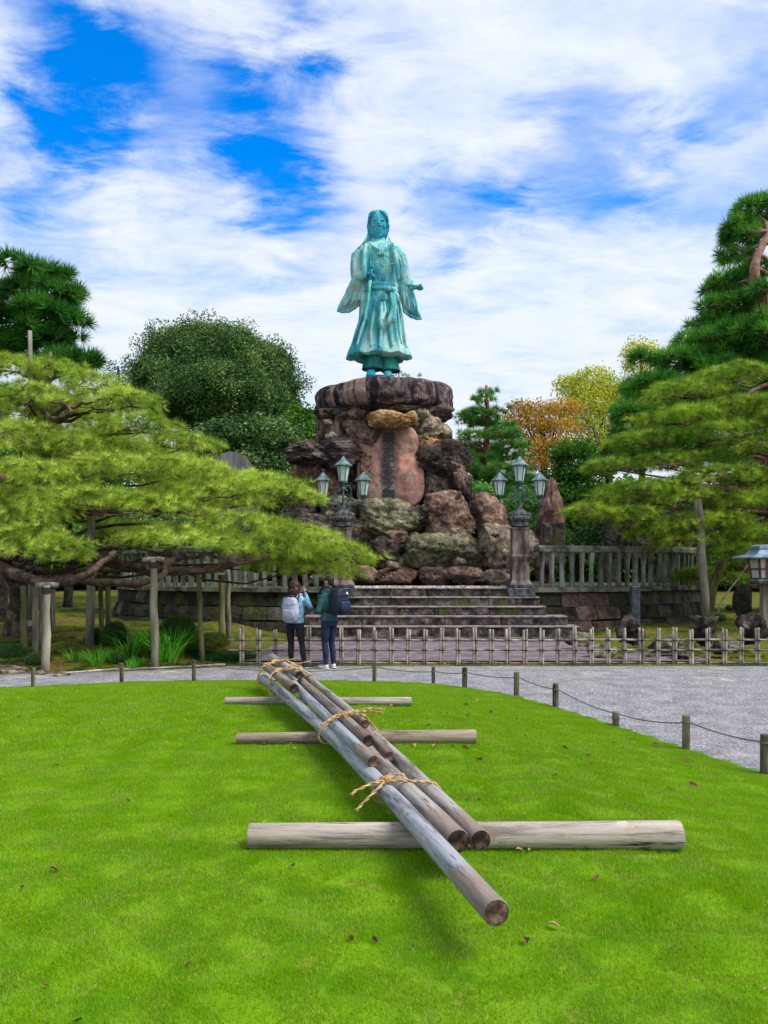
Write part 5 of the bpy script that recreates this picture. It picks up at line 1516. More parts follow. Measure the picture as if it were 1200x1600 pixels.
for z, r_ in ((.50, .020), (.30, .020), (.045, .020)):
    xa = (355 if z > .1 else 372) / FPX * FENCE_Y - 600 / FPX * FENCE_Y
    while xa < 9.7:
        xb = min(xa + 4.1, 9.9)
        b = MB(); b.tube([Vector((xa + (xb - xa) * k / 8, FENCE_Y + (.047 if (k + int(xa * 3)) % 2 else .044), z + .006 * math.sin(k + xa))) for k in range(9)], r_, seg=8)
        b.obj('bamboo_rail', m_bam, fence, sm=True)
        xa = xb - .02

# ---------------------------------------------------------------- rope posts round the lawn
m_post = MAT('weathered_post', [(0.28, (0.035, 0.030, 0.022, 1)), (0.5, (0.095, 0.085, 0.055, 1)), (0.72, (0.17, 0.155, 0.10, 1))], scale=6, stretch=(1, 1, .3), bscale=30, bump=0.6, bdist=0.012, rough=0.9, randcol=.25)
m_thin = FLAT('thin_rope', (0.13, 0.10, 0.085, 1), rough=.9)
ROPEP = [(1195, 1214, 67), (1072, 1175, 58), (962, 1138, 26), (868, 1108, 40), (807, 1089, 39), (726, 1077, 34), (677, 1070, 28), (585, 1068, 33), (303, 1067, 36), (190, 1069, 33), (52, 1076, 33)]
names_ = ['nearest the camera on the right edge of the lawn', 'second from the camera on the right edge of the lawn', 'short stump-like, third from the camera on the right', 'fourth from the camera along the right edge', 'fifth from the camera along the right edge',
          'sixth from the camera, where the lawn edge turns', 'thin one just right of the far log end', 'straight in front of the stairs', 'just left of the log bundle by the far path', 'beside the grassy iris clump on the left path', 'farthest left along the path edge']
tops = []
for (px, py, h), nm in zip(ROPEP, names_):
    b_ = PZ(px, py, 0.0); hh = h / FPX * b_.y
    o = thing('rope_post', 'short round wooden rope post ' + nm, 'post', b_, 'short wooden posts holding the rope round the lawn')
    r_ = .042 if px > 700 else .034
    if h == 28: r_ = .030
    MB().lathe(b_, [(r_, -.2), (r_, .02), (r_ * .97, hh - .012), (r_ * .85, hh)], seg=12).obj('wooden_post', m_post, o, sm=False)
    MB().lathe(b_ + Vector((0, 0, hh - .085)), [(r_ * 1.12, 0), (r_ * 1.2, .008), (r_ * 1.12, .016)], seg=12).obj('rope_loop', m_thin, o)
    tops.append(b_ + Vector((0, 0, max(.17, hh - .08))))
b = MB()
for i in range(len(tops) - 1):
    A_, B_ = tops[i], tops[i + 1]
    n_ = 12; sag = min(.10, .03 * (A_ - B_).length)
    off = .04
    b.tube([A_.lerp(B_, k / n_) + Vector((off, .0, -sag * 4 * (k / n_) * (1 - k / n_))) for k in range(n_ + 1)], .0075, seg=5)
b.tube([tops[0], tops[0] + Vector((.9, -1.9, -.06)), tops[0] + Vector((1.6, -4.0, .02))], .0075, seg=5)
b.tube([tops[-1], tops[-1] + Vector((-1.9, -.8, -.05)), tops[-1] + Vector((-4.2, -1.7, .0))], .0075, seg=5)
tag(b.obj('boundary_rope', m_thin, at=tops[3]), 'thin sagging rope strung between the short posts round the lawn', 'rope')

# ---------------------------------------------------------------- logs
def log_mat(name, base, brown, both=False, amount=.82):
    m = MAT(name, [(0.32, tuple(c * .42 for c in base[:3]) + (1,)), (0.48, base), (0.75, tuple(min(1, c * 1.30) for c in base[:3]) + (1,))], scale=5.5, nrough=.8, stretch=(2.2, 2.2, .16), detail=12, bscale=12, bump=0.7, bdist=0.012, rough=0.78,
            spots=[((0.085, 0.06, 0.05, 1), 7, 0.64), ((0.05, 0.035, 0.028, 1), 9, 0.61, 1), ((0.24, 0.16, 0.12, 1), 2.6, 0.58), (tuple(min(1, c * 1.4) for c in base[:3]) + (1,), 4.0, 0.62)], spec=.25)
    nt = m.node_tree; N, L = nt.nodes, nt.links
    bs = N['Principled BSDF']; src = bs.inputs['Base Color'].links[0].from_socket
    at = N.new('ShaderNodeAttribute'); at.attribute_name = 't'
    n = N.new('ShaderNodeTexNoise'); n.inputs['Scale'].default_value = 6; n.inputs['Detail'].default_value = 7
    tc = N.new('ShaderNodeTexCoord'); mp = N.new('ShaderNodeMapping'); mp.inputs['Scale'].default_value = (1.5, 1.5, .5); L.new(tc.outputs['Object'], mp.inputs[0]); L.new(mp.outputs[0], n.inputs['Vector'])
    ad = N.new('ShaderNodeMath'); ad.operation = 'MULTIPLY_ADD'; ad.inputs[1].default_value = .30; L.new(n.outputs['Fac'], ad.inputs[0]); L.new(at.outputs['Fac'], ad.inputs[2])
    mr = N.new('ShaderNodeMapRange'); mr.inputs['From Min'].default_value = 1.04; mr.inputs['From Max'].default_value = 1.12; mr.inputs['To Max'].default_value = amount; L.new(ad.outputs[0], mr.inputs['Value'])
    cr = N.new('ShaderNodeValToRGB'); cr.color_ramp.elements[0].position = .35; cr.color_ramp.elements[0].color = tuple(c * .45 for c in brown[:3]) + (1,)
    cr.color_ramp.elements[1].position = .65; cr.color_ramp.elements[1].color = brown
    L.new(n.outputs['Fac'], cr.inputs[0])
    x = N.new('ShaderNodeMix'); x.data_type = 'RGBA'; L.new(mr.outputs[0], x.inputs[0]); L.new(src, x.inputs[6]); L.new(cr.outputs[0], x.inputs[7])
    L.new(x.outputs[2], bs.inputs['Base Color'])
    return m
LB = log_mat('log_bluegrey', (0.295, 0.305, 0.335, 1), (0.33, 0.23, 0.17, 1))
LG = log_mat('log_grey', (0.31, 0.28, 0.255, 1), (0.30, 0.22, 0.17, 1))
LW = log_mat('log_brown', (0.23, 0.185, 0.15, 1), (0.20, 0.14, 0.10, 1))
LC = log_mat('log_pale', (0.37, 0.315, 0.265, 1), (0.30, 0.22, 0.17, 1), amount=.3)
LM = log_mat('log_tan', (0.30, 0.235, 0.18, 1), (0.26, 0.18, 0.13, 1), amount=.4)
m_end = MAT('cut_end_dark', [(0.3, (0.008, 0.005, 0.004, 1)), (0.55, (0.035, 0.020, 0.014, 1)), (0.8, (0.14, 0.085, 0.055, 1))], scale=14, stretch=(1, 1, .2), bscale=40, bump=.6, bdist=.008, rough=.9)
m_end2 = MAT('cut_end_brown', [(0.3, (0.035, 0.020, 0.013, 1)), (0.55, (0.11, 0.062, 0.038, 1)), (0.8, (0.24, 0.16, 0.11, 1))], scale=14, stretch=(1, 1, .2), bscale=40, bump=.6, bdist=.008, rough=.9)
def log(name, label, A_, B_, r0, r1, mat, emat, group, seed, knots=6, bowx=0.0):
    """A_ = end nearer the camera or left end; rings along the axis; r0 at A_, r1 at B_"""
    A_, B_ = Vector(A_), Vector(B_)
    L_ = (B_ - A_).length
    rg = random.Random(seed)
    nr, seg = int(L_ / .07) + 2, 24
    V, T = [], []
    kn = [(rg.uniform(.05, .95) * L_, rg.uniform(0, 6.28), rg.uniform(.02, .05)) for _ in range(knots)]
    rq = (B_ - A_).to_track_quat('Z', 'Y')
    bv = rq.inverted() @ Vector((bowx + rg.uniform(-.005, .005) * L_, 0, 0))
    for i in range(nr):
        t = i / (nr - 1); z = t * L_
        r = r0 + (r1 - r0) * t
        edge = 1.0 if 0 < i < nr - 1 else .955
        if i == 1: z = .012
        if i == nr - 2: z = L_ - .012
        for k in range(seg):
            a = 2 * math.pi * k / seg
            q = Vector((math.cos(a), math.sin(a), z * 1.1))
            f = 1 + .035 * noise.noise(q * 1.3 + Vector((seed, 0, 0))) + .018 * noise.noise(Vector((math.cos(a) * 4, math.sin(a) * 4, z * .9 + seed)))
            for (kz, ka, kr) in kn:
                dd = ((z - kz) / kr) ** 2 + ((((a - ka + math.pi) % (2 * math.pi)) - math.pi) * r / kr) ** 2
                if dd < 4: f += .05 * math.exp(-dd)
            V.append((math.cos(a) * r * f * edge + bv.x * math.sin(math.pi * t), math.sin(a) * r * f * edge + bv.y * math.sin(math.pi * t), z))
            T.append(max(0.0, 1 - min(t, 1e9) * L_ / 6.0))
    F = [(i * seg + k, i * seg + (k + 1) % seg, (i + 1) * seg + (k + 1) % seg, (i + 1) * seg + k) for i in range(nr - 1) for k in range(seg)]
    me = bpy.data.meshes.new('bark_side'); me.from_pydata(V, [], F); me.materials.append(mat); smooth(me)
    # brown weathering reaches about half a metre in from the near end
    T = [1.0 - min(1.0, v[2] / 6.0) for v in V]
    a_ = me.attributes.new('t', 'FLOAT', 'POINT'); a_.data.foreach_set('value', T)
    root = thing(name, label, 'log', A_, group)
    rot = (B_ - A_).to_track_quat('Z', 'Y').to_euler()
    root.rotation_euler = rot
    o = link('log_side', me, None, root)
    for zz, sgn, base in ((0.0, -1, 0), (L_, 1, (nr - 1) * seg)):
        vs_ = [Vector(V[base + k]) for k in range(seg)]
        c = sum(vs_, Vector()) / seg
        Vc, Fc = [c + Vector((0, 0, sgn * .004))], []
        for f in (.35, .7, .97):
            for v in vs_: Vc.append(c.lerp(v, f) + Vector((0, 0, sgn * (.0012 * rg.random() * (1 - f) + (.0015 if f < .9 else -.002)))))
        for k in range(seg):
            k2 = (k + 1) % seg
            Fc.append((0, 1 + k, 1 + k2) if sgn > 0 else (0, 1 + k2, 1 + k))
            for j in range(2):
                a, b = 1 + j * seg + k, 1 + j * seg + k2
                Fc.append((a, a + seg, b + seg, b) if sgn > 0 else (a, b, b + seg, a + seg))
        m2 = bpy.data.meshes.new('cut_end'); m2.from_pydata([tuple(v) for v in Vc], [], Fc); m2.materials.append(emat)
        link('cut_end', m2, None, root)
    return root
GX = 'logs laid crosswise under the bundle'
def crosslog(pxl, pxr, d, r0, r1, *a, **k):
    xl, xr = (pxl - 600) / FPX * d, (pxr - 600) / FPX * d
    zl = (lz(xl, d) + lz(xl * .5 + xr * .5, d)) / 2 + r0 * .94; zr = lz(xr, d) * .3 + .7 * lz((xl + xr) / 2, d) + r1 * .94
    return log(k.pop('name', 'log'), k.pop('label'), (xl, d, zl), (xr, d + .01, zr), r0, r1, *a, **k)
crosslog(389, 1064, 4.56, .071, .080, LC, m_end2, GX, 11, label='thick pale grey log lying across the lawn under the near end of the bundle')
crosslog(370, 744, 7.22, .050, .066, LM, m_end2, GX, 12, label='brownish log lying crosswise under the middle of the bundle')
crosslog(352, 643, 9.25, .046, .050, LC, m_end2, GX, 13, label='thin pale log lying crosswise under the far end of the bundle')
GB = 'bundled poles tied with straw rope'
BUNDLE = [
    ((777, 1425, .565), (411, 1060, .515), .056, .056, LB, m_end2, 'longest blue-grey pole, sticking out farthest at the near end'),
    ((716, 1315, .560), (474, 1084, .500), .061, .056, LG, m_end, 'thick grey pole with black cut end, middle of the bottom layer'),
    ((751, 1313, .555), (514, 1088, .490), .054, .048, LG, m_end, 'grey pole with black cut end on the right of the bottom layer'),
    ((583, 1195, .615), (441, 1050, .590), .044, .042, LB, m_end2, 'blue-grey pole in the second layer beside the longest pole, brown cut end'),
    ((574, 1159, .665), (470, 1064, .590), .045, .042, LW, m_end, 'brown pole in the second layer with hollow dark end, below the middle rope'),
    ((609, 1182, .610), (560, 1130, .570), .036, .034, LW, m_end2, 'brown pole peeking out right of the second layer, small round end'),
    ((571, 1131, .655), (455, 1040, .610), .035, .034, LG, m_end2, 'thin grey pole ending right beside the middle straw rope'),
    ((460, 1076, .70), (416, 1042, .65), .050, .050, LW, m_end, 'short brown top pole on the left with black end, tied at the far end'),
    ((468, 1055, .70), (424, 1026, .66), .050, .050, LG, m_end, 'short grey top pole at the far end, highest of the bundle'),
]
segs = []
for i, (a, b_, r0, r1, mt, em, lab) in enumerate(BUNDLE):
    A_, B_ = PZ(*a), PZ(*b_)
    segs.append([A_, B_, r0, r1, .065 if i == 0 else 0.0])
# let the poles rest against each other instead of passing through
def seg_pt(s, y):
    A_, B_ = s[0], s[1]; t = (y - A_.y) / (B_.y - A_.y)
    return A_.lerp(B_, t) + Vector((s[4] * math.sin(math.pi * t), 0, 0)), s[2] + (s[3] - s[2]) * t
for it in range(60):
    for i in range(len(segs)):
        for j in range(i + 1, len(segs)):
            y0 = max(segs[i][0].y, segs[j][0].y); y1 = min(segs[i][1].y, segs[j][1].y)
            if y1 <= y0: continue
            for y, e in ((y0, 0), (y1, 1)):
                p, r_ = seg_pt(segs[i], y); q, s_ = seg_pt(segs[j], y)
                dv = Vector((q.x - p.x, 0, q.z - p.z)); dl = dv.length; need = (r_ + s_) * .985
                if dl < need and dl > 1e-6:
                    push = dv / dl * (need - dl)
                    wi, wj = (0.25, .75) if j >= 3 and i < 3 else (.5, .5)
                    for s_i, w_ in ((i, -wi), (j, wj)):
                        A_, B_ = segs[s_i][0], segs[s_i][1]; t = (y - A_.y) / (B_.y - A_.y)
                        segs[s_i][0] = A_ + push * w_ * (1 - t) * .8; segs[s_i][1] = B_ + push * w_ * t * .8
for i, ((a, b_, r0, r1, mt, em, lab), s) in enumerate(zip(BUNDLE, segs)):
    log('log', lab, s[0], s[1], s[2], s[3], mt, em, GB, 20 + i, bowx=s[4])
# straw ropes round the bundle
m_rope = MAT('straw_rope', [(0.3, (0.34, 0.20, 0.075, 1)), (0.7, (0.62, 0.42, 0.20, 1))], scale=18, bscale=60, bump=.6, bdist=.006, rough=.85)
def hull(pts):
    pts = sorted(set(pts)); 
    def half(ps):
        h = []
        for p in ps:
            while len(h) > 1 and (h[-1][0] - h[-2][0]) * (p[1] - h[-2][1]) - (h[-1][1] - h[-2][1]) * (p[0] - h[-2][0]) <= 0: h.pop()
            h.append(p)
        return h
    a, b = half(pts), half(pts[::-1])
    return a[:-1] + b[:-1]
def twisted(mb, pts, r, seg=5):
    """two strands wound round each other"""
    pts = [Vector(p) for p in pts]
    # resample
    L_ = [0]
    for a, b in zip(pts[:-1], pts[1:]): L_.append(L_[-1] + (b - a).length)
    n = max(6, int(L_[-1] / (r * 1.6)))
    X = [Vector([float(np.interp(L_[-1] * i / n, L_, [p[c] for p in pts])) for c in range(3)]) for i in range(n + 1)]
    for _ in range(2): X = [X[0]] + [(X[i - 1] + X[i] * 2 + X[i + 1]) / 4 for i in range(1, n)] + [X[-1]]
    for ph in (0, math.pi):
        out = []
        for i, p in enumerate(X):
            t = (X[min(i + 1, n)] - X[max(i - 1, 0)]).normalized()
            u = t.orthogonal().normalized() if i == 0 else (u - t * u.dot(t)).normalized()
            w = t.cross(u); a = ph + i * .9
            out.append(p + (u * math.cos(a) + w * math.sin(a)) * r * .5)
        mb.tube(out, r * .62, seg=seg)
def rope(y, label, ends, skew=0.0, loops=1, r=.010):
    t = thing('straw_rope', label, 'rope', (0, y, .5), 'straw ropes tying the poles together')
    mb = MB()
    for lp in range(loops):
        cs = []
        for s in segs:
            if s[0].y - .02 < y < s[1].y + .02:
                p, rad = seg_pt(s, y); cs.append((p, rad))
        pp = []
        for p, rad in cs:
            for k in range(24):
                a = 2 * math.pi * k / 24; pp.append((round(p.x + math.cos(a) * (rad + r), 5), round(p.z + math.sin(a) * (rad + r), 5)))
        h = hull(pp); h.append(h[0]); xm = sum(q[0] for q in h) / len(h)
        twisted(mb, [Vector((q[0], y + (q[0] - xm) * skew + lp * .035 + .012 * math.sin(q[1] * 40), q[1])) for q in h], r)
    top = max(q[1] for q in h)
    mb.obj('rope_wrap', m_rope, t, sm=True)
    mb = MB()
    kx, kz = ends[0]
    k0 = Vector((kx, y + (kx - xm) * skew - .03, kz))
    for (dx, dy, dz, rr_) in ((0, 0, 0, .03), (.018, .01, .012, .022), (-.02, .0, .006, .022)):
        c = k0 + Vector((dx, dy, dz))
        twisted(mb, [c + Vector((rr_ * math.cos(a), rr_ * .5 * math.sin(a * 1.3), rr_ * .8 * math.sin(a))) for a in [2 * math.pi * j / 10 for j in range(12)]], r * .95)
    mb.obj('knot', m_rope, t, sm=True)
    for tail in ends[1:]:
        m2 = MB(); twisted(m2, [k0] + [k0 + Vector(q) for q in tail], r * .95)
        e = k0 + Vector(tail[-1]); dv = (Vector(tail[-1]) - Vector(tail[-2] if len(tail) > 1 else (0, 0, 0))).normalized()
        for q in range(7): m2.tube([e - dv * .01, e + dv * .02 + Vector((rf.uniform(-.012, .012), rf.uniform(-.012, .012), rf.uniform(-.012, .012)))], [.004, .0015], seg=4)
        m2.obj('loose_end', m_rope, t, sm=True)
    return t
def pole_top(y, i):
    p, rad = seg_pt(segs[i], y); return p, rad
y1_ = 4.98
p, rad = pole_top(y1_, 0)
rope(y1_, 'straw rope with bow knot tied round the bundle near the front crosswise log', [(p.x + .02, p.z + rad + .025), [(-.08, -.02, -.01), (-.16, -.06, -.035), (-.20, -.08, -.05)], [(-.06, -.04, -.05), (-.13, -.06, -.11), (-.17, -.08, -.15)], [(.06, .02, .035), (.12, .03, .03), (.10, 0, .0), (.02, -.01, .0)]], skew=.10)
y2_ = 6.72
p, rad = pole_top(y2_, 4)
rope(y2_, 'straw rope tied round the middle of the bundle, loose end pointing right', [(p.x, p.z + rad + .02), [(.10, .03, .03), (.20, .02, .045), (.30, 0, .04)], [(.08, .0, .02), (.2, -.02, .03), (.29, -.05, .02)], [(-.08, -.05, -.0), (-.2, -.14, -.07)]], skew=.25)
y3_ = 9.35
p, rad = pole_top(y3_, 7)
rope(y3_, 'straw rope tied round the far end of the bundle below the two short top poles', [(p.x + .02, p.z + rad + .02), [(.12, .05, .04), (.26, .06, .08), (.36, .05, .10)], [(-.06, -.06, -.02), (-.10, -.10, -.08)]], skew=.3, loops=2)
y4_ = 10.25
p, rad = pole_top(y4_, 7)
rope(y4_, 'farthest straw rope, wrapped round the very tip of the bundle', [(p.x + .10, p.z + rad + .03), [(.12, .03, .02), (.24, .03, .03)], [(-.05, -.05, -.02), (-.14, -.1, -.05)]], skew=.3, loops=2)

# ---------------------------------------------------------------- fallen leaves
LM_ = [FLAT('leaf_brown', (0.14, 0.055, 0.022, 1), rough=.8, vary=.5), FLAT('leaf_tan', (0.34, 0.19, 0.09, 1), rough=.8, vary=.3), FLAT('leaf_dark', (0.05, 0.016, 0.014, 1), rough=.8, vary=.4)]
lmes = []
for s in range(4):
    rg = random.Random(s); V, F = [], []
    n = 7
    for i in range(n):
        t = i / (n - 1); w = math.sin(math.pi * (t * .9 + .05)) * .30
        cu = .35 * math.sin(t * 3 + s) * .5
        for j, q in enumerate((-1, 0, 1)):
            V.append((t - .5, q * w + .06 * math.sin(s + t * 5), cu * .6 + abs(q) * w * (.7 - .9 * rg.random() * .4) + .05))
    for i in range(n - 1):
        for j in range(2): a = i * 3 + j; F.append((a, a + 1, a + 4, a + 3))
    for m_ in LM_:
        me = bpy.data.meshes.new('fallen_leaf'); me.from_pydata(V, [], F); me.materials.append(m_); lmes.append(me)
def leaf(px, py, w, col, label, group, d=None):
    z = .33
    for _ in range(4):
        p = PZ(px, py, z); z = lz(p.x, p.y) + .012
    o = bpy.data.objects.new('fallen_leaf', lmes[rf.randrange(4) * 3 + col]); COL.objects.link(o)
    o.location = PZ(px, py, z + .004); s = w / FPX * p.y
    o.scale = (s, s, s); o.rotation_euler = (rf.uniform(-.5, .5), rf.uniform(-.4, .4), rf.uniform(0, 6.28))
    tag(o, label, 'leaf', group)
NEAR = [(83, 1360, 18, 0, 'curled brown leaf on the lawn well left of the near crosswise log'), (35, 1386, 8, 2, 'tiny dark leaf on the lawn at the far left of the near crosswise log'), (458, 1353, 12, 2, 'dark leaf on the lawn just below the left half of the thick pale log'),
        (407, 1407, 8, 2, 'tiny dark leaf on the lawn below the left end of the thick pale log'), (549, 1466, 13, 2, 'dark leaf on the near lawn, left one of a close pair'), (586, 1468, 13, 2, 'dark leaf on the near lawn, right one of a close pair'),
        (295, 1505, 13, 0, 'upright curled brown leaf on the lawn towards the lower left'), (71, 1539, 14, 0, 'brown leaf on the lawn near the bottom left corner'), (121, 1594, 16, 2, 'leaf at the very bottom edge of the lawn, left side'), (615, 1410, 8, 0, 'tiny brown leaf on the lawn left of the longest pole tip'),
        (645, 1478, 6, 2, 'tiniest dark leaf on the lawn below the longest pole tip'), (821, 1470, 20, 2, 'large dark curled leaf on the lawn just below the longest pole tip'), (865, 1447, 20, 1, 'large tan curled leaf on the lawn right of the longest pole tip')]
for (px, py, w, c, lab) in NEAR: leaf(px, py, w, c, lab, 'dry leaves on the near lawn')
ORD = ['leftmost', 'second from left', 'third from left', 'fourth from left', 'middle one', 'fourth from right', 'third from right', 'second from right', 'rightmost']
for i, (px, py, w, c) in enumerate(sorted([(790, 1322, 16, 2), (812, 1328, 12, 1), (828, 1328, 10, 1), (866, 1324, 14, 1), (917, 1326, 10, 0), (968, 1321, 14, 0), (984, 1323, 14, 0), (1033, 1330, 10, 0), (797, 1316, 12, 2)])):
    leaf(px, py, w, c, 'reddish brown leaf against the thick pale log, ' + ORD[i] + ' of nine', 'dry leaves against the near crosswise log')
for i, (px, py, w, c) in enumerate(sorted([(388, 1160, 14, 1), (416, 1161, 10, 1), (456, 1161, 8, 1), (602, 1163, 10, 1), (618, 1164, 10, 0), (646, 1165, 12, 1), (682, 1166, 16, 1), (728, 1168, 16, 1), (706, 1166, 8, 0)])):
    leaf(px, py, w, c, 'tan leaf against the brownish middle log, ' + ORD[i] + ' of nine', 'dry leaves against the middle crosswise log')
for (px, py, w, c) in [(397, 1110, 5, 2), (394, 1119, 5, 0), (452, 1112, 5, 0), (461, 1169, 8, 1), (614, 1102, 12, 1), (613, 1112, 7, 0), (660, 1087, 5, 1), (728, 1102, 8, 2), (747, 1094, 8, 1), (756, 1094, 6, 1), (732, 1117, 13, 0), (767, 1113, 9, 2), (669, 1133, 8, 2), (597, 1137, 6, 2), (749, 1187, 13, 2), (703, 1190, 6, 1), (732, 1247, 9, 0), (748, 1249, 7, 2),
                       (807, 1123, 5, 2), (821, 1150, 6, 2), (882, 1169, 10, 2), (920, 1180, 11, 0), (923, 1194, 7, 2), (958, 1188, 7, 1), (960, 1162, 9, 0), (985, 1155, 10, 1), (973, 1169, 5, 2), (1026, 1164, 12, 0), (1074, 1188, 11, 0), (1094, 1206, 7, 1), (1047, 1233, 10, 0), (1083, 1226, 16, 0), (868, 1211, 8, 2),
                       (1112, 1257, 14, 0), (932, 1372, 14, 0), (1196, 1545, 10, 1), (870, 1500, 8, 1), (88, 1196, 8, 2), (134, 1200, 5, 2), (250, 1170, 5, 1), (30, 1120, 5, 2), (155, 1130, 5, 2), (1166, 1420, 8, 2), (200, 1250, 8, 2)]:
    if px > 800: leaf(px, py, w, c, 'small brown leaf fallen on the lawn towards the rope posts', 'dry leaves on the side lawn')
    else: leaf(px, py, w, c, 'tiny dark leaf fallen on the lawn around the far half of the bundle', 'dry leaves around the bundle')
# ---------------------------------------------------------------- trees
m_barkr = MAT('red_pine_bark', [(0.28, (0.045, 0.022, 0.016, 1)), (0.5, (0.14, 0.065, 0.045, 1)), (0.72, (0.27, 0.15, 0.11, 1))], scale=3.5, stretch=(1, 1, 1), detail=9, bscale=9, bump=1.0, bdist=0.05, rough=0.95)
m_barkn = MAT('brown_pine_bark', [(0.2, (0.030, 0.018, 0.014, 1)), (0.5, (0.085, 0.050, 0.038, 1)), (0.8, (0.19, 0.125, 0.095, 1))], scale=3.5, detail=9, bscale=9, bump=1.0, bdist=0.05, rough=0.95, grit=(.4, 9))
m_barkp = MAT('pinkish_bark', [(0.28, (0.14, 0.075, 0.055, 1)), (0.72, (0.36, 0.20, 0.15, 1))], scale=2.5, detail=9, bscale=9, bump=1.0, bdist=0.05, rough=0.95)
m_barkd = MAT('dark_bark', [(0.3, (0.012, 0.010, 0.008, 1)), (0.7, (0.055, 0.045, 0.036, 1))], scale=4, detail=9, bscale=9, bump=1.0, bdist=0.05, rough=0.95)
L_yel = LEAF('needles_yellowgreen', (0.11, 0.21, 0.020, 1), (0.39, 0.55, 0.060, 1), (0.78, 0.88, 0.18, 1), transl=0.35, wscale=0.9, accent=(0.36, 0.24, 0.07, 1), acc_th=0.965)
L_mid = LEAF('needles_midgreen', (0.060, 0.15, 0.016, 1), (0.25, 0.42, 0.032, 1), (0.55, 0.68, 0.08, 1), transl=0.3, wscale=0.7, accent=(0.30, 0.20, 0.06, 1), acc_th=0.97)
L_drk = LEAF('needles_darkgreen', (0.018, 0.090, 0.018, 1), (0.085, 0.30, 0.035, 1), (0.26, 0.54, 0.07, 1), transl=0.25, wscale=0.5)
L_drk2 = LEAF('needles_green', (0.014, 0.070, 0.014, 1), (0.040, 0.19, 0.024, 1), (0.12, 0.34, 0.040, 1), transl=0.25, wscale=0.5, accent=(0.26, 0.22, 0.03, 1), acc_th=0.95)
L_con = LEAF('needles_bluegreen', (0.03, 0.14, 0.035, 1), (0.12, 0.36, 0.065, 1), (0.30, 0.56, 0.10, 1), transl=0.25, wscale=0.5, accent=(0.40, 0.18, 0.03, 1), acc_th=0.95)
L_brd = LEAF('leaves_darkgreen', (0.018, 0.055, 0.018, 1), (0.085, 0.185, 0.050, 1), (0.32, 0.42, 0.13, 1), transl=0.22, rough=.4, wscale=0.55)
L_brd2 = LEAF('leaves_green', (0.020, 0.075, 0.012, 1), (0.070, 0.21, 0.025, 1), (0.20, 0.40, 0.05, 1), transl=0.3, wscale=0.5)
L_org = LEAF('leaves_orange', (0.24, 0.13, 0.02, 1), (0.56, 0.33, 0.05, 1), (0.74, 0.50, 0.10, 1), transl=0.35, wscale=0.5, accent=(0.20, 0.24, 0.03, 1), acc_th=.85)
L_gold = LEAF('leaves_yellow', (0.30, 0.33, 0.03, 1), (0.64, 0.66, 0.07, 1), (0.86, 0.84, 0.14, 1), transl=0.4, wscale=0.5, accent=(0.22, 0.36, 0.04, 1), acc_th=.8)
L_sage = LEAF('leaves_sage', (0.05, 0.10, 0.04, 1), (0.12, 0.19, 0.07, 1), (0.22, 0.30, 0.12, 1), transl=0.3, wscale=0.5)
T_need = tile_needles(34, 72, .040, 1)
T_need2 = tile_needles(40, 68, .075, 3)
T_leaf = tile_leaves(20, .22, .42, .8, 2)
T_fine = tile_leaves(34, .13, .30, .9, 9)
T_leafs = tile_leaves(12, .20, .36, .9, 4)

def pad_points(pads, dens, bias=.35, low=-.55, noise_amp=.22, droop=0.0, axis=None):
    """pads: (centre, rx, ry, rz); tufts on and just below the surface of shaggy cushions"""
    Pn, Dn = [], []
    for (c, rx, ry, rz) in pads:
        p_ = 1.6
        area = 4 * math.pi * (((rx * ry) ** p_ + (rx * rz) ** p_ + (ry * rz) ** p_) / 3) ** (1 / p_)
        n = int(area * dens)
        d = RNG.normal(size=(int(n * 1.7), 3)); d /= np.linalg.norm(d, axis=1)[:, None]
        d = d[d[:, 2] > low][:n]
        off = RNG.random(3) * 40
        k = np.array([1 + noise_amp * (noise.noise(Vector(q * 2.6 + off)) + .6 * noise.noise(Vector(q * 5.5 + off))) for q in d])
        rad = (1 - .35 * RNG.random(len(d)) ** 2) * k
        q = d * rad[:, None]
        q[:, 2] = np.where(q[:, 2] < 0, q[:, 2] * .7, q[:, 2])
        w_ = q * np.array([rx, ry, rz])
        if droop:
            o_ = np.array([c[0] - axis[0], c[1] - axis[1]]); o_ = o_ / (np.linalg.norm(o_) + .3)
            w_[:, 2] -= droop * (w_[:, 0] * o_[0] + w_[:, 1] * o_[1])
        Pn.append(w_ + np.array(c))
        nn = d / np.array([rx, ry, rz]); nn /= np.linalg.norm(nn, axis=1)[:, None]
        h = d.copy(); h[:, 2] = 0
        Dn.append(nn * .6 + h * .5 + np.array([0, 0, bias]))
    return np.vstack(Pn), np.vstack(Dn)

def px_pad(x, y, rx, ry, d, rd=None):
    s = d / FPX
    return (P(x, y, d), rx * s, (rd if rd else rx * s * .85), ry * s)

def satellites(pads, n=2, k=.5, seed=1):
    r = random.Random(seed); out = [(c, rx * .85, ry * .85, rz * .9) for (c, rx, ry, rz) in pads]
    for (c, rx, ry, rz) in pads:
        for _ in range(n):
            a = r.uniform(0, 6.28); q = r.uniform(.75, 1.15); s = k * r.uniform(.6, 1.2)
            out.append((Vector(c) + Vector((math.cos(a) * rx * q, math.sin(a) * ry * q, rz * r.uniform(-1.1, 1.2))), rx * s, ry * s, rz * s * 1.2))
    return out

def limb(parent, pts, r0, r1, mat, name='branch', seg=7, wob=.12):
    n = len(pts)
    b = MB(); b.tube(pts, [r0 + (r1 - r0) * i / (n - 1) for i in range(n)], seg=seg, wob=wob)
    return b.obj(name, mat, parent, sm=True)

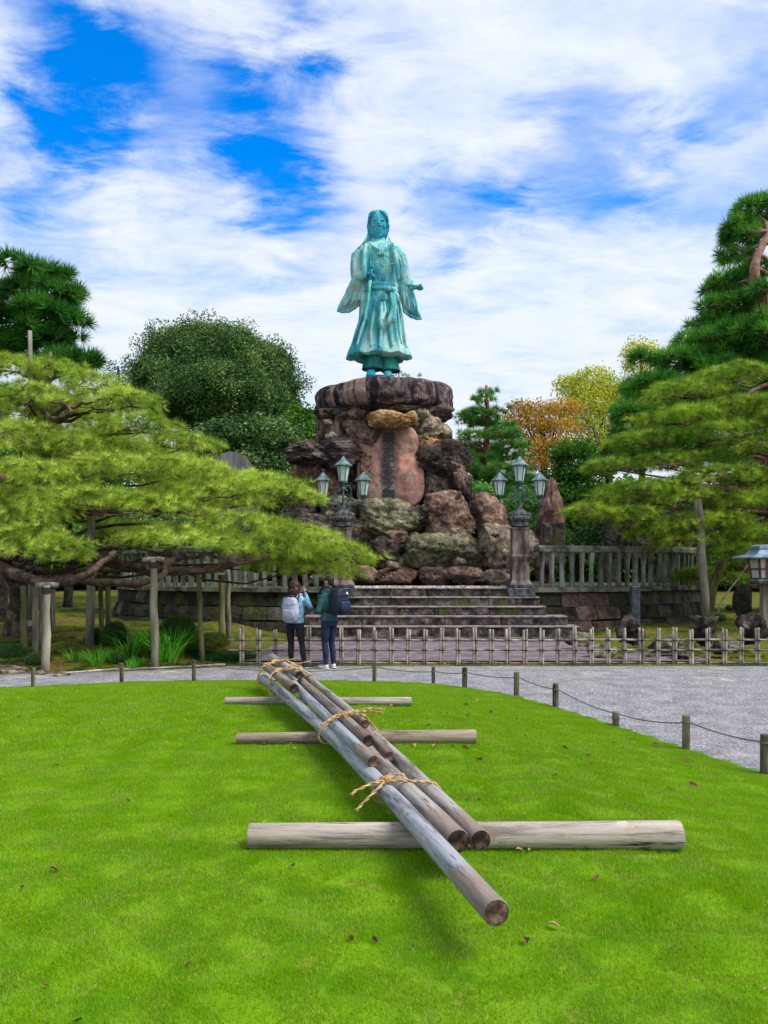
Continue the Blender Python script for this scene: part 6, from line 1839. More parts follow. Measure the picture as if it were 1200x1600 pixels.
def smooth_path(pts, n=14, wig=.04):
    pts = [Vector(p) for p in pts]
    out = []
    m = len(pts) - 1
    o = Vector((random.random() * 40, 3, 7))
    for i in range(n):
        u = i / (n - 1) * m; k = min(int(u), m - 1); t = u - k
        p0, p1, p2, p3 = pts[max(k - 1, 0)], pts[k], pts[k + 1], pts[min(k + 2, m)]
        q = .5 * ((2 * p1) + (p2 - p0) * t + (2 * p0 - 5 * p1 + 4 * p2 - p3) * t * t + (3 * p1 - p0 - 3 * p2 + p3) * t ** 3)
        if 0 < i < n - 1: q += Vector((noise.noise(o + Vector((i * .7, 0, 0))), noise.noise(o + Vector((0, i * .7, 0))), noise.noise(o + Vector((0, 0, i * .7))))) * wig
        out.append(q)
    return out

def twigs(parent, pads, mat, per=5, r=.014, up=.15, front=0):
    """the fine branching inside the cushions"""
    b = MB()
    for (c, rx, ry, rz) in pads:
        for _ in range(per):
            a = random.uniform(0, 6.28)
            e = Vector(c) + Vector((math.cos(a) * rx * .9, math.sin(a) * ry * .9, rz * random.uniform(-.35, .35)))
            s0 = Vector(c) - Vector((0, 0, rz * .45))
            pts = bezier_pts(s0, e, 0, .16, 6)
            b.tube(pts, [r * 1.5 * (1 - .75 * i / 5) for i in range(6)], seg=5)
            for k in (2, 3, 4):
                q = pts[k]; e2 = q + Vector((random.uniform(-1, 1) * rx * .35, random.uniform(-1, 1) * ry * .35, rz * random.uniform(0, .5)))
                b.tube(bezier_pts(q, e2, 0, .12, 4), [r * .8, r * .6, r * .4, r * .2], seg=4)
        for _ in range(front):      # crooked bare branchlets along the lower rim of each cushion
            a0 = random.uniform(-2.6, -.5); a1 = a0 + random.choice((-1, 1)) * random.uniform(.5, 1.1)
            q0 = Vector(c) + Vector((math.cos(a0) * rx * .75, math.sin(a0) * ry * .85, -rz * random.uniform(.3, .7)))
            q1 = Vector(c) + Vector((math.cos(a1) * rx * 1.0, math.sin(a1) * ry * 1.02, -rz * random.uniform(-.2, .4)))
            pts = bezier_pts(q0, q1, -.02, .22, 9)
            b.tube(pts, [r * 1.7 * (1 - .8 * i / 8) for i in range(9)], seg=5, wob=.3)
            for k in (3, 5, 6, 7):
                e2 = pts[k] + Vector((random.uniform(-.2, .35) * rx, -.05, random.uniform(.2, .9) * rz))
                b.tube(bezier_pts(pts[k], e2, 0, .2, 5), [r * .8, r * .65, r * .5, r * .35, r * .2], seg=4)
    o = b.obj('twigs', mat, parent, sm=True); o['kind'] = 'stuff'
    return o

def pine(label, base, trunk, tr, pads, leaf, dens, nscale, bark, name='pine_tree', tile=None, brk=None, per=5, bias=.35, group=None, br=.05, low=-.55, amp=.22, front=0, droop=0.0):
    t = thing(name, label, 'tree', base, group)
    tp = smooth_path(trunk, 16, .05)
    limb(t, tp, tr[0], tr[1], bark, 'trunk', seg=12, wob=.25)
    for i, (c, rx, ry, rz) in enumerate(pads):
        # leave the trunk at the point a little below the cushion
        j = min(range(len(tp)), key=lambda k: abs(tp[k].z - (c[2] - .3 - rx * .15)) + .15 * (tp[k] - Vector(c)).length)
        e = Vector(c) - Vector((0, 0, rz * .35))
        if (e - tp[j]).length > .4:
            limb(t, bezier_pts(tp[j], e, .0, .10, 9), br * (1 + .35 * rx), br * .35, bark)
    twigs(t, pads, bark, per, r=br * .28, front=front)
    p, d = pad_points(pads, dens, bias, low, amp, droop, base)
    scatter('needles', tile or T_need, p, rot_towards(d, .25), nscale * RNG.uniform(.75, 1.2, len(p)), leaf, t)
    return t

def broadleaf(label, base, trunk, tr, lobes, leaf, dens, lscale, bark, name='broadleaf_tree', tile=None, amp=.3, low=-.6, group=None, cat='tree', fill=True, nbr=7):
    t = thing(name, label, cat, base, group)
    tp = smooth_path(trunk, 10, .05)
    limb(t, tp, tr[0], tr[1], bark, 'trunk', seg=10, wob=.2)
    for (c, rx, ry, rz) in lobes[:nbr]:
        j = min(len(tp) - 1, max(3, int(len(tp) * .65)))
        limb(t, bezier_pts(tp[j], Vector(c), .0, .12, 8), tr[1] * .7, tr[1] * .12, bark)
    P_, D_ = pad_points(lobes, dens, .2, low, amp)
    if fill:
        Pi, Di = pad_points([(c, rx * .72, ry * .72, rz * .72) for (c, rx, ry, rz) in lobes], dens * .5, .2, -.9, amp)
        P_, D_ = np.vstack([P_, Pi]), np.vstack([D_, Di])
    rots = RNG.uniform(0, 6.28, (len(P_), 3)); rots[:, :2] = RNG.normal(size=(len(P_), 2)) * .5
    scatter('leaves', tile or T_leaf, P_, rots, lscale * RNG.uniform(.7, 1.25, len(P_)), leaf, t)
    return t
def G(px, py, d, z=.2):
    p = P(px, py, d); return Vector((p.x, p.y, z))

# spreading yellow-green pine, left
LP = [(22, 574, 56, 20, 18.8), (88, 582, 55, 20, 18.2), (150, 602, 50, 20, 17.8), (42, 622, 68, 26, 17.6), (205, 628, 52, 20, 17.4), (150, 632, 60, 22, 17.8), (25, 688, 72, 34, 16.8), (120, 700, 72, 28, 17.2), (225, 668, 66, 22, 17.2), (290, 694, 56, 19, 17.2),
      (60, 742, 84, 28, 16.4), (180, 735, 84, 27, 16.7), (285, 735, 84, 25, 16.8), (350, 752, 62, 20, 16.8), (418, 758, 62, 20, 16.6), (472, 776, 38, 15, 16.4), (330, 775, 90, 24, 16.5),
      (40, 800, 76, 32, 15.7), (150, 782, 88, 24, 16.1), (255, 792, 90, 24, 16.1), (45, 852, 78, 38, 15.1), (100, 862, 46, 26, 15.0), (10, 770, 60, 30, 15.8),
      (225, 845, 52, 16, 15.9), (300, 842, 86, 22, 15.8), (390, 822, 90, 22, 16.1), (395, 852, 84, 22, 15.8), (470, 842, 76, 22, 16.6), (530, 868, 62, 20, 17.0, .6), (455, 868, 92, 19, 17.0, .6), (505, 890, 62, 14, 17.0, .5), (425, 888, 42, 12, 17.0, .5), (-60, 640, 80, 40, 17.5), (-70, 740, 90, 45, 16), (-80, 830, 80, 40, 15)]
LP = [px_pad(a[0], a[1], a[2] * .95, a[3] * .84, *a[4:]) for a in LP]
# cushions on the far side of the tree
for (x, y, rx, ry, d) in [(110, 650, 70, 22, 19), (70, 690, 90, 26, 19), (160, 700, 70, 24, 19), (230, 720, 80, 22, 18.6), (60, 640, 90, 28, 20.5), (180, 700, 90, 28, 20.5), (300, 770, 90, 28, 20), (80, 780, 90, 28, 20.5), (200, 830, 70, 18, 20)]:
    LP.append(px_pad(x, y, rx, ry, d))
tb = G(28, 960, 19.2, .25)
lp = pine('broad spreading yellow-green pine whose low branches rest on wooden props, left of the people', tb, [tb - Vector((0, 0, .2)), P(34, 925, 19.0), P(20, 880, 18.6), P(48, 800, 18.3), P(70, 700, 18.3), P(60, 620, 18.5), P(50, 585, 18.6)],
          (.34, .07), LP, L_yel, 60, .165, m_barkn, tile=T_need, per=5, bias=.6, low=-.7, br=.04, amp=.42, front=2, droop=.10)
for pts, r0, r1 in [([P(-60, 860, 16.5), P(0, 888, 15.6), P(55, 908, 15.2), P(110, 908, 15.1), P(160, 880, 15.2), P(180, 862, 15.4)], .13, .05),
                    ([P(35, 905, 17.5), P(110, 905, 16.0), P(190, 912, 15.5), P(250, 902, 15.4), P(262, 880, 15.4), P(290, 868, 15.4)], .085, .055),
                    ([P(60, 880, 17.5), P(150, 870, 16.2), P(230, 885, 15.8), P(320, 890, 15.7), P(372, 878, 15.6), P(420, 872, 15.7)], .085, .035),
                    ([P(80, 870, 18), P(170, 882, 16.6), P(250, 896, 16.1), P(350, 888, 16.0), P(390, 870, 16)], .07, .04),
                    ([P(270, 862, 15.6), P(290, 872, 15.5), P(330, 868, 15.5), P(380, 880, 15.5), P(420, 860, 15.6)], .04, .03),
                    ([P(60, 790, 18), P(150, 800, 16.6), P(260, 795, 16.0), P(300, 800, 15.6)], .07, .02),
                    ([P(80, 655, 17.9), P(95, 640, 17.0), P(130, 630, 16.9), P(165, 622, 17.0)], .06, .015),
                    ([P(65, 640, 17.6), P(85, 655, 16.9), P(110, 645, 16.8), P(100, 632, 16.9), P(78, 628, 17)], .05, .02),
                    ([P(60, 760, 17.5), P(10, 748, 15.5), P(-30, 745, 15)], .09, .05),
                    ([P(130, 800, 16.4), P(170, 806, 15.3), P(215, 800, 15.1), P(250, 805, 15.0)], .03, .008), ([P(240, 806, 15.6), P(280, 798, 15.2), P(300, 806, 15.1), P(330, 800, 15.2)], .03, .008)]:
    limb(lp, smooth_path(pts, 18, .06), r0, r1, m_barkn, seg=9, wob=.35)

# wooden props under its branches
m_prop = MAT('prop_wood', [(0.2, (0.085, 0.078, 0.055, 1)), (0.5, (0.19, 0.17, 0.125, 1)), (0.8, (0.31, 0.28, 0.22, 1))], scale=2.5, stretch=(2, 2, .3), bscale=14, bump=.4, bdist=.01, rough=.85, randcol=.3)
m_propm = MAT('prop_mossy', [(0.3, (0.055, 0.060, 0.020, 1)), (0.7, (0.18, 0.18, 0.075, 1))], scale=2.5, stretch=(2, 2, .3), bscale=14, bump=.4, bdist=.01, rough=.9, randcol=.3)
m_pad = FLAT('palm_wrap', (0.05, 0.025, 0.015, 1), rough=.95, vary=.4)
def prop(xb, yb, xt, yt, wpx, label, z=None, moss=False, cross=False, d=None, wrap=False):
    z = 0.0 if z is None else z
    b0 = P(xb, yb, d) if d else PZ(xb, yb, z)
    top = P(xt, yt, b0.y)
    r_ = wpx / FPX * b0.y / 2
    t = thing('prop_post', label, 'post', b0, 'wooden props holding up pine branches')
    n_ = 8
    pts = [b0.lerp(top, i / (n_ - 1)) + Vector((.012 * math.sin(i * 1.7 + xb), 0, 0)) for i in range(n_)]
    pts[0] = pts[0] - Vector((0, 0, .35))
    b = MB(); b.tube(pts, [r_ * (1.08 - .16 * i / (n_ - 1)) for i in range(n_)], seg=12, wob=.025)
    b.obj('pole', m_propm if moss else m_prop, t, sm=True)
    if cross:
        b = MB(); b.tube([top + Vector((-.20, .02, -.02)), top + Vector((-.1, .02, .0)), top + Vector((.1, .02, .01)), top + Vector((.20, .02, -.01))], .050, seg=10)
        b.obj('cross_piece', m_prop, t, sm=True)
    if wrap:
        for k in range(4):
            b = MB(); b.tube([top + Vector((r_ * 1.12 * math.cos(a), r_ * 1.12 * math.sin(a), -.05 - .03 * k + .01 * math.sin(a))) for a in [2 * math.pi * j / 12 for j in range(13)]], .012, seg=5); b.obj('rope_wrap', m_pad, t)
    return t
prop(72, 1050, 73, 914, 12, 'thick pale prop post at the left beside the path edge, forked under a low branch', cross=True, wrap=True)
prop(141, 1022, 142, 806, 13, 'tallest pale prop post at the left, reaching up into the middle cushions', z=.10)
prop(243, 1046, 239, 874, 12, 'smooth pale grey prop post beside the iris clump with a short crosspiece', cross=True, wrap=True)
prop(315, 1018, 310, 884, 8, 'thin mossy green prop post behind the domed shrub', z=.25, moss=True, wrap=True)
prop(346, 992, 347, 895, 10, 'mossy prop post, left one of the pair by the end of the bamboo fence', z=.3, moss=True, wrap=True)
prop(357, 996, 356, 885, 8, 'brown prop post, right one of the pair by the end of the bamboo fence', z=.3)
prop(158, 985, 157, 800, 7, 'slim mossy prop post just behind the tallest prop, left of its pair', z=.3, moss=True)
prop(169, 985, 168, 795, 8, 'slim mossy prop post just behind the tallest prop, right of its pair', z=.3, moss=True)
prop(37, 1022, 37, 915, 10, 'dark prop post at far left joined to its neighbour by a plank', z=.2, moss=True)
prop(55, 1022, 55, 915, 9, 'dark prop post at far left, second of three in a row', z=.2)
prop(64, 1020, 64, 905, 7, 'slender dark prop post at far left, third of three in a row', z=.2)
prop(83, 985, 84, 905, 6, 'distant thin prop post behind the low pine branch', z=.3)
prop(48, 960, 47, 517, 7, 'very tall weathered pole rising out of the top of the spreading pine', d=18.4)
prop(78, 960, 78, 550, 5, 'shorter weathered pole tip showing above the spreading pine', d=18.9)
t_ = thing('tie_plank', 'small pale plank tied across two dark prop posts', 'plank', P(46, 975, 16.6))
MB().bbox(P(46, 974, 16.75), (28 / FPX * 16.7, .04, .12), .008).obj('plank', m_prop, t_)

# light green pine reaching in from the right
RP = [(1140, 592, 62, 17, 23.5), (1070, 615, 62, 18, 23.5), (1165, 640, 62, 20, 23), (1060, 655, 66, 17, 23), (1120, 680, 70, 18, 22.6), (1010, 690, 62, 15, 23), (1180, 700, 60, 20, 22.4), (960, 730, 48, 12, 22.6), (1040, 725, 64, 16, 22.4), (1000, 765, 66, 15, 22.2), (915, 798, 34, 9, 21.5),
      (955, 780, 42, 12, 22), (965, 805, 56, 12, 21.8), (1120, 745, 66, 18, 22), (1060, 778, 60, 15, 22), (1170, 785, 50, 17, 21.8), (1110, 815, 60, 15, 21.8), (1050, 822, 52, 14, 21.9), (1180, 835, 46, 16, 21.6), (1075, 845, 52, 11, 21.8), (1140, 862, 44, 12, 21.6), (1010, 835, 36, 9, 22), (1230, 650, 70, 26, 22.5), (1250, 760, 70, 28, 22), (1240, 850, 70, 24, 21.6),
      (1090, 900, 46, 12, 24), (1165, 885, 30, 14, 23.5), (1130, 905, 40, 14, 25), (985, 815, 30, 9, 21.7)]
RPs = [px_pad(*a) for a in RP]
tb = G(1275, 970, 23.5, .3)
rp = pine('light green spreading pine at the right, low tiers reaching over the balustrade', tb, [tb, P(1268, 900, 23.3), P(1285, 820, 23.2), P(1262, 740, 23.2), P(1240, 660, 23.3), P(1215, 590, 23.5)], (.30, .08), RPs, L_mid, 40, .20, m_barkr, per=6, bias=.6, low=-.6, br=.05, amp=.38, front=2, droop=.08)
for pts, r0, r1 in [([P(1262, 750, 23.2), P(1200, 766, 22.4), P(1130, 762, 22.0), P(1060, 755, 21.9), P(1030, 762, 21.9), P(1005, 775, 21.8)], .12, .03), ([P(1240, 720, 23.2), P(1190, 722, 22.3), P(1130, 735, 22.1), P(1075, 728, 22.2), P(1020, 712, 22.3)], .10, .02),
                    ([P(1090, 757, 22), P(1060, 790, 21.8), P(1030, 810, 21.7), P(980, 822, 21.6)], .05, .012), ([P(1200, 600, 23.4), P(1140, 628, 22.8), P(1100, 650, 22.7), P(1060, 672, 22.6)], .07, .02), ([P(1262, 800, 23), P(1180, 800, 21.9), P(1120, 790, 21.8), P(1080, 800, 21.7)], .08, .02),
                    ([P(1010, 772, 21.9), P(985, 790, 21.8), P(960, 792, 21.7), P(925, 800, 21.4)], .035, .01)]:
    limb(rp, smooth_path(pts, 16, .06), r0, r1, m_barkr, seg=9, wob=.3)
prop(1104, 966, 1090, 780, 13, 'leaning grey-brown prop under the light green pine, right of the balustrade', z=.3, d=21.2)
prop(1108, 935, 1160, 790, 12, 'mossy yellowish prop slanting up to the right behind the leaning prop', moss=True, d=23.0)
prop(1118, 952, 1173, 877, 2.5, 'thin pale bamboo cane slanting up to the wooden lantern', d=21.0)

# tall dark pine, far left
FP = [(62, 428, 44, 16, 30), (28, 455, 38, 20, 29.6), (92, 462, 38, 22, 29.6), (60, 485, 52, 24, 29.4), (108, 500, 26, 18, 29.6), (20, 500, 36, 22, 29.8), (45, 530, 46, 20, 29.6), (92, 530, 34, 14, 29.8), (112, 562, 36, 16, 29.2), (80, 570, 36, 14, 29.4), (135, 565, 18, 12, 29.2), (5, 545, 34, 22, 29.8), (-30, 480, 40, 40, 30), (-40, 560, 50, 36, 30)]
FPs = [px_pad(a[0], a[1], a[2] * .86, a[3] * .55, *a[4:]) for a in FP]
FPs = satellites(FPs, 3, .45, 5)
tb = G(55, 950, 30, .3)
pine('tall dark green pine with a rounded crown against the sky at far left', tb, [tb, P(50, 800, 30), P(62, 640, 30), P(52, 540, 30), P(64, 470, 30), P(62, 432, 30)], (.34, .07), FPs, L_drk2, 13, .50, m_barkd, tile=T_need2, per=5, bias=.6, low=-.8, br=.05)
# dark tall pine, right
DP = [(1185, 330, 42, 17, 29), (1158, 372, 34, 14, 29), (1150, 402, 24, 11, 29), (1138, 442, 34, 13, 28.6), (1118, 455, 20, 9, 28.6), (1150, 478, 40, 15, 28.2), (1128, 500, 34, 13, 28.4), (1190, 528, 34, 12, 28), (1090, 535, 44, 13, 28.2), (1145, 548, 50, 18, 28), (1055, 565, 46, 15, 27.8),
      (1110, 580, 52, 18, 27.6), (1020, 605, 50, 16, 27.6), (1070, 612, 52, 18, 27.4), (1180, 585, 50, 20, 27.8), (1000, 645, 48, 17, 27.4), (1045, 655, 52, 20, 27.2), (985, 685, 34, 15, 27.4), (1100, 650, 50, 20, 27.2), (1170, 650, 55, 24, 27.5), (1010, 700, 50, 18, 27.2), (1080, 705, 60, 24, 27.2), (1262, 400, 50, 26, 29), (1275, 520, 60, 30, 29), (1260, 640, 70, 50, 28.5), (1235, 345, 40, 18, 29.3)]
DPs = satellites([px_pad(*a) for a in DP + [(1185, 420, 22, 9, 28.3), (1165, 455, 24, 9, 28.2), (1195, 492, 26, 10, 28.2), (1160, 350, 22, 9, 28.8), (1200, 555, 36, 12, 28), (1196, 505, 24, 8, 26.9), (1172, 520, 30, 9, 27.0), (1190, 452, 16, 6, 26.8), (1200, 535, 30, 10, 26.8), (1150, 515, 26, 9, 27.4)]], 2, .45, 4)
tb = G(1212, 950, 29, .3)
dp = pine('tall dark green pine with pinkish bent trunk rising at the right edge', tb, [tb, P(1215, 800, 29), P(1222, 680, 29), P(1208, 580, 28.4), P(1192, 520, 27.6), P(1196, 470, 27.4), P(1178, 432, 27.3), P(1184, 398, 27.4), P(1203, 362, 27.8)], (.40, .09), DPs, L_drk, 17, .40, m_barkp, tile=T_need2, per=6, bias=.5, low=-.8, br=.06)
for pts, r0, r1 in [([P(1188, 500, 28.7), P(1165, 492, 28.0), P(1140, 505, 27.6), P(1115, 518, 27.5)], .10, .03), ([P(1195, 540, 28.7), P(1150, 560, 27.5), P(1120, 590, 27.2), P(1105, 620, 27.0), P(1080, 640, 26.9)], .12, .03), ([P(1170, 430, 28.7), P(1165, 400, 28.4), P(1150, 385, 28.3)], .07, .02), ([P(1165, 440, 28.6), P(1140, 470, 28.0), P(1110, 478, 27.8)], .06, .02)]:
    limb(dp, smooth_path(pts, 14, .06), r0, r1, m_barkp, seg=9, wob=.3)

# conical pine right of the monument
CP = []
rc = random.Random(8)
for k in range(11):
    y = 610 + k * 17.5
    w = 24 + k * 5.2
    for j in range(3 if k > 1 else 1):
        CP.append(px_pad(760 + (j - 1) * w * .62 + rc.uniform(-8, 8) if k > 1 else 760 + rc.uniform(-4, 4), y + rc.uniform(-5, 5), w * rc.uniform(.50, .68), 4.5 + k * .15, 35 + rc.uniform(-1, 1)))
tb = G(760, 950, 35, .3)
pine('conical tiered pine with reddish trunk just right of the rock pile', tb, [tb, P(762, 820, 35), P(757, 740, 35), P(762, 660, 35), P(760, 602, 35)], (.26, .05), satellites(CP, 2, .5, 6), L_con, 17, .27, MAT('orange_bark', [(.3, (.16, .05, .025, 1)), (.7, (.34, .13, .07, 1))], scale=3, bscale=8, bump=.8, rough=.9), tile=T_need2, per=6, bias=.25, low=-.6, br=.04)

# round dark tree left of the monument
RT = [(335, 575, 92, 58, 38), (270, 590, 62, 48, 37.6), (400, 590, 58, 48, 37.6), (300, 545, 48, 30, 37.8), (362, 552, 44, 28, 37.8), (330, 620, 110, 44, 37), (240, 620, 40, 30, 37.4), (255, 560, 26, 18, 37.2), (318, 528, 24, 14, 37.4), (390, 548, 24, 16, 37.4), (430, 575, 22, 18, 37), (345, 590, 40, 24, 36), (285, 600, 34, 22, 36), (395, 610, 36, 24, 36), (320, 640, 34, 20, 35.8), (425, 625, 40, 40, 37.2), (375, 640, 70, 34, 36.6), (300, 650, 70, 28, 36.8)]
tb = G(335, 950, 38.5, .3)
broadleaf('large rounded dark green evergreen tree left of the monument', tb, [tb, P(338, 800, 38.5), P(330, 700, 38.5), P(335, 600, 38.5)], (.4, .2), [px_pad(*a) for a in RT], L_brd, 20, .46, m_barkd, amp=.6, tile=T_fine)
broadleaf('lower dark bushy tree beneath the large rounded tree', G(400, 950, 33, .3), [G(400, 950, 33, .3), P(398, 820, 33), P(402, 720, 33)], (.2, .1), [px_pad(*a) for a in [(350, 690, 48, 30, 33), (410, 690, 60, 34, 32.6), (390, 740, 80, 34, 32.6), (445, 740, 46, 44, 32.4), (310, 720, 40, 30, 33), (440, 790, 60, 34, 32.6), (370, 790, 70, 34, 32.6)]], L_brd, 15, .42, m_barkd, name='bushy_tree')
broadleaf('fresh green leafy tree between the large rounded tree and the rock pile', G(470, 950, 36, .3), [G(470, 950, 36, .3), P(470, 800, 36), P(472, 700, 36)], (.2, .1), [px_pad(*a) for a in [(470, 672, 32, 34, 36), (485, 690, 20, 26, 35.6), (455, 720, 34, 30, 35.6)]], L_brd2, 16, .42, m_barkd, name='leafy_tree')
broadleaf('slim open-crowned tree showing behind the spreading pine', G(188, 950, 44, .3), [G(188, 950, 44, .3), P(188, 720, 44), P(186, 600, 44), P(184, 572, 44)], (.13, .05), [px_pad(*a) for a in [(172, 575, 12, 8, 44), (196, 572, 11, 7, 44), (184, 590, 20, 10, 44), (180, 612, 22, 12, 44)]], L_sage, 4.5, .42, m_barkd, tile=T_leafs, fill=False, amp=.6)
# autumn trees behind the right side
broadleaf('orange-brown autumn tree behind the right lamp post', G(845, 950, 42, .3), [G(845, 950, 42, .3), P(848, 800, 42), P(850, 720, 42), P(845, 650, 42)], (.28, .14), [px_pad(*a) for a in [(815, 640, 22, 11, 42), (850, 648, 34, 12, 41.8), (880, 640, 26, 12, 42), (830, 668, 34, 12, 41.6), (872, 672, 36, 13, 41.6), (810, 692, 26, 10, 41.6), (850, 700, 42, 12, 41.4), (895, 700, 26, 12, 41.6), (840, 728, 40, 12, 41.4), (800, 660, 16, 9, 42)]], L_org, 14, .42, m_barkd, tile=T_leafs, fill=False, amp=.5, name='autumn_tree')
broadleaf('yellow autumn tree with open branches, between the orange tree and the dark pine', G(945, 950, 46, .3), [G(945, 950, 46, .3), P(948, 800, 46), P(950, 720, 46), P(935, 640, 46)], (.24, .14), [px_pad(*a) for a in [(925, 592, 30, 13, 46), (900, 612, 26, 12, 46), (945, 612, 34, 14, 46), (975, 625, 24, 14, 46), (915, 638, 36, 13, 45.6), (958, 645, 32, 12, 45.6), (900, 660, 26, 12, 45.6), (935, 668, 34, 12, 45.6), (890, 600, 22, 10, 46), (925, 620, 40, 16, 45.8), (950, 690, 40, 14, 45.4)]], L_gold, 11.0, .46, m_barkd, tile=T_leafs, fill=False, amp=.5, name='autumn_tree')
broadleaf('bright yellow treetop poking above the dark pine slope', G(1002, 950, 50, .3), [G(1002, 950, 50, .3), P(1003, 760, 50), P(1004, 620, 50), P(1002, 560, 50)], (.24, .10), [px_pad(*a) for a in [(1002, 545, 24, 13, 50), (985, 556, 16, 10, 50), (1020, 560, 20, 13, 50), (1000, 575, 28, 13, 50), (1010, 600, 30, 14, 50)]], L_gold, 7, .48, m_barkd, tile=T_leafs, fill=False, amp=.5, name='autumn_tree')
bt = broadleaf('nearly leafless grey-branched tree in front of the yellow tree', G(955, 950, 34, .3), [G(955, 950, 34, .3), P(952, 800, 34), P(950, 740, 34), P(962, 700, 34)], (.16, .07), [px_pad(*a) for a in [(960, 665, 34, 22, 34), (935, 690, 34, 22, 34), (980, 700, 26, 24, 34)]], L_sage, 2.2, .34, m_barkd, tile=T_leafs, fill=False, amp=.5, name='bare_tree')
rc = random.Random(3)
for k in range(16):
    s0 = P(950 + rc.uniform(-6, 10), 735 + rc.uniform(-25, 10), 34); e = P(950 + rc.uniform(-48, 42), 650 + rc.uniform(-10, 60), 34 + rc.uniform(-1, 1))
    limb(bt, bezier_pts(s0, e, .0, .14, 8), .045, .008, m_barkd, seg=6)
broadleaf('dense green tree behind the standing stone', G(905, 950, 33, .3), [G(905, 950, 33, .3), P(905, 850, 33), P(905, 780, 33)], (.2, .12), [px_pad(*a) for a in [(895, 710, 34, 20, 33), (930, 735, 36, 18, 32.6), (890, 745, 34, 20, 32.6), (915, 775, 48, 22, 32.4), (880, 790, 36, 22, 32.6), (950, 800, 44, 22, 32.4), (905, 828, 60, 24, 32.6)]], L_brd2, 17, .36, m_barkd, name='leafy_tree')
broadleaf('green bushes filling the gap right of the rock pile', G(770, 950, 31, .3), [G(770, 950, 31, .3), P(770, 880, 31), P(770, 850, 31)], (.14, .1), [px_pad(*a) for a in [(760, 812, 50, 26, 31), (800, 830, 46, 26, 30.8), (740, 780, 36, 24, 31.2), (825, 790, 34, 22, 31.2), (850, 840, 40, 26, 31)]], L_con, 17, .34, m_barkd, name='bush', cat='bush')
broadleaf('dark green bush behind the balustrade under the light green pine', G(1010, 950, 30, .3), [G(1010, 950, 30, .3), P(1010, 900, 30), P(1010, 870, 30)], (.12, .1), [px_pad(*a) for a in [(960, 850, 60, 34, 29.6), (1030, 870, 60, 36, 29.6), (1100, 830, 60, 40, 29.8), (1100, 890, 50, 30, 28.6)]], L_brd, 17, .34, m_barkd, name='bush', cat='bush')
broadleaf('dark green bush under the light green pine near the wooden lantern', G(1170, 950, 29, .3), [G(1170, 950, 29, .3), P(1170, 900, 29), P(1170, 870, 29)], (.12, .1), [px_pad(*a) for a in [(1150, 800, 60, 50, 29.6), (1180, 870, 60, 40, 28.6), (1210, 760, 60, 60, 29.6), (1240, 860, 60, 50, 29), (1140, 900, 36, 20, 28)]], L_drk, 17, .34, m_barkd, name='bush', cat='bush')

# far woods all round behind
def woods():
    lobes = []
    rw = random.Random(12)
    for k in range(120):
        a = R(-72 + 144 * k / 119)
        for r_, h in ((62, 4.6), (66, 7.5)):
            rr_ = r_ + rw.uniform(-4, 4)
            lobes.append((Vector((math.sin(a) * rr_, math.cos(a) * rr_, h * rw.uniform(.45, .75))), 3.2, 3.0, h * rw.uniform(.35, .5)))
    P_, D_ = pad_points(lobes, 1.6, .2, -.5, .4)
    k = (P_[:, 2] > .1)
    P_ = P_[k]
    rots = RNG.uniform(0, 6.28, (len(P_), 3)); rots[:, :2] = RNG.normal(size=(len(P_), 2)) * .5
    o = scatter('far_woods', T_leaf, P_, rots, 1.15 * RNG.uniform(.7, 1.25, len(P_)), L_brd2)
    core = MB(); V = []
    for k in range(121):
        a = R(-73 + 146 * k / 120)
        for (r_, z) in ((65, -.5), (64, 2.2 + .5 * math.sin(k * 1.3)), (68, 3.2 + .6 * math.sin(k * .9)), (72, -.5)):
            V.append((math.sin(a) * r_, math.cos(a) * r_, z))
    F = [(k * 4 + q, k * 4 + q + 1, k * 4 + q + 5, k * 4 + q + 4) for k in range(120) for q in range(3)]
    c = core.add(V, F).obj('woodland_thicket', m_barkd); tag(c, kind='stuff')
woods()
# trunks standing in the shade behind the left pine
for (x, w, top, d, lab) in [(105, 15, 700, 32, 'dark tree trunk in the shade behind the spreading pine, right of two'), (-5, 34, 700, 24, 'thick dark tree trunk at the far left edge in the shade')]:
    b0 = G(x, 950, d, .2)
    broadleaf(lab, b0, [b0, P(x + 3, 860, d), P(x - 3, top, d)], (w / FPX * d / 2, w / FPX * d / 3), [px_pad(x, 740, 90, 50, d), px_pad(x + 40, 800, 70, 34, d)], L_brd2, 10, .4, m_barkd, name='shade_tree')
for (x, w, d, lab) in [(200, 16, 29, 'dark bush left of the retaining wall end under the pine'), (268, 20, 30, 'dark bush seen through the balustrade at the left')]:
    broadleaf(lab, G(x, 950, d, .3), [G(x, 950, d, .3), P(x, 900, d), P(x, 860, d)], (.15, .1), [px_pad(x, 850, 66, 50, d), px_pad(x + 30, 890, 50, 30, d)], L_brd, 15, .34, m_barkd, name='bush', cat='bush')
broadleaf('bright green bush catching light at the far left under the branches', G(5, 950, 34, .3), [G(5, 950, 34, .3), P(5, 920, 34), P(5, 905, 34)], (.1, .08), [px_pad(0, 922, 16, 16, 34)], L_gold if False else L_mid, 20, .3, m_barkd, name='bush', cat='bush', tile=T_leafs)

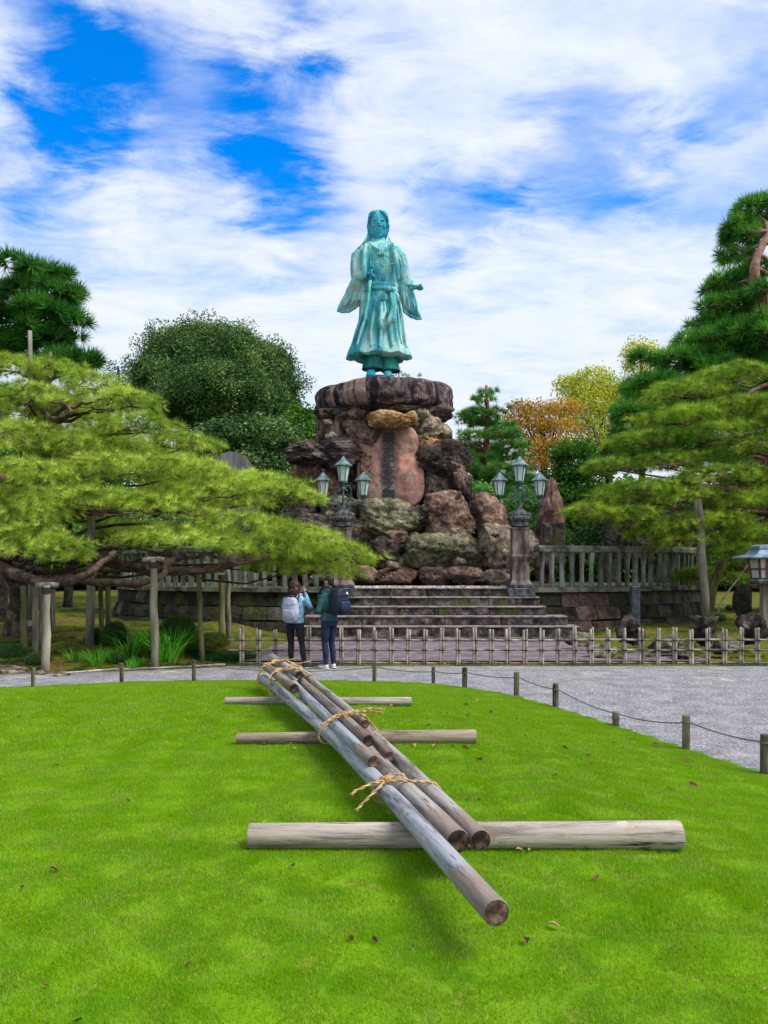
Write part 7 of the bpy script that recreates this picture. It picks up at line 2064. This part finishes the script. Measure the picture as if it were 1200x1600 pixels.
# ---------------------------------------------------------------- clipped shrubs and border plants
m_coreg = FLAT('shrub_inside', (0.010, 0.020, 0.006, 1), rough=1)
L_clip = LEAF('clipped_leaves', (0.014, 0.055, 0.010, 1), (0.040, 0.14, 0.016, 1), (0.10, 0.26, 0.03, 1), transl=.2, wscale=2.0)
L_clip2 = LEAF('clipped_leaves_olive', (0.022, 0.060, 0.010, 1), (0.075, 0.14, 0.018, 1), (0.16, 0.24, 0.03, 1), transl=.2, wscale=2.0)
L_moss = LEAF('mossy_mound', (0.04, 0.065, 0.008, 1), (0.13, 0.16, 0.014, 1), (0.26, 0.28, 0.025, 1), transl=.2, wscale=2.0)
def shrub(x, y, rx, ry, d, label, mat, dens=1100, sc=.042):
    c = P(x, y, d); s = d / FPX; rx *= s; rz = ry * s
    t = thing('round_shrub', label, 'shrub', (c.x, c.y, max(.05, c.z - rz)))
    b = MB(); b.ell(c, (rx * .93, rx * .93, rz * .93), seg=24, rings=14); b.obj('dark_core', m_coreg, t, sm=True)  # solid dark ball added inside to close the gaps between the leaves
    n = int(4 * math.pi * rx * max(rx, rz) * dens * .75)
    dd = RNG.normal(size=(n, 3)); dd /= np.linalg.norm(dd, axis=1)[:, None]; dd = dd[dd[:, 2] > -.75]
    k = np.array([1 + .05 * noise.noise(Vector(q * 3.0 + x)) for q in dd])
    p = dd * np.array([rx, rx, rz]) * k[:, None] * RNG.uniform(.94, 1.015, len(dd))[:, None] + np.array(c)
    scatter('leaves', T_leafs, p, RNG.uniform(0, 6.28, (len(p), 3)), sc * RNG.uniform(.7, 1.3, len(p)), mat, t)
    return t
shrub(179, 994, 21, 24, 16.8, 'small dark green clipped ball shrub between two prop posts at left', L_clip)
shrub(148, 999, 15, 18, 17.2, 'smaller clipped ball shrub tucked behind the tallest prop post', L_clip)
shrub(278, 998, 33, 38, 17.0, 'large domed olive green clipped shrub behind the iris clump', L_clip2)
shrub(332, 1002, 26, 13, 16.4, 'low yellowish mossy mound right of the domed shrub', L_moss, sc=.042)
shrub(100, 1020, 30, 16, 15.9, 'low mossy green mound behind the first prop post', L_moss, sc=.042)
shrub(215, 1018, 26, 14, 16.0, 'low dark leafy shrub between the ball shrub and the pale prop', L_clip2, sc=.042)
shrub(15, 1024, 28, 18, 15.6, 'dark ragged shrub by the path at the far left', L_clip, sc=.04)
shrub(182, 1030, 14, 12, 15.4, 'little dark shrub under the ball shrub', L_clip, sc=.03)
shrub(60, 1032, 20, 12, 15.2, 'low brownish green shrub beside the path at far left', L_clip2, sc=.035)

def ground_cover():
    n = 9000
    x = RNG.uniform(-10.5, 10.5, n); y = 14.4 + (RNG.random(n) ** 1.4) * 11
    keep, z = [], []
    for a, b in zip(x, y):
        dens = fbm((a, b, 1), .7, 4)
        if a < -3.0:
            ok = b > bed_edge(a) + .05 and b < 21.5 and dens > -.10; h = bed_z(a, b) if b < 20 else ground_z(a, b)
        elif a > 5.3:
            ok = b > 15.95 and dens > -.05 and ((a - CX) / (AX + .5)) ** 2 + ((b - CY) / (BY + .5)) ** 2 > 1; h = ground_z(a, b)
        else: ok, h = False, 0
        keep.append(ok); z.append(h)
    k = np.array(keep); z = np.array(z)
    p = np.column_stack([x, y, z + .01])[k]
    rots = RNG.normal(size=(len(p), 3)) * .4; rots[:, 2] = RNG.random(len(p)) * 6.28
    scatter('ground_cover', tile_leaves(10, .25, .4, .9, 21, .6), p, rots, .065 * RNG.uniform(.5, 1.5, len(p)), L_moss)
ground_cover()

def blade_tile(n, seed, spread, droop, w=.03):
    r = np.random.default_rng(seed); V, F, Q = [], [], []
    for i in range(n):
        a = r.random() * 6.28; tl = r.uniform(.05, spread); l = r.uniform(.65, 1.1); dr = droop * r.uniform(.5, 1.3)
        d0 = np.array([math.cos(a), math.sin(a), 0]); sd_ = np.array([-math.sin(a), math.cos(a), 0]) * w
        b0 = d0 * r.uniform(0, .12); k0 = len(V)
        for j in range(5):
            t = j / 4
            p = b0 + d0 * (l * (t * tl + dr * t ** 2.5)) + np.array([0, 0, l * (t - dr * .9 * t ** 3)])
            ww = (1 - t ** 2.2) * .5
            V += [p - sd_ * ww, p + sd_ * ww] if j < 4 else [p]
        q = r.random(); Q += [q] * 9
        for j in range(3): F.append((k0 + 2 * j, k0 + 2 * j + 1, k0 + 2 * j + 3, k0 + 2 * j + 2))
        F.append((k0 + 6, k0 + 7, k0 + 8))
    return np.array(V), F, np.array(Q)
L_iris = LEAF('iris_blades', (0.03, 0.16, 0.012, 1), (0.08, 0.38, 0.022, 1), (0.20, 0.60, 0.05, 1), transl=.35, wscale=3, rough=.4, accent=(.30, .25, .05, 1), acc_th=.95)
L_lir = LEAF('lilyturf_blades', (0.008, 0.045, 0.016, 1), (0.020, 0.10, 0.030, 1), (0.05, 0.19, 0.045, 1), transl=.25, wscale=3, rough=.5)
T_iris = blade_tile(26, 5, .5, .35, .035)
T_lir = blade_tile(34, 6, .8, .75, .035)
def clump(label, spots_, z, sc, tile, mat, name, cat):
    t = thing(name, label, cat, Vector((spots_[0][0], spots_[0][1], z)))
    n = len(spots_)
    scatter('leaf_blades', tile, [(x, y, z) for x, y in spots_], np.column_stack([RNG.normal(size=(n, 2)) * .08, RNG.random(n) * 6.28]), sc * RNG.uniform(.75, 1.15, n), mat, t)
    return t
g = lambda x, y, z=.0: PZ(x, y, z)
clump('bright green iris clump between the first props beside the path', [((g(118 + rc.uniform(0, 60), 1046 + rc.uniform(-6, 3))).x, g(140, 1046 + rc.uniform(-8, 3)).y) for _ in range(16)], .0, .46, T_iris, L_iris, 'iris_plant', 'plant')
clump('tall arching iris clump in front of the domed shrub', [((g(212 + rc.uniform(0, 75), 1036)).x, g(250, 1036 + rc.uniform(-6, 5)).y) for _ in range(30)], .05, .85, T_iris, L_iris, 'iris_plant', 'plant')
clump('low tuft of green blades at the foot of the pale grey prop post', [((g(196 + rc.uniform(0, 26), 1045)).x, g(200, 1045 + rc.uniform(-3, 3)).y) for _ in range(5)], .0, .32, T_iris, L_iris, 'iris_plant', 'plant')
sp = []
for _ in range(150):
    x = rc.uniform(268, 392); p = g(x, 1038 - 1 * (x > 380)); sp.append((p.x, p.y + .35 + rc.uniform(-.22, .3)))
clump('dark green drooping lilyturf border in front of the bamboo fence end', sp, .0, .30, T_lir, L_lir, 'lilyturf_border', 'plant')
# cane edging and flat stones by the left path
b = MB()
pe = [g(x, y) + Vector((0, 0, .045)) for x, y in ((98, 1056), (125, 1054), (160, 1051), (200, 1049), (240, 1048), (290, 1045), (352, 1042))]
b.tube(smooth_path(pe, 24, .015), .020, seg=7)
tag(b.obj('cane_edging', m_bam, at=pe[3], sm=True), 'thin old bamboo cane edging along the foot of the left border', 'edging')
for i, (x, y, w, h, lab) in enumerate([(18, 1052, 30, 6, 'flat grey stone lying at the far left edge of the path'), (93, 1056, 14, 3.5, 'small flat stone where the cane edging starts'), (62, 1054, 12, 4, 'small flat stone at the foot of the first prop'), (-30, 1056, 26, 7, 'flat grey stone outside the left edge')][:3]):
    p = g(x, y)
    me = rock_mesh('edging_stone', p + Vector((0, .1, .02)), (w / FPX * p.y, .22, h / FPX * p.y * 1.3), 500 + i, sub=3, org=p)
    o = link('edging_stone', me, RK['grey']); o.location = p; tag(o, lab, 'stone')
# dark rocks behind the fence, right
for i, (x, y, w, h, d, k, lab) in enumerate([(985, 984, 20, 24, 17.4, 'dark', 'dark purplish rock behind the bamboo fence, leftmost of three'), (1096, 982, 22, 26, 17.4, 'dark', 'dark purplish rock behind the fence at the foot of the leaning prop'), (1176, 982, 22, 26, 17.4, 'dark', 'dark purplish rock behind the fence below the wooden lantern'),
                                     (905, 1000, 26, 12, 18.0, 'green', 'low mossy rock behind the fence at the right end of the steps'), (1040, 1008, 30, 14, 16.8, 'green', 'low mossy rock behind the fence between two dark rocks'), (1135, 1012, 22, 16, 16.8, 'green', 'mossy rock behind the fence right of the leaning prop'), (940, 1018, 22, 14, 16.6, 'green', 'low mossy rock close behind the fence under the wall corner'), (1070, 1025, 22, 10, 16.3, 'dark', 'low dark stone close behind the fence at right')]):
    p = P(x, y, d); base = Vector((p.x, p.y, .1))
    me = rock_mesh('rock', p, (w / FPX * d, .3, h / FPX * d), 520 + i, sub=4, org=base, amp=.3)
    o = link('rock', me, RK[k]); o.location = base; tag(o, lab, 'rock')
sp = []
for _ in range(60):
    x = rc.choice([rc.uniform(930, 970), rc.uniform(1055, 1090), rc.uniform(1140, 1165), rc.uniform(1000, 1200)])
    p = P(x, 1020, 16.5 + rc.uniform(-.3, 1.5)); sp.append((p.x, p.y))
clump('loose green ferny ground plants behind the fence at right', sp, .05, .20, T_lir, L_moss, 'ground_plant', 'plant')
for (x, y, w, h, d, lab) in [(1125, 965, 10, 7, 19.5, 'small round green plant on the moss right of the leaning prop'), (1140, 950, 7, 5, 21, 'tiny dark green plant on the moss behind the leaning prop')]:
    shrub(x, y, w, h, d, lab, L_clip, sc=.05, dens=400)
# dark square post in the gap of the right wall
t_ = thing('wooden_post', 'dark blue-grey square post standing against the curved wall at right', 'post', G(993, 985, 20.6, .25))
MB().bbox(P(992, 950, 20.9), (.22, .22, 1.15), .02).obj('post_shaft', FLAT('dark_bluegrey', (.045, .05, .065, 1), vary=.4, scale=6), t_)

# ---------------------------------------------------------------- standing stones on the terrace
o_ = P(857, 835, 27.2)
me = rock_mesh('standing_stone', P(858, 830, 27.2), (33 / FPX * 27.2, .32, 84 / FPX * 27.2), 601, sub=5, box=2.6, amp=.15, org=o_, rotz=.1, tilt=.03)
# taper towards a pointed top
zs = [v.co.z for v in me.vertices]; z0_, z1_ = min(zs), max(zs)
for v in me.vertices:
    f = (v.co.z - z0_) / (z1_ - z0_); v.co.x = (v.co.x - .0) * (1.05 - .62 * f ** 1.2) + .10 * f; v.co.y *= (1 - .4 * f)
so = link('standing_stone', me, MAT('red_standing_stone', [(.28, (.04, .022, .02, 1)), (.5, (.15, .075, .062, 1)), (.72, (.27, .17, .13, 1))], scale=2, bscale=7, bump=.9, bdist=.06, rough=.9, spots=[((.30, .22, .15, 1), 1.6, .62), ((.05, .05, .05, 1), 3, .62)]))
so.location = o_; tag(so, 'tall pointed reddish standing stone behind the balustrade, right of the lamp post', 'stone')
t_ = thing('stone_block', 'small upright square grey stone in front of the reddish standing stone', 'stone', P(865, 870, 25.8))
MB().bbox(P(865, 850, 25.8), (34 / FPX * 25.8, .3, 66 / FPX * 25.8), .03, jit=.01).obj('block', m_step, t_)
t_ = thing('stone_tablet', 'wide dark stone tablet behind the balustrade under the light green pine', 'stone', P(980, 870, 28.5))
MB().bbox(P(981, 842, 28.5), (72 / FPX * 28.5, .35, 62 / FPX * 28.5), .04, jit=.02).obj('tablet', RK['dark'], t_)
b = MB(); c_ = P(362, 765, 30.5)
ring = [c_ + Vector((math.cos(a) * 1.0, 0, math.sin(a) * .95 * 1.5)) for a in [math.pi * k / 20 for k in range(21)]]
ring = [c_ + Vector((1.0, 0, -4.6))] + ring + [c_ + Vector((-1.0, 0, -4.6))]
b.loft([[p + Vector((0, -.15, 0)) for p in ring], [p + Vector((0, .15, 0)) for p in ring]])
o = b.obj('round_topped_tablet', MAT('grey_tablet', [(.3, (.10, .095, .10, 1)), (.7, (.22, .21, .21, 1))], scale=2, stretch=(3, 1, .3), bscale=20, bump=.3, rough=.9), at=c_ + Vector((0, 0, -4.5)))
tag(o, 'grey round-topped stone tablet showing above the pine left of the monument', 'stone')

# ---------------------------------------------------------------- wooden garden lantern, right edge
d_ = 19.8; LX = P(1196, 930, d_)
wl = thing('wooden_lantern', 'reddish wooden garden lantern with blue-grey metal roof on a post at the right edge', 'lantern', (LX.x, LX.y, .2))
m_redw = MAT('red_wood', [(.3, (.10, .035, .018, 1)), (.7, (.24, .085, .045, 1))], scale=6, stretch=(2, 2, .3), bscale=20, bump=.3, rough=.7)
m_paper = FLAT('paper_pane', (.62, .64, .64, 1), rough=.8, vary=.05)
m_blue = MAT('blue_metal_roof', [(.3, (.10, .16, .21, 1)), (.7, (.20, .28, .34, 1))], scale=5, bscale=20, bump=.1, rough=.45)
s_ = d_ / FPX
zc = lambda y: P(1196, y, d_).z
b = MB()
def rsq(y, w): return [Vector((LX.x + sx * w, LX.y + sy * w, zc(y))) for sx, sy in ((-1, -1), (1, -1), (1, 1), (-1, 1))]
b.loft([rsq(873, 36 * s_), rsq(871, 37 * s_), rsq(866, 24 * s_), rsq(859, 16 * s_), rsq(857, 17 * s_), rsq(853, 16 * s_), rsq(851, 10 * s_)])
b.obj('roof', m_blue, wl)
for sx in (-1, -.33, .33, 1):
    for sy in (-1, 1):
        b = MB(); b.tube([Vector((LX.x + sx * 15 * s_, LX.y + sy * 15 * s_, zc(905))), Vector((LX.x + sx * 19 * s_, LX.y + sy * 19 * s_, zc(872)))], 1.8 * s_, seg=6); b.obj('frame_bar', m_redw, wl)
for y in (904, 889, 873):
    w = 15 + (905 - y) / 33 * 4
    b = MB()
    for (a0, a1) in (((-1, -1), (1, -1)), ((1, -1), (1, 1)), ((1, 1), (-1, 1)), ((-1, 1), (-1, -1))):
        b.tube([Vector((LX.x + a0[0] * w * s_, LX.y + a0[1] * w * s_, zc(y))), Vector((LX.x + a1[0] * w * s_, LX.y + a1[1] * w * s_, zc(y)))], 1.4 * s_, seg=6)
    b.obj('frame_rail', m_redw, wl)
b = MB(); b.loft([rsq(905, 13.5 * s_), rsq(872, 17.5 * s_)]); b.obj('paper_pane', m_paper, wl)
b = MB(); b.loft([rsq(912, 15 * s_), rsq(908, 20 * s_), rsq(905, 20 * s_)]); b.obj('base_tray', m_roofi, wl)
b = MB(); b.loft([rsq(990, 7 * s_), rsq(912, 6 * s_)]); b.obj('post_leg', m_prop, wl)
me = rock_mesh('rock', P(1158, 935, 20.4), (14 * s_, .3, 30 * s_), 650, sub=4, org=P(1158, 960, 20.4), box=3.5)
o = link('rock', me, WM[2]); o.location = P(1158, 960, 20.4); tag(o, 'upright mossy green rock beside the wooden lantern post', 'rock')
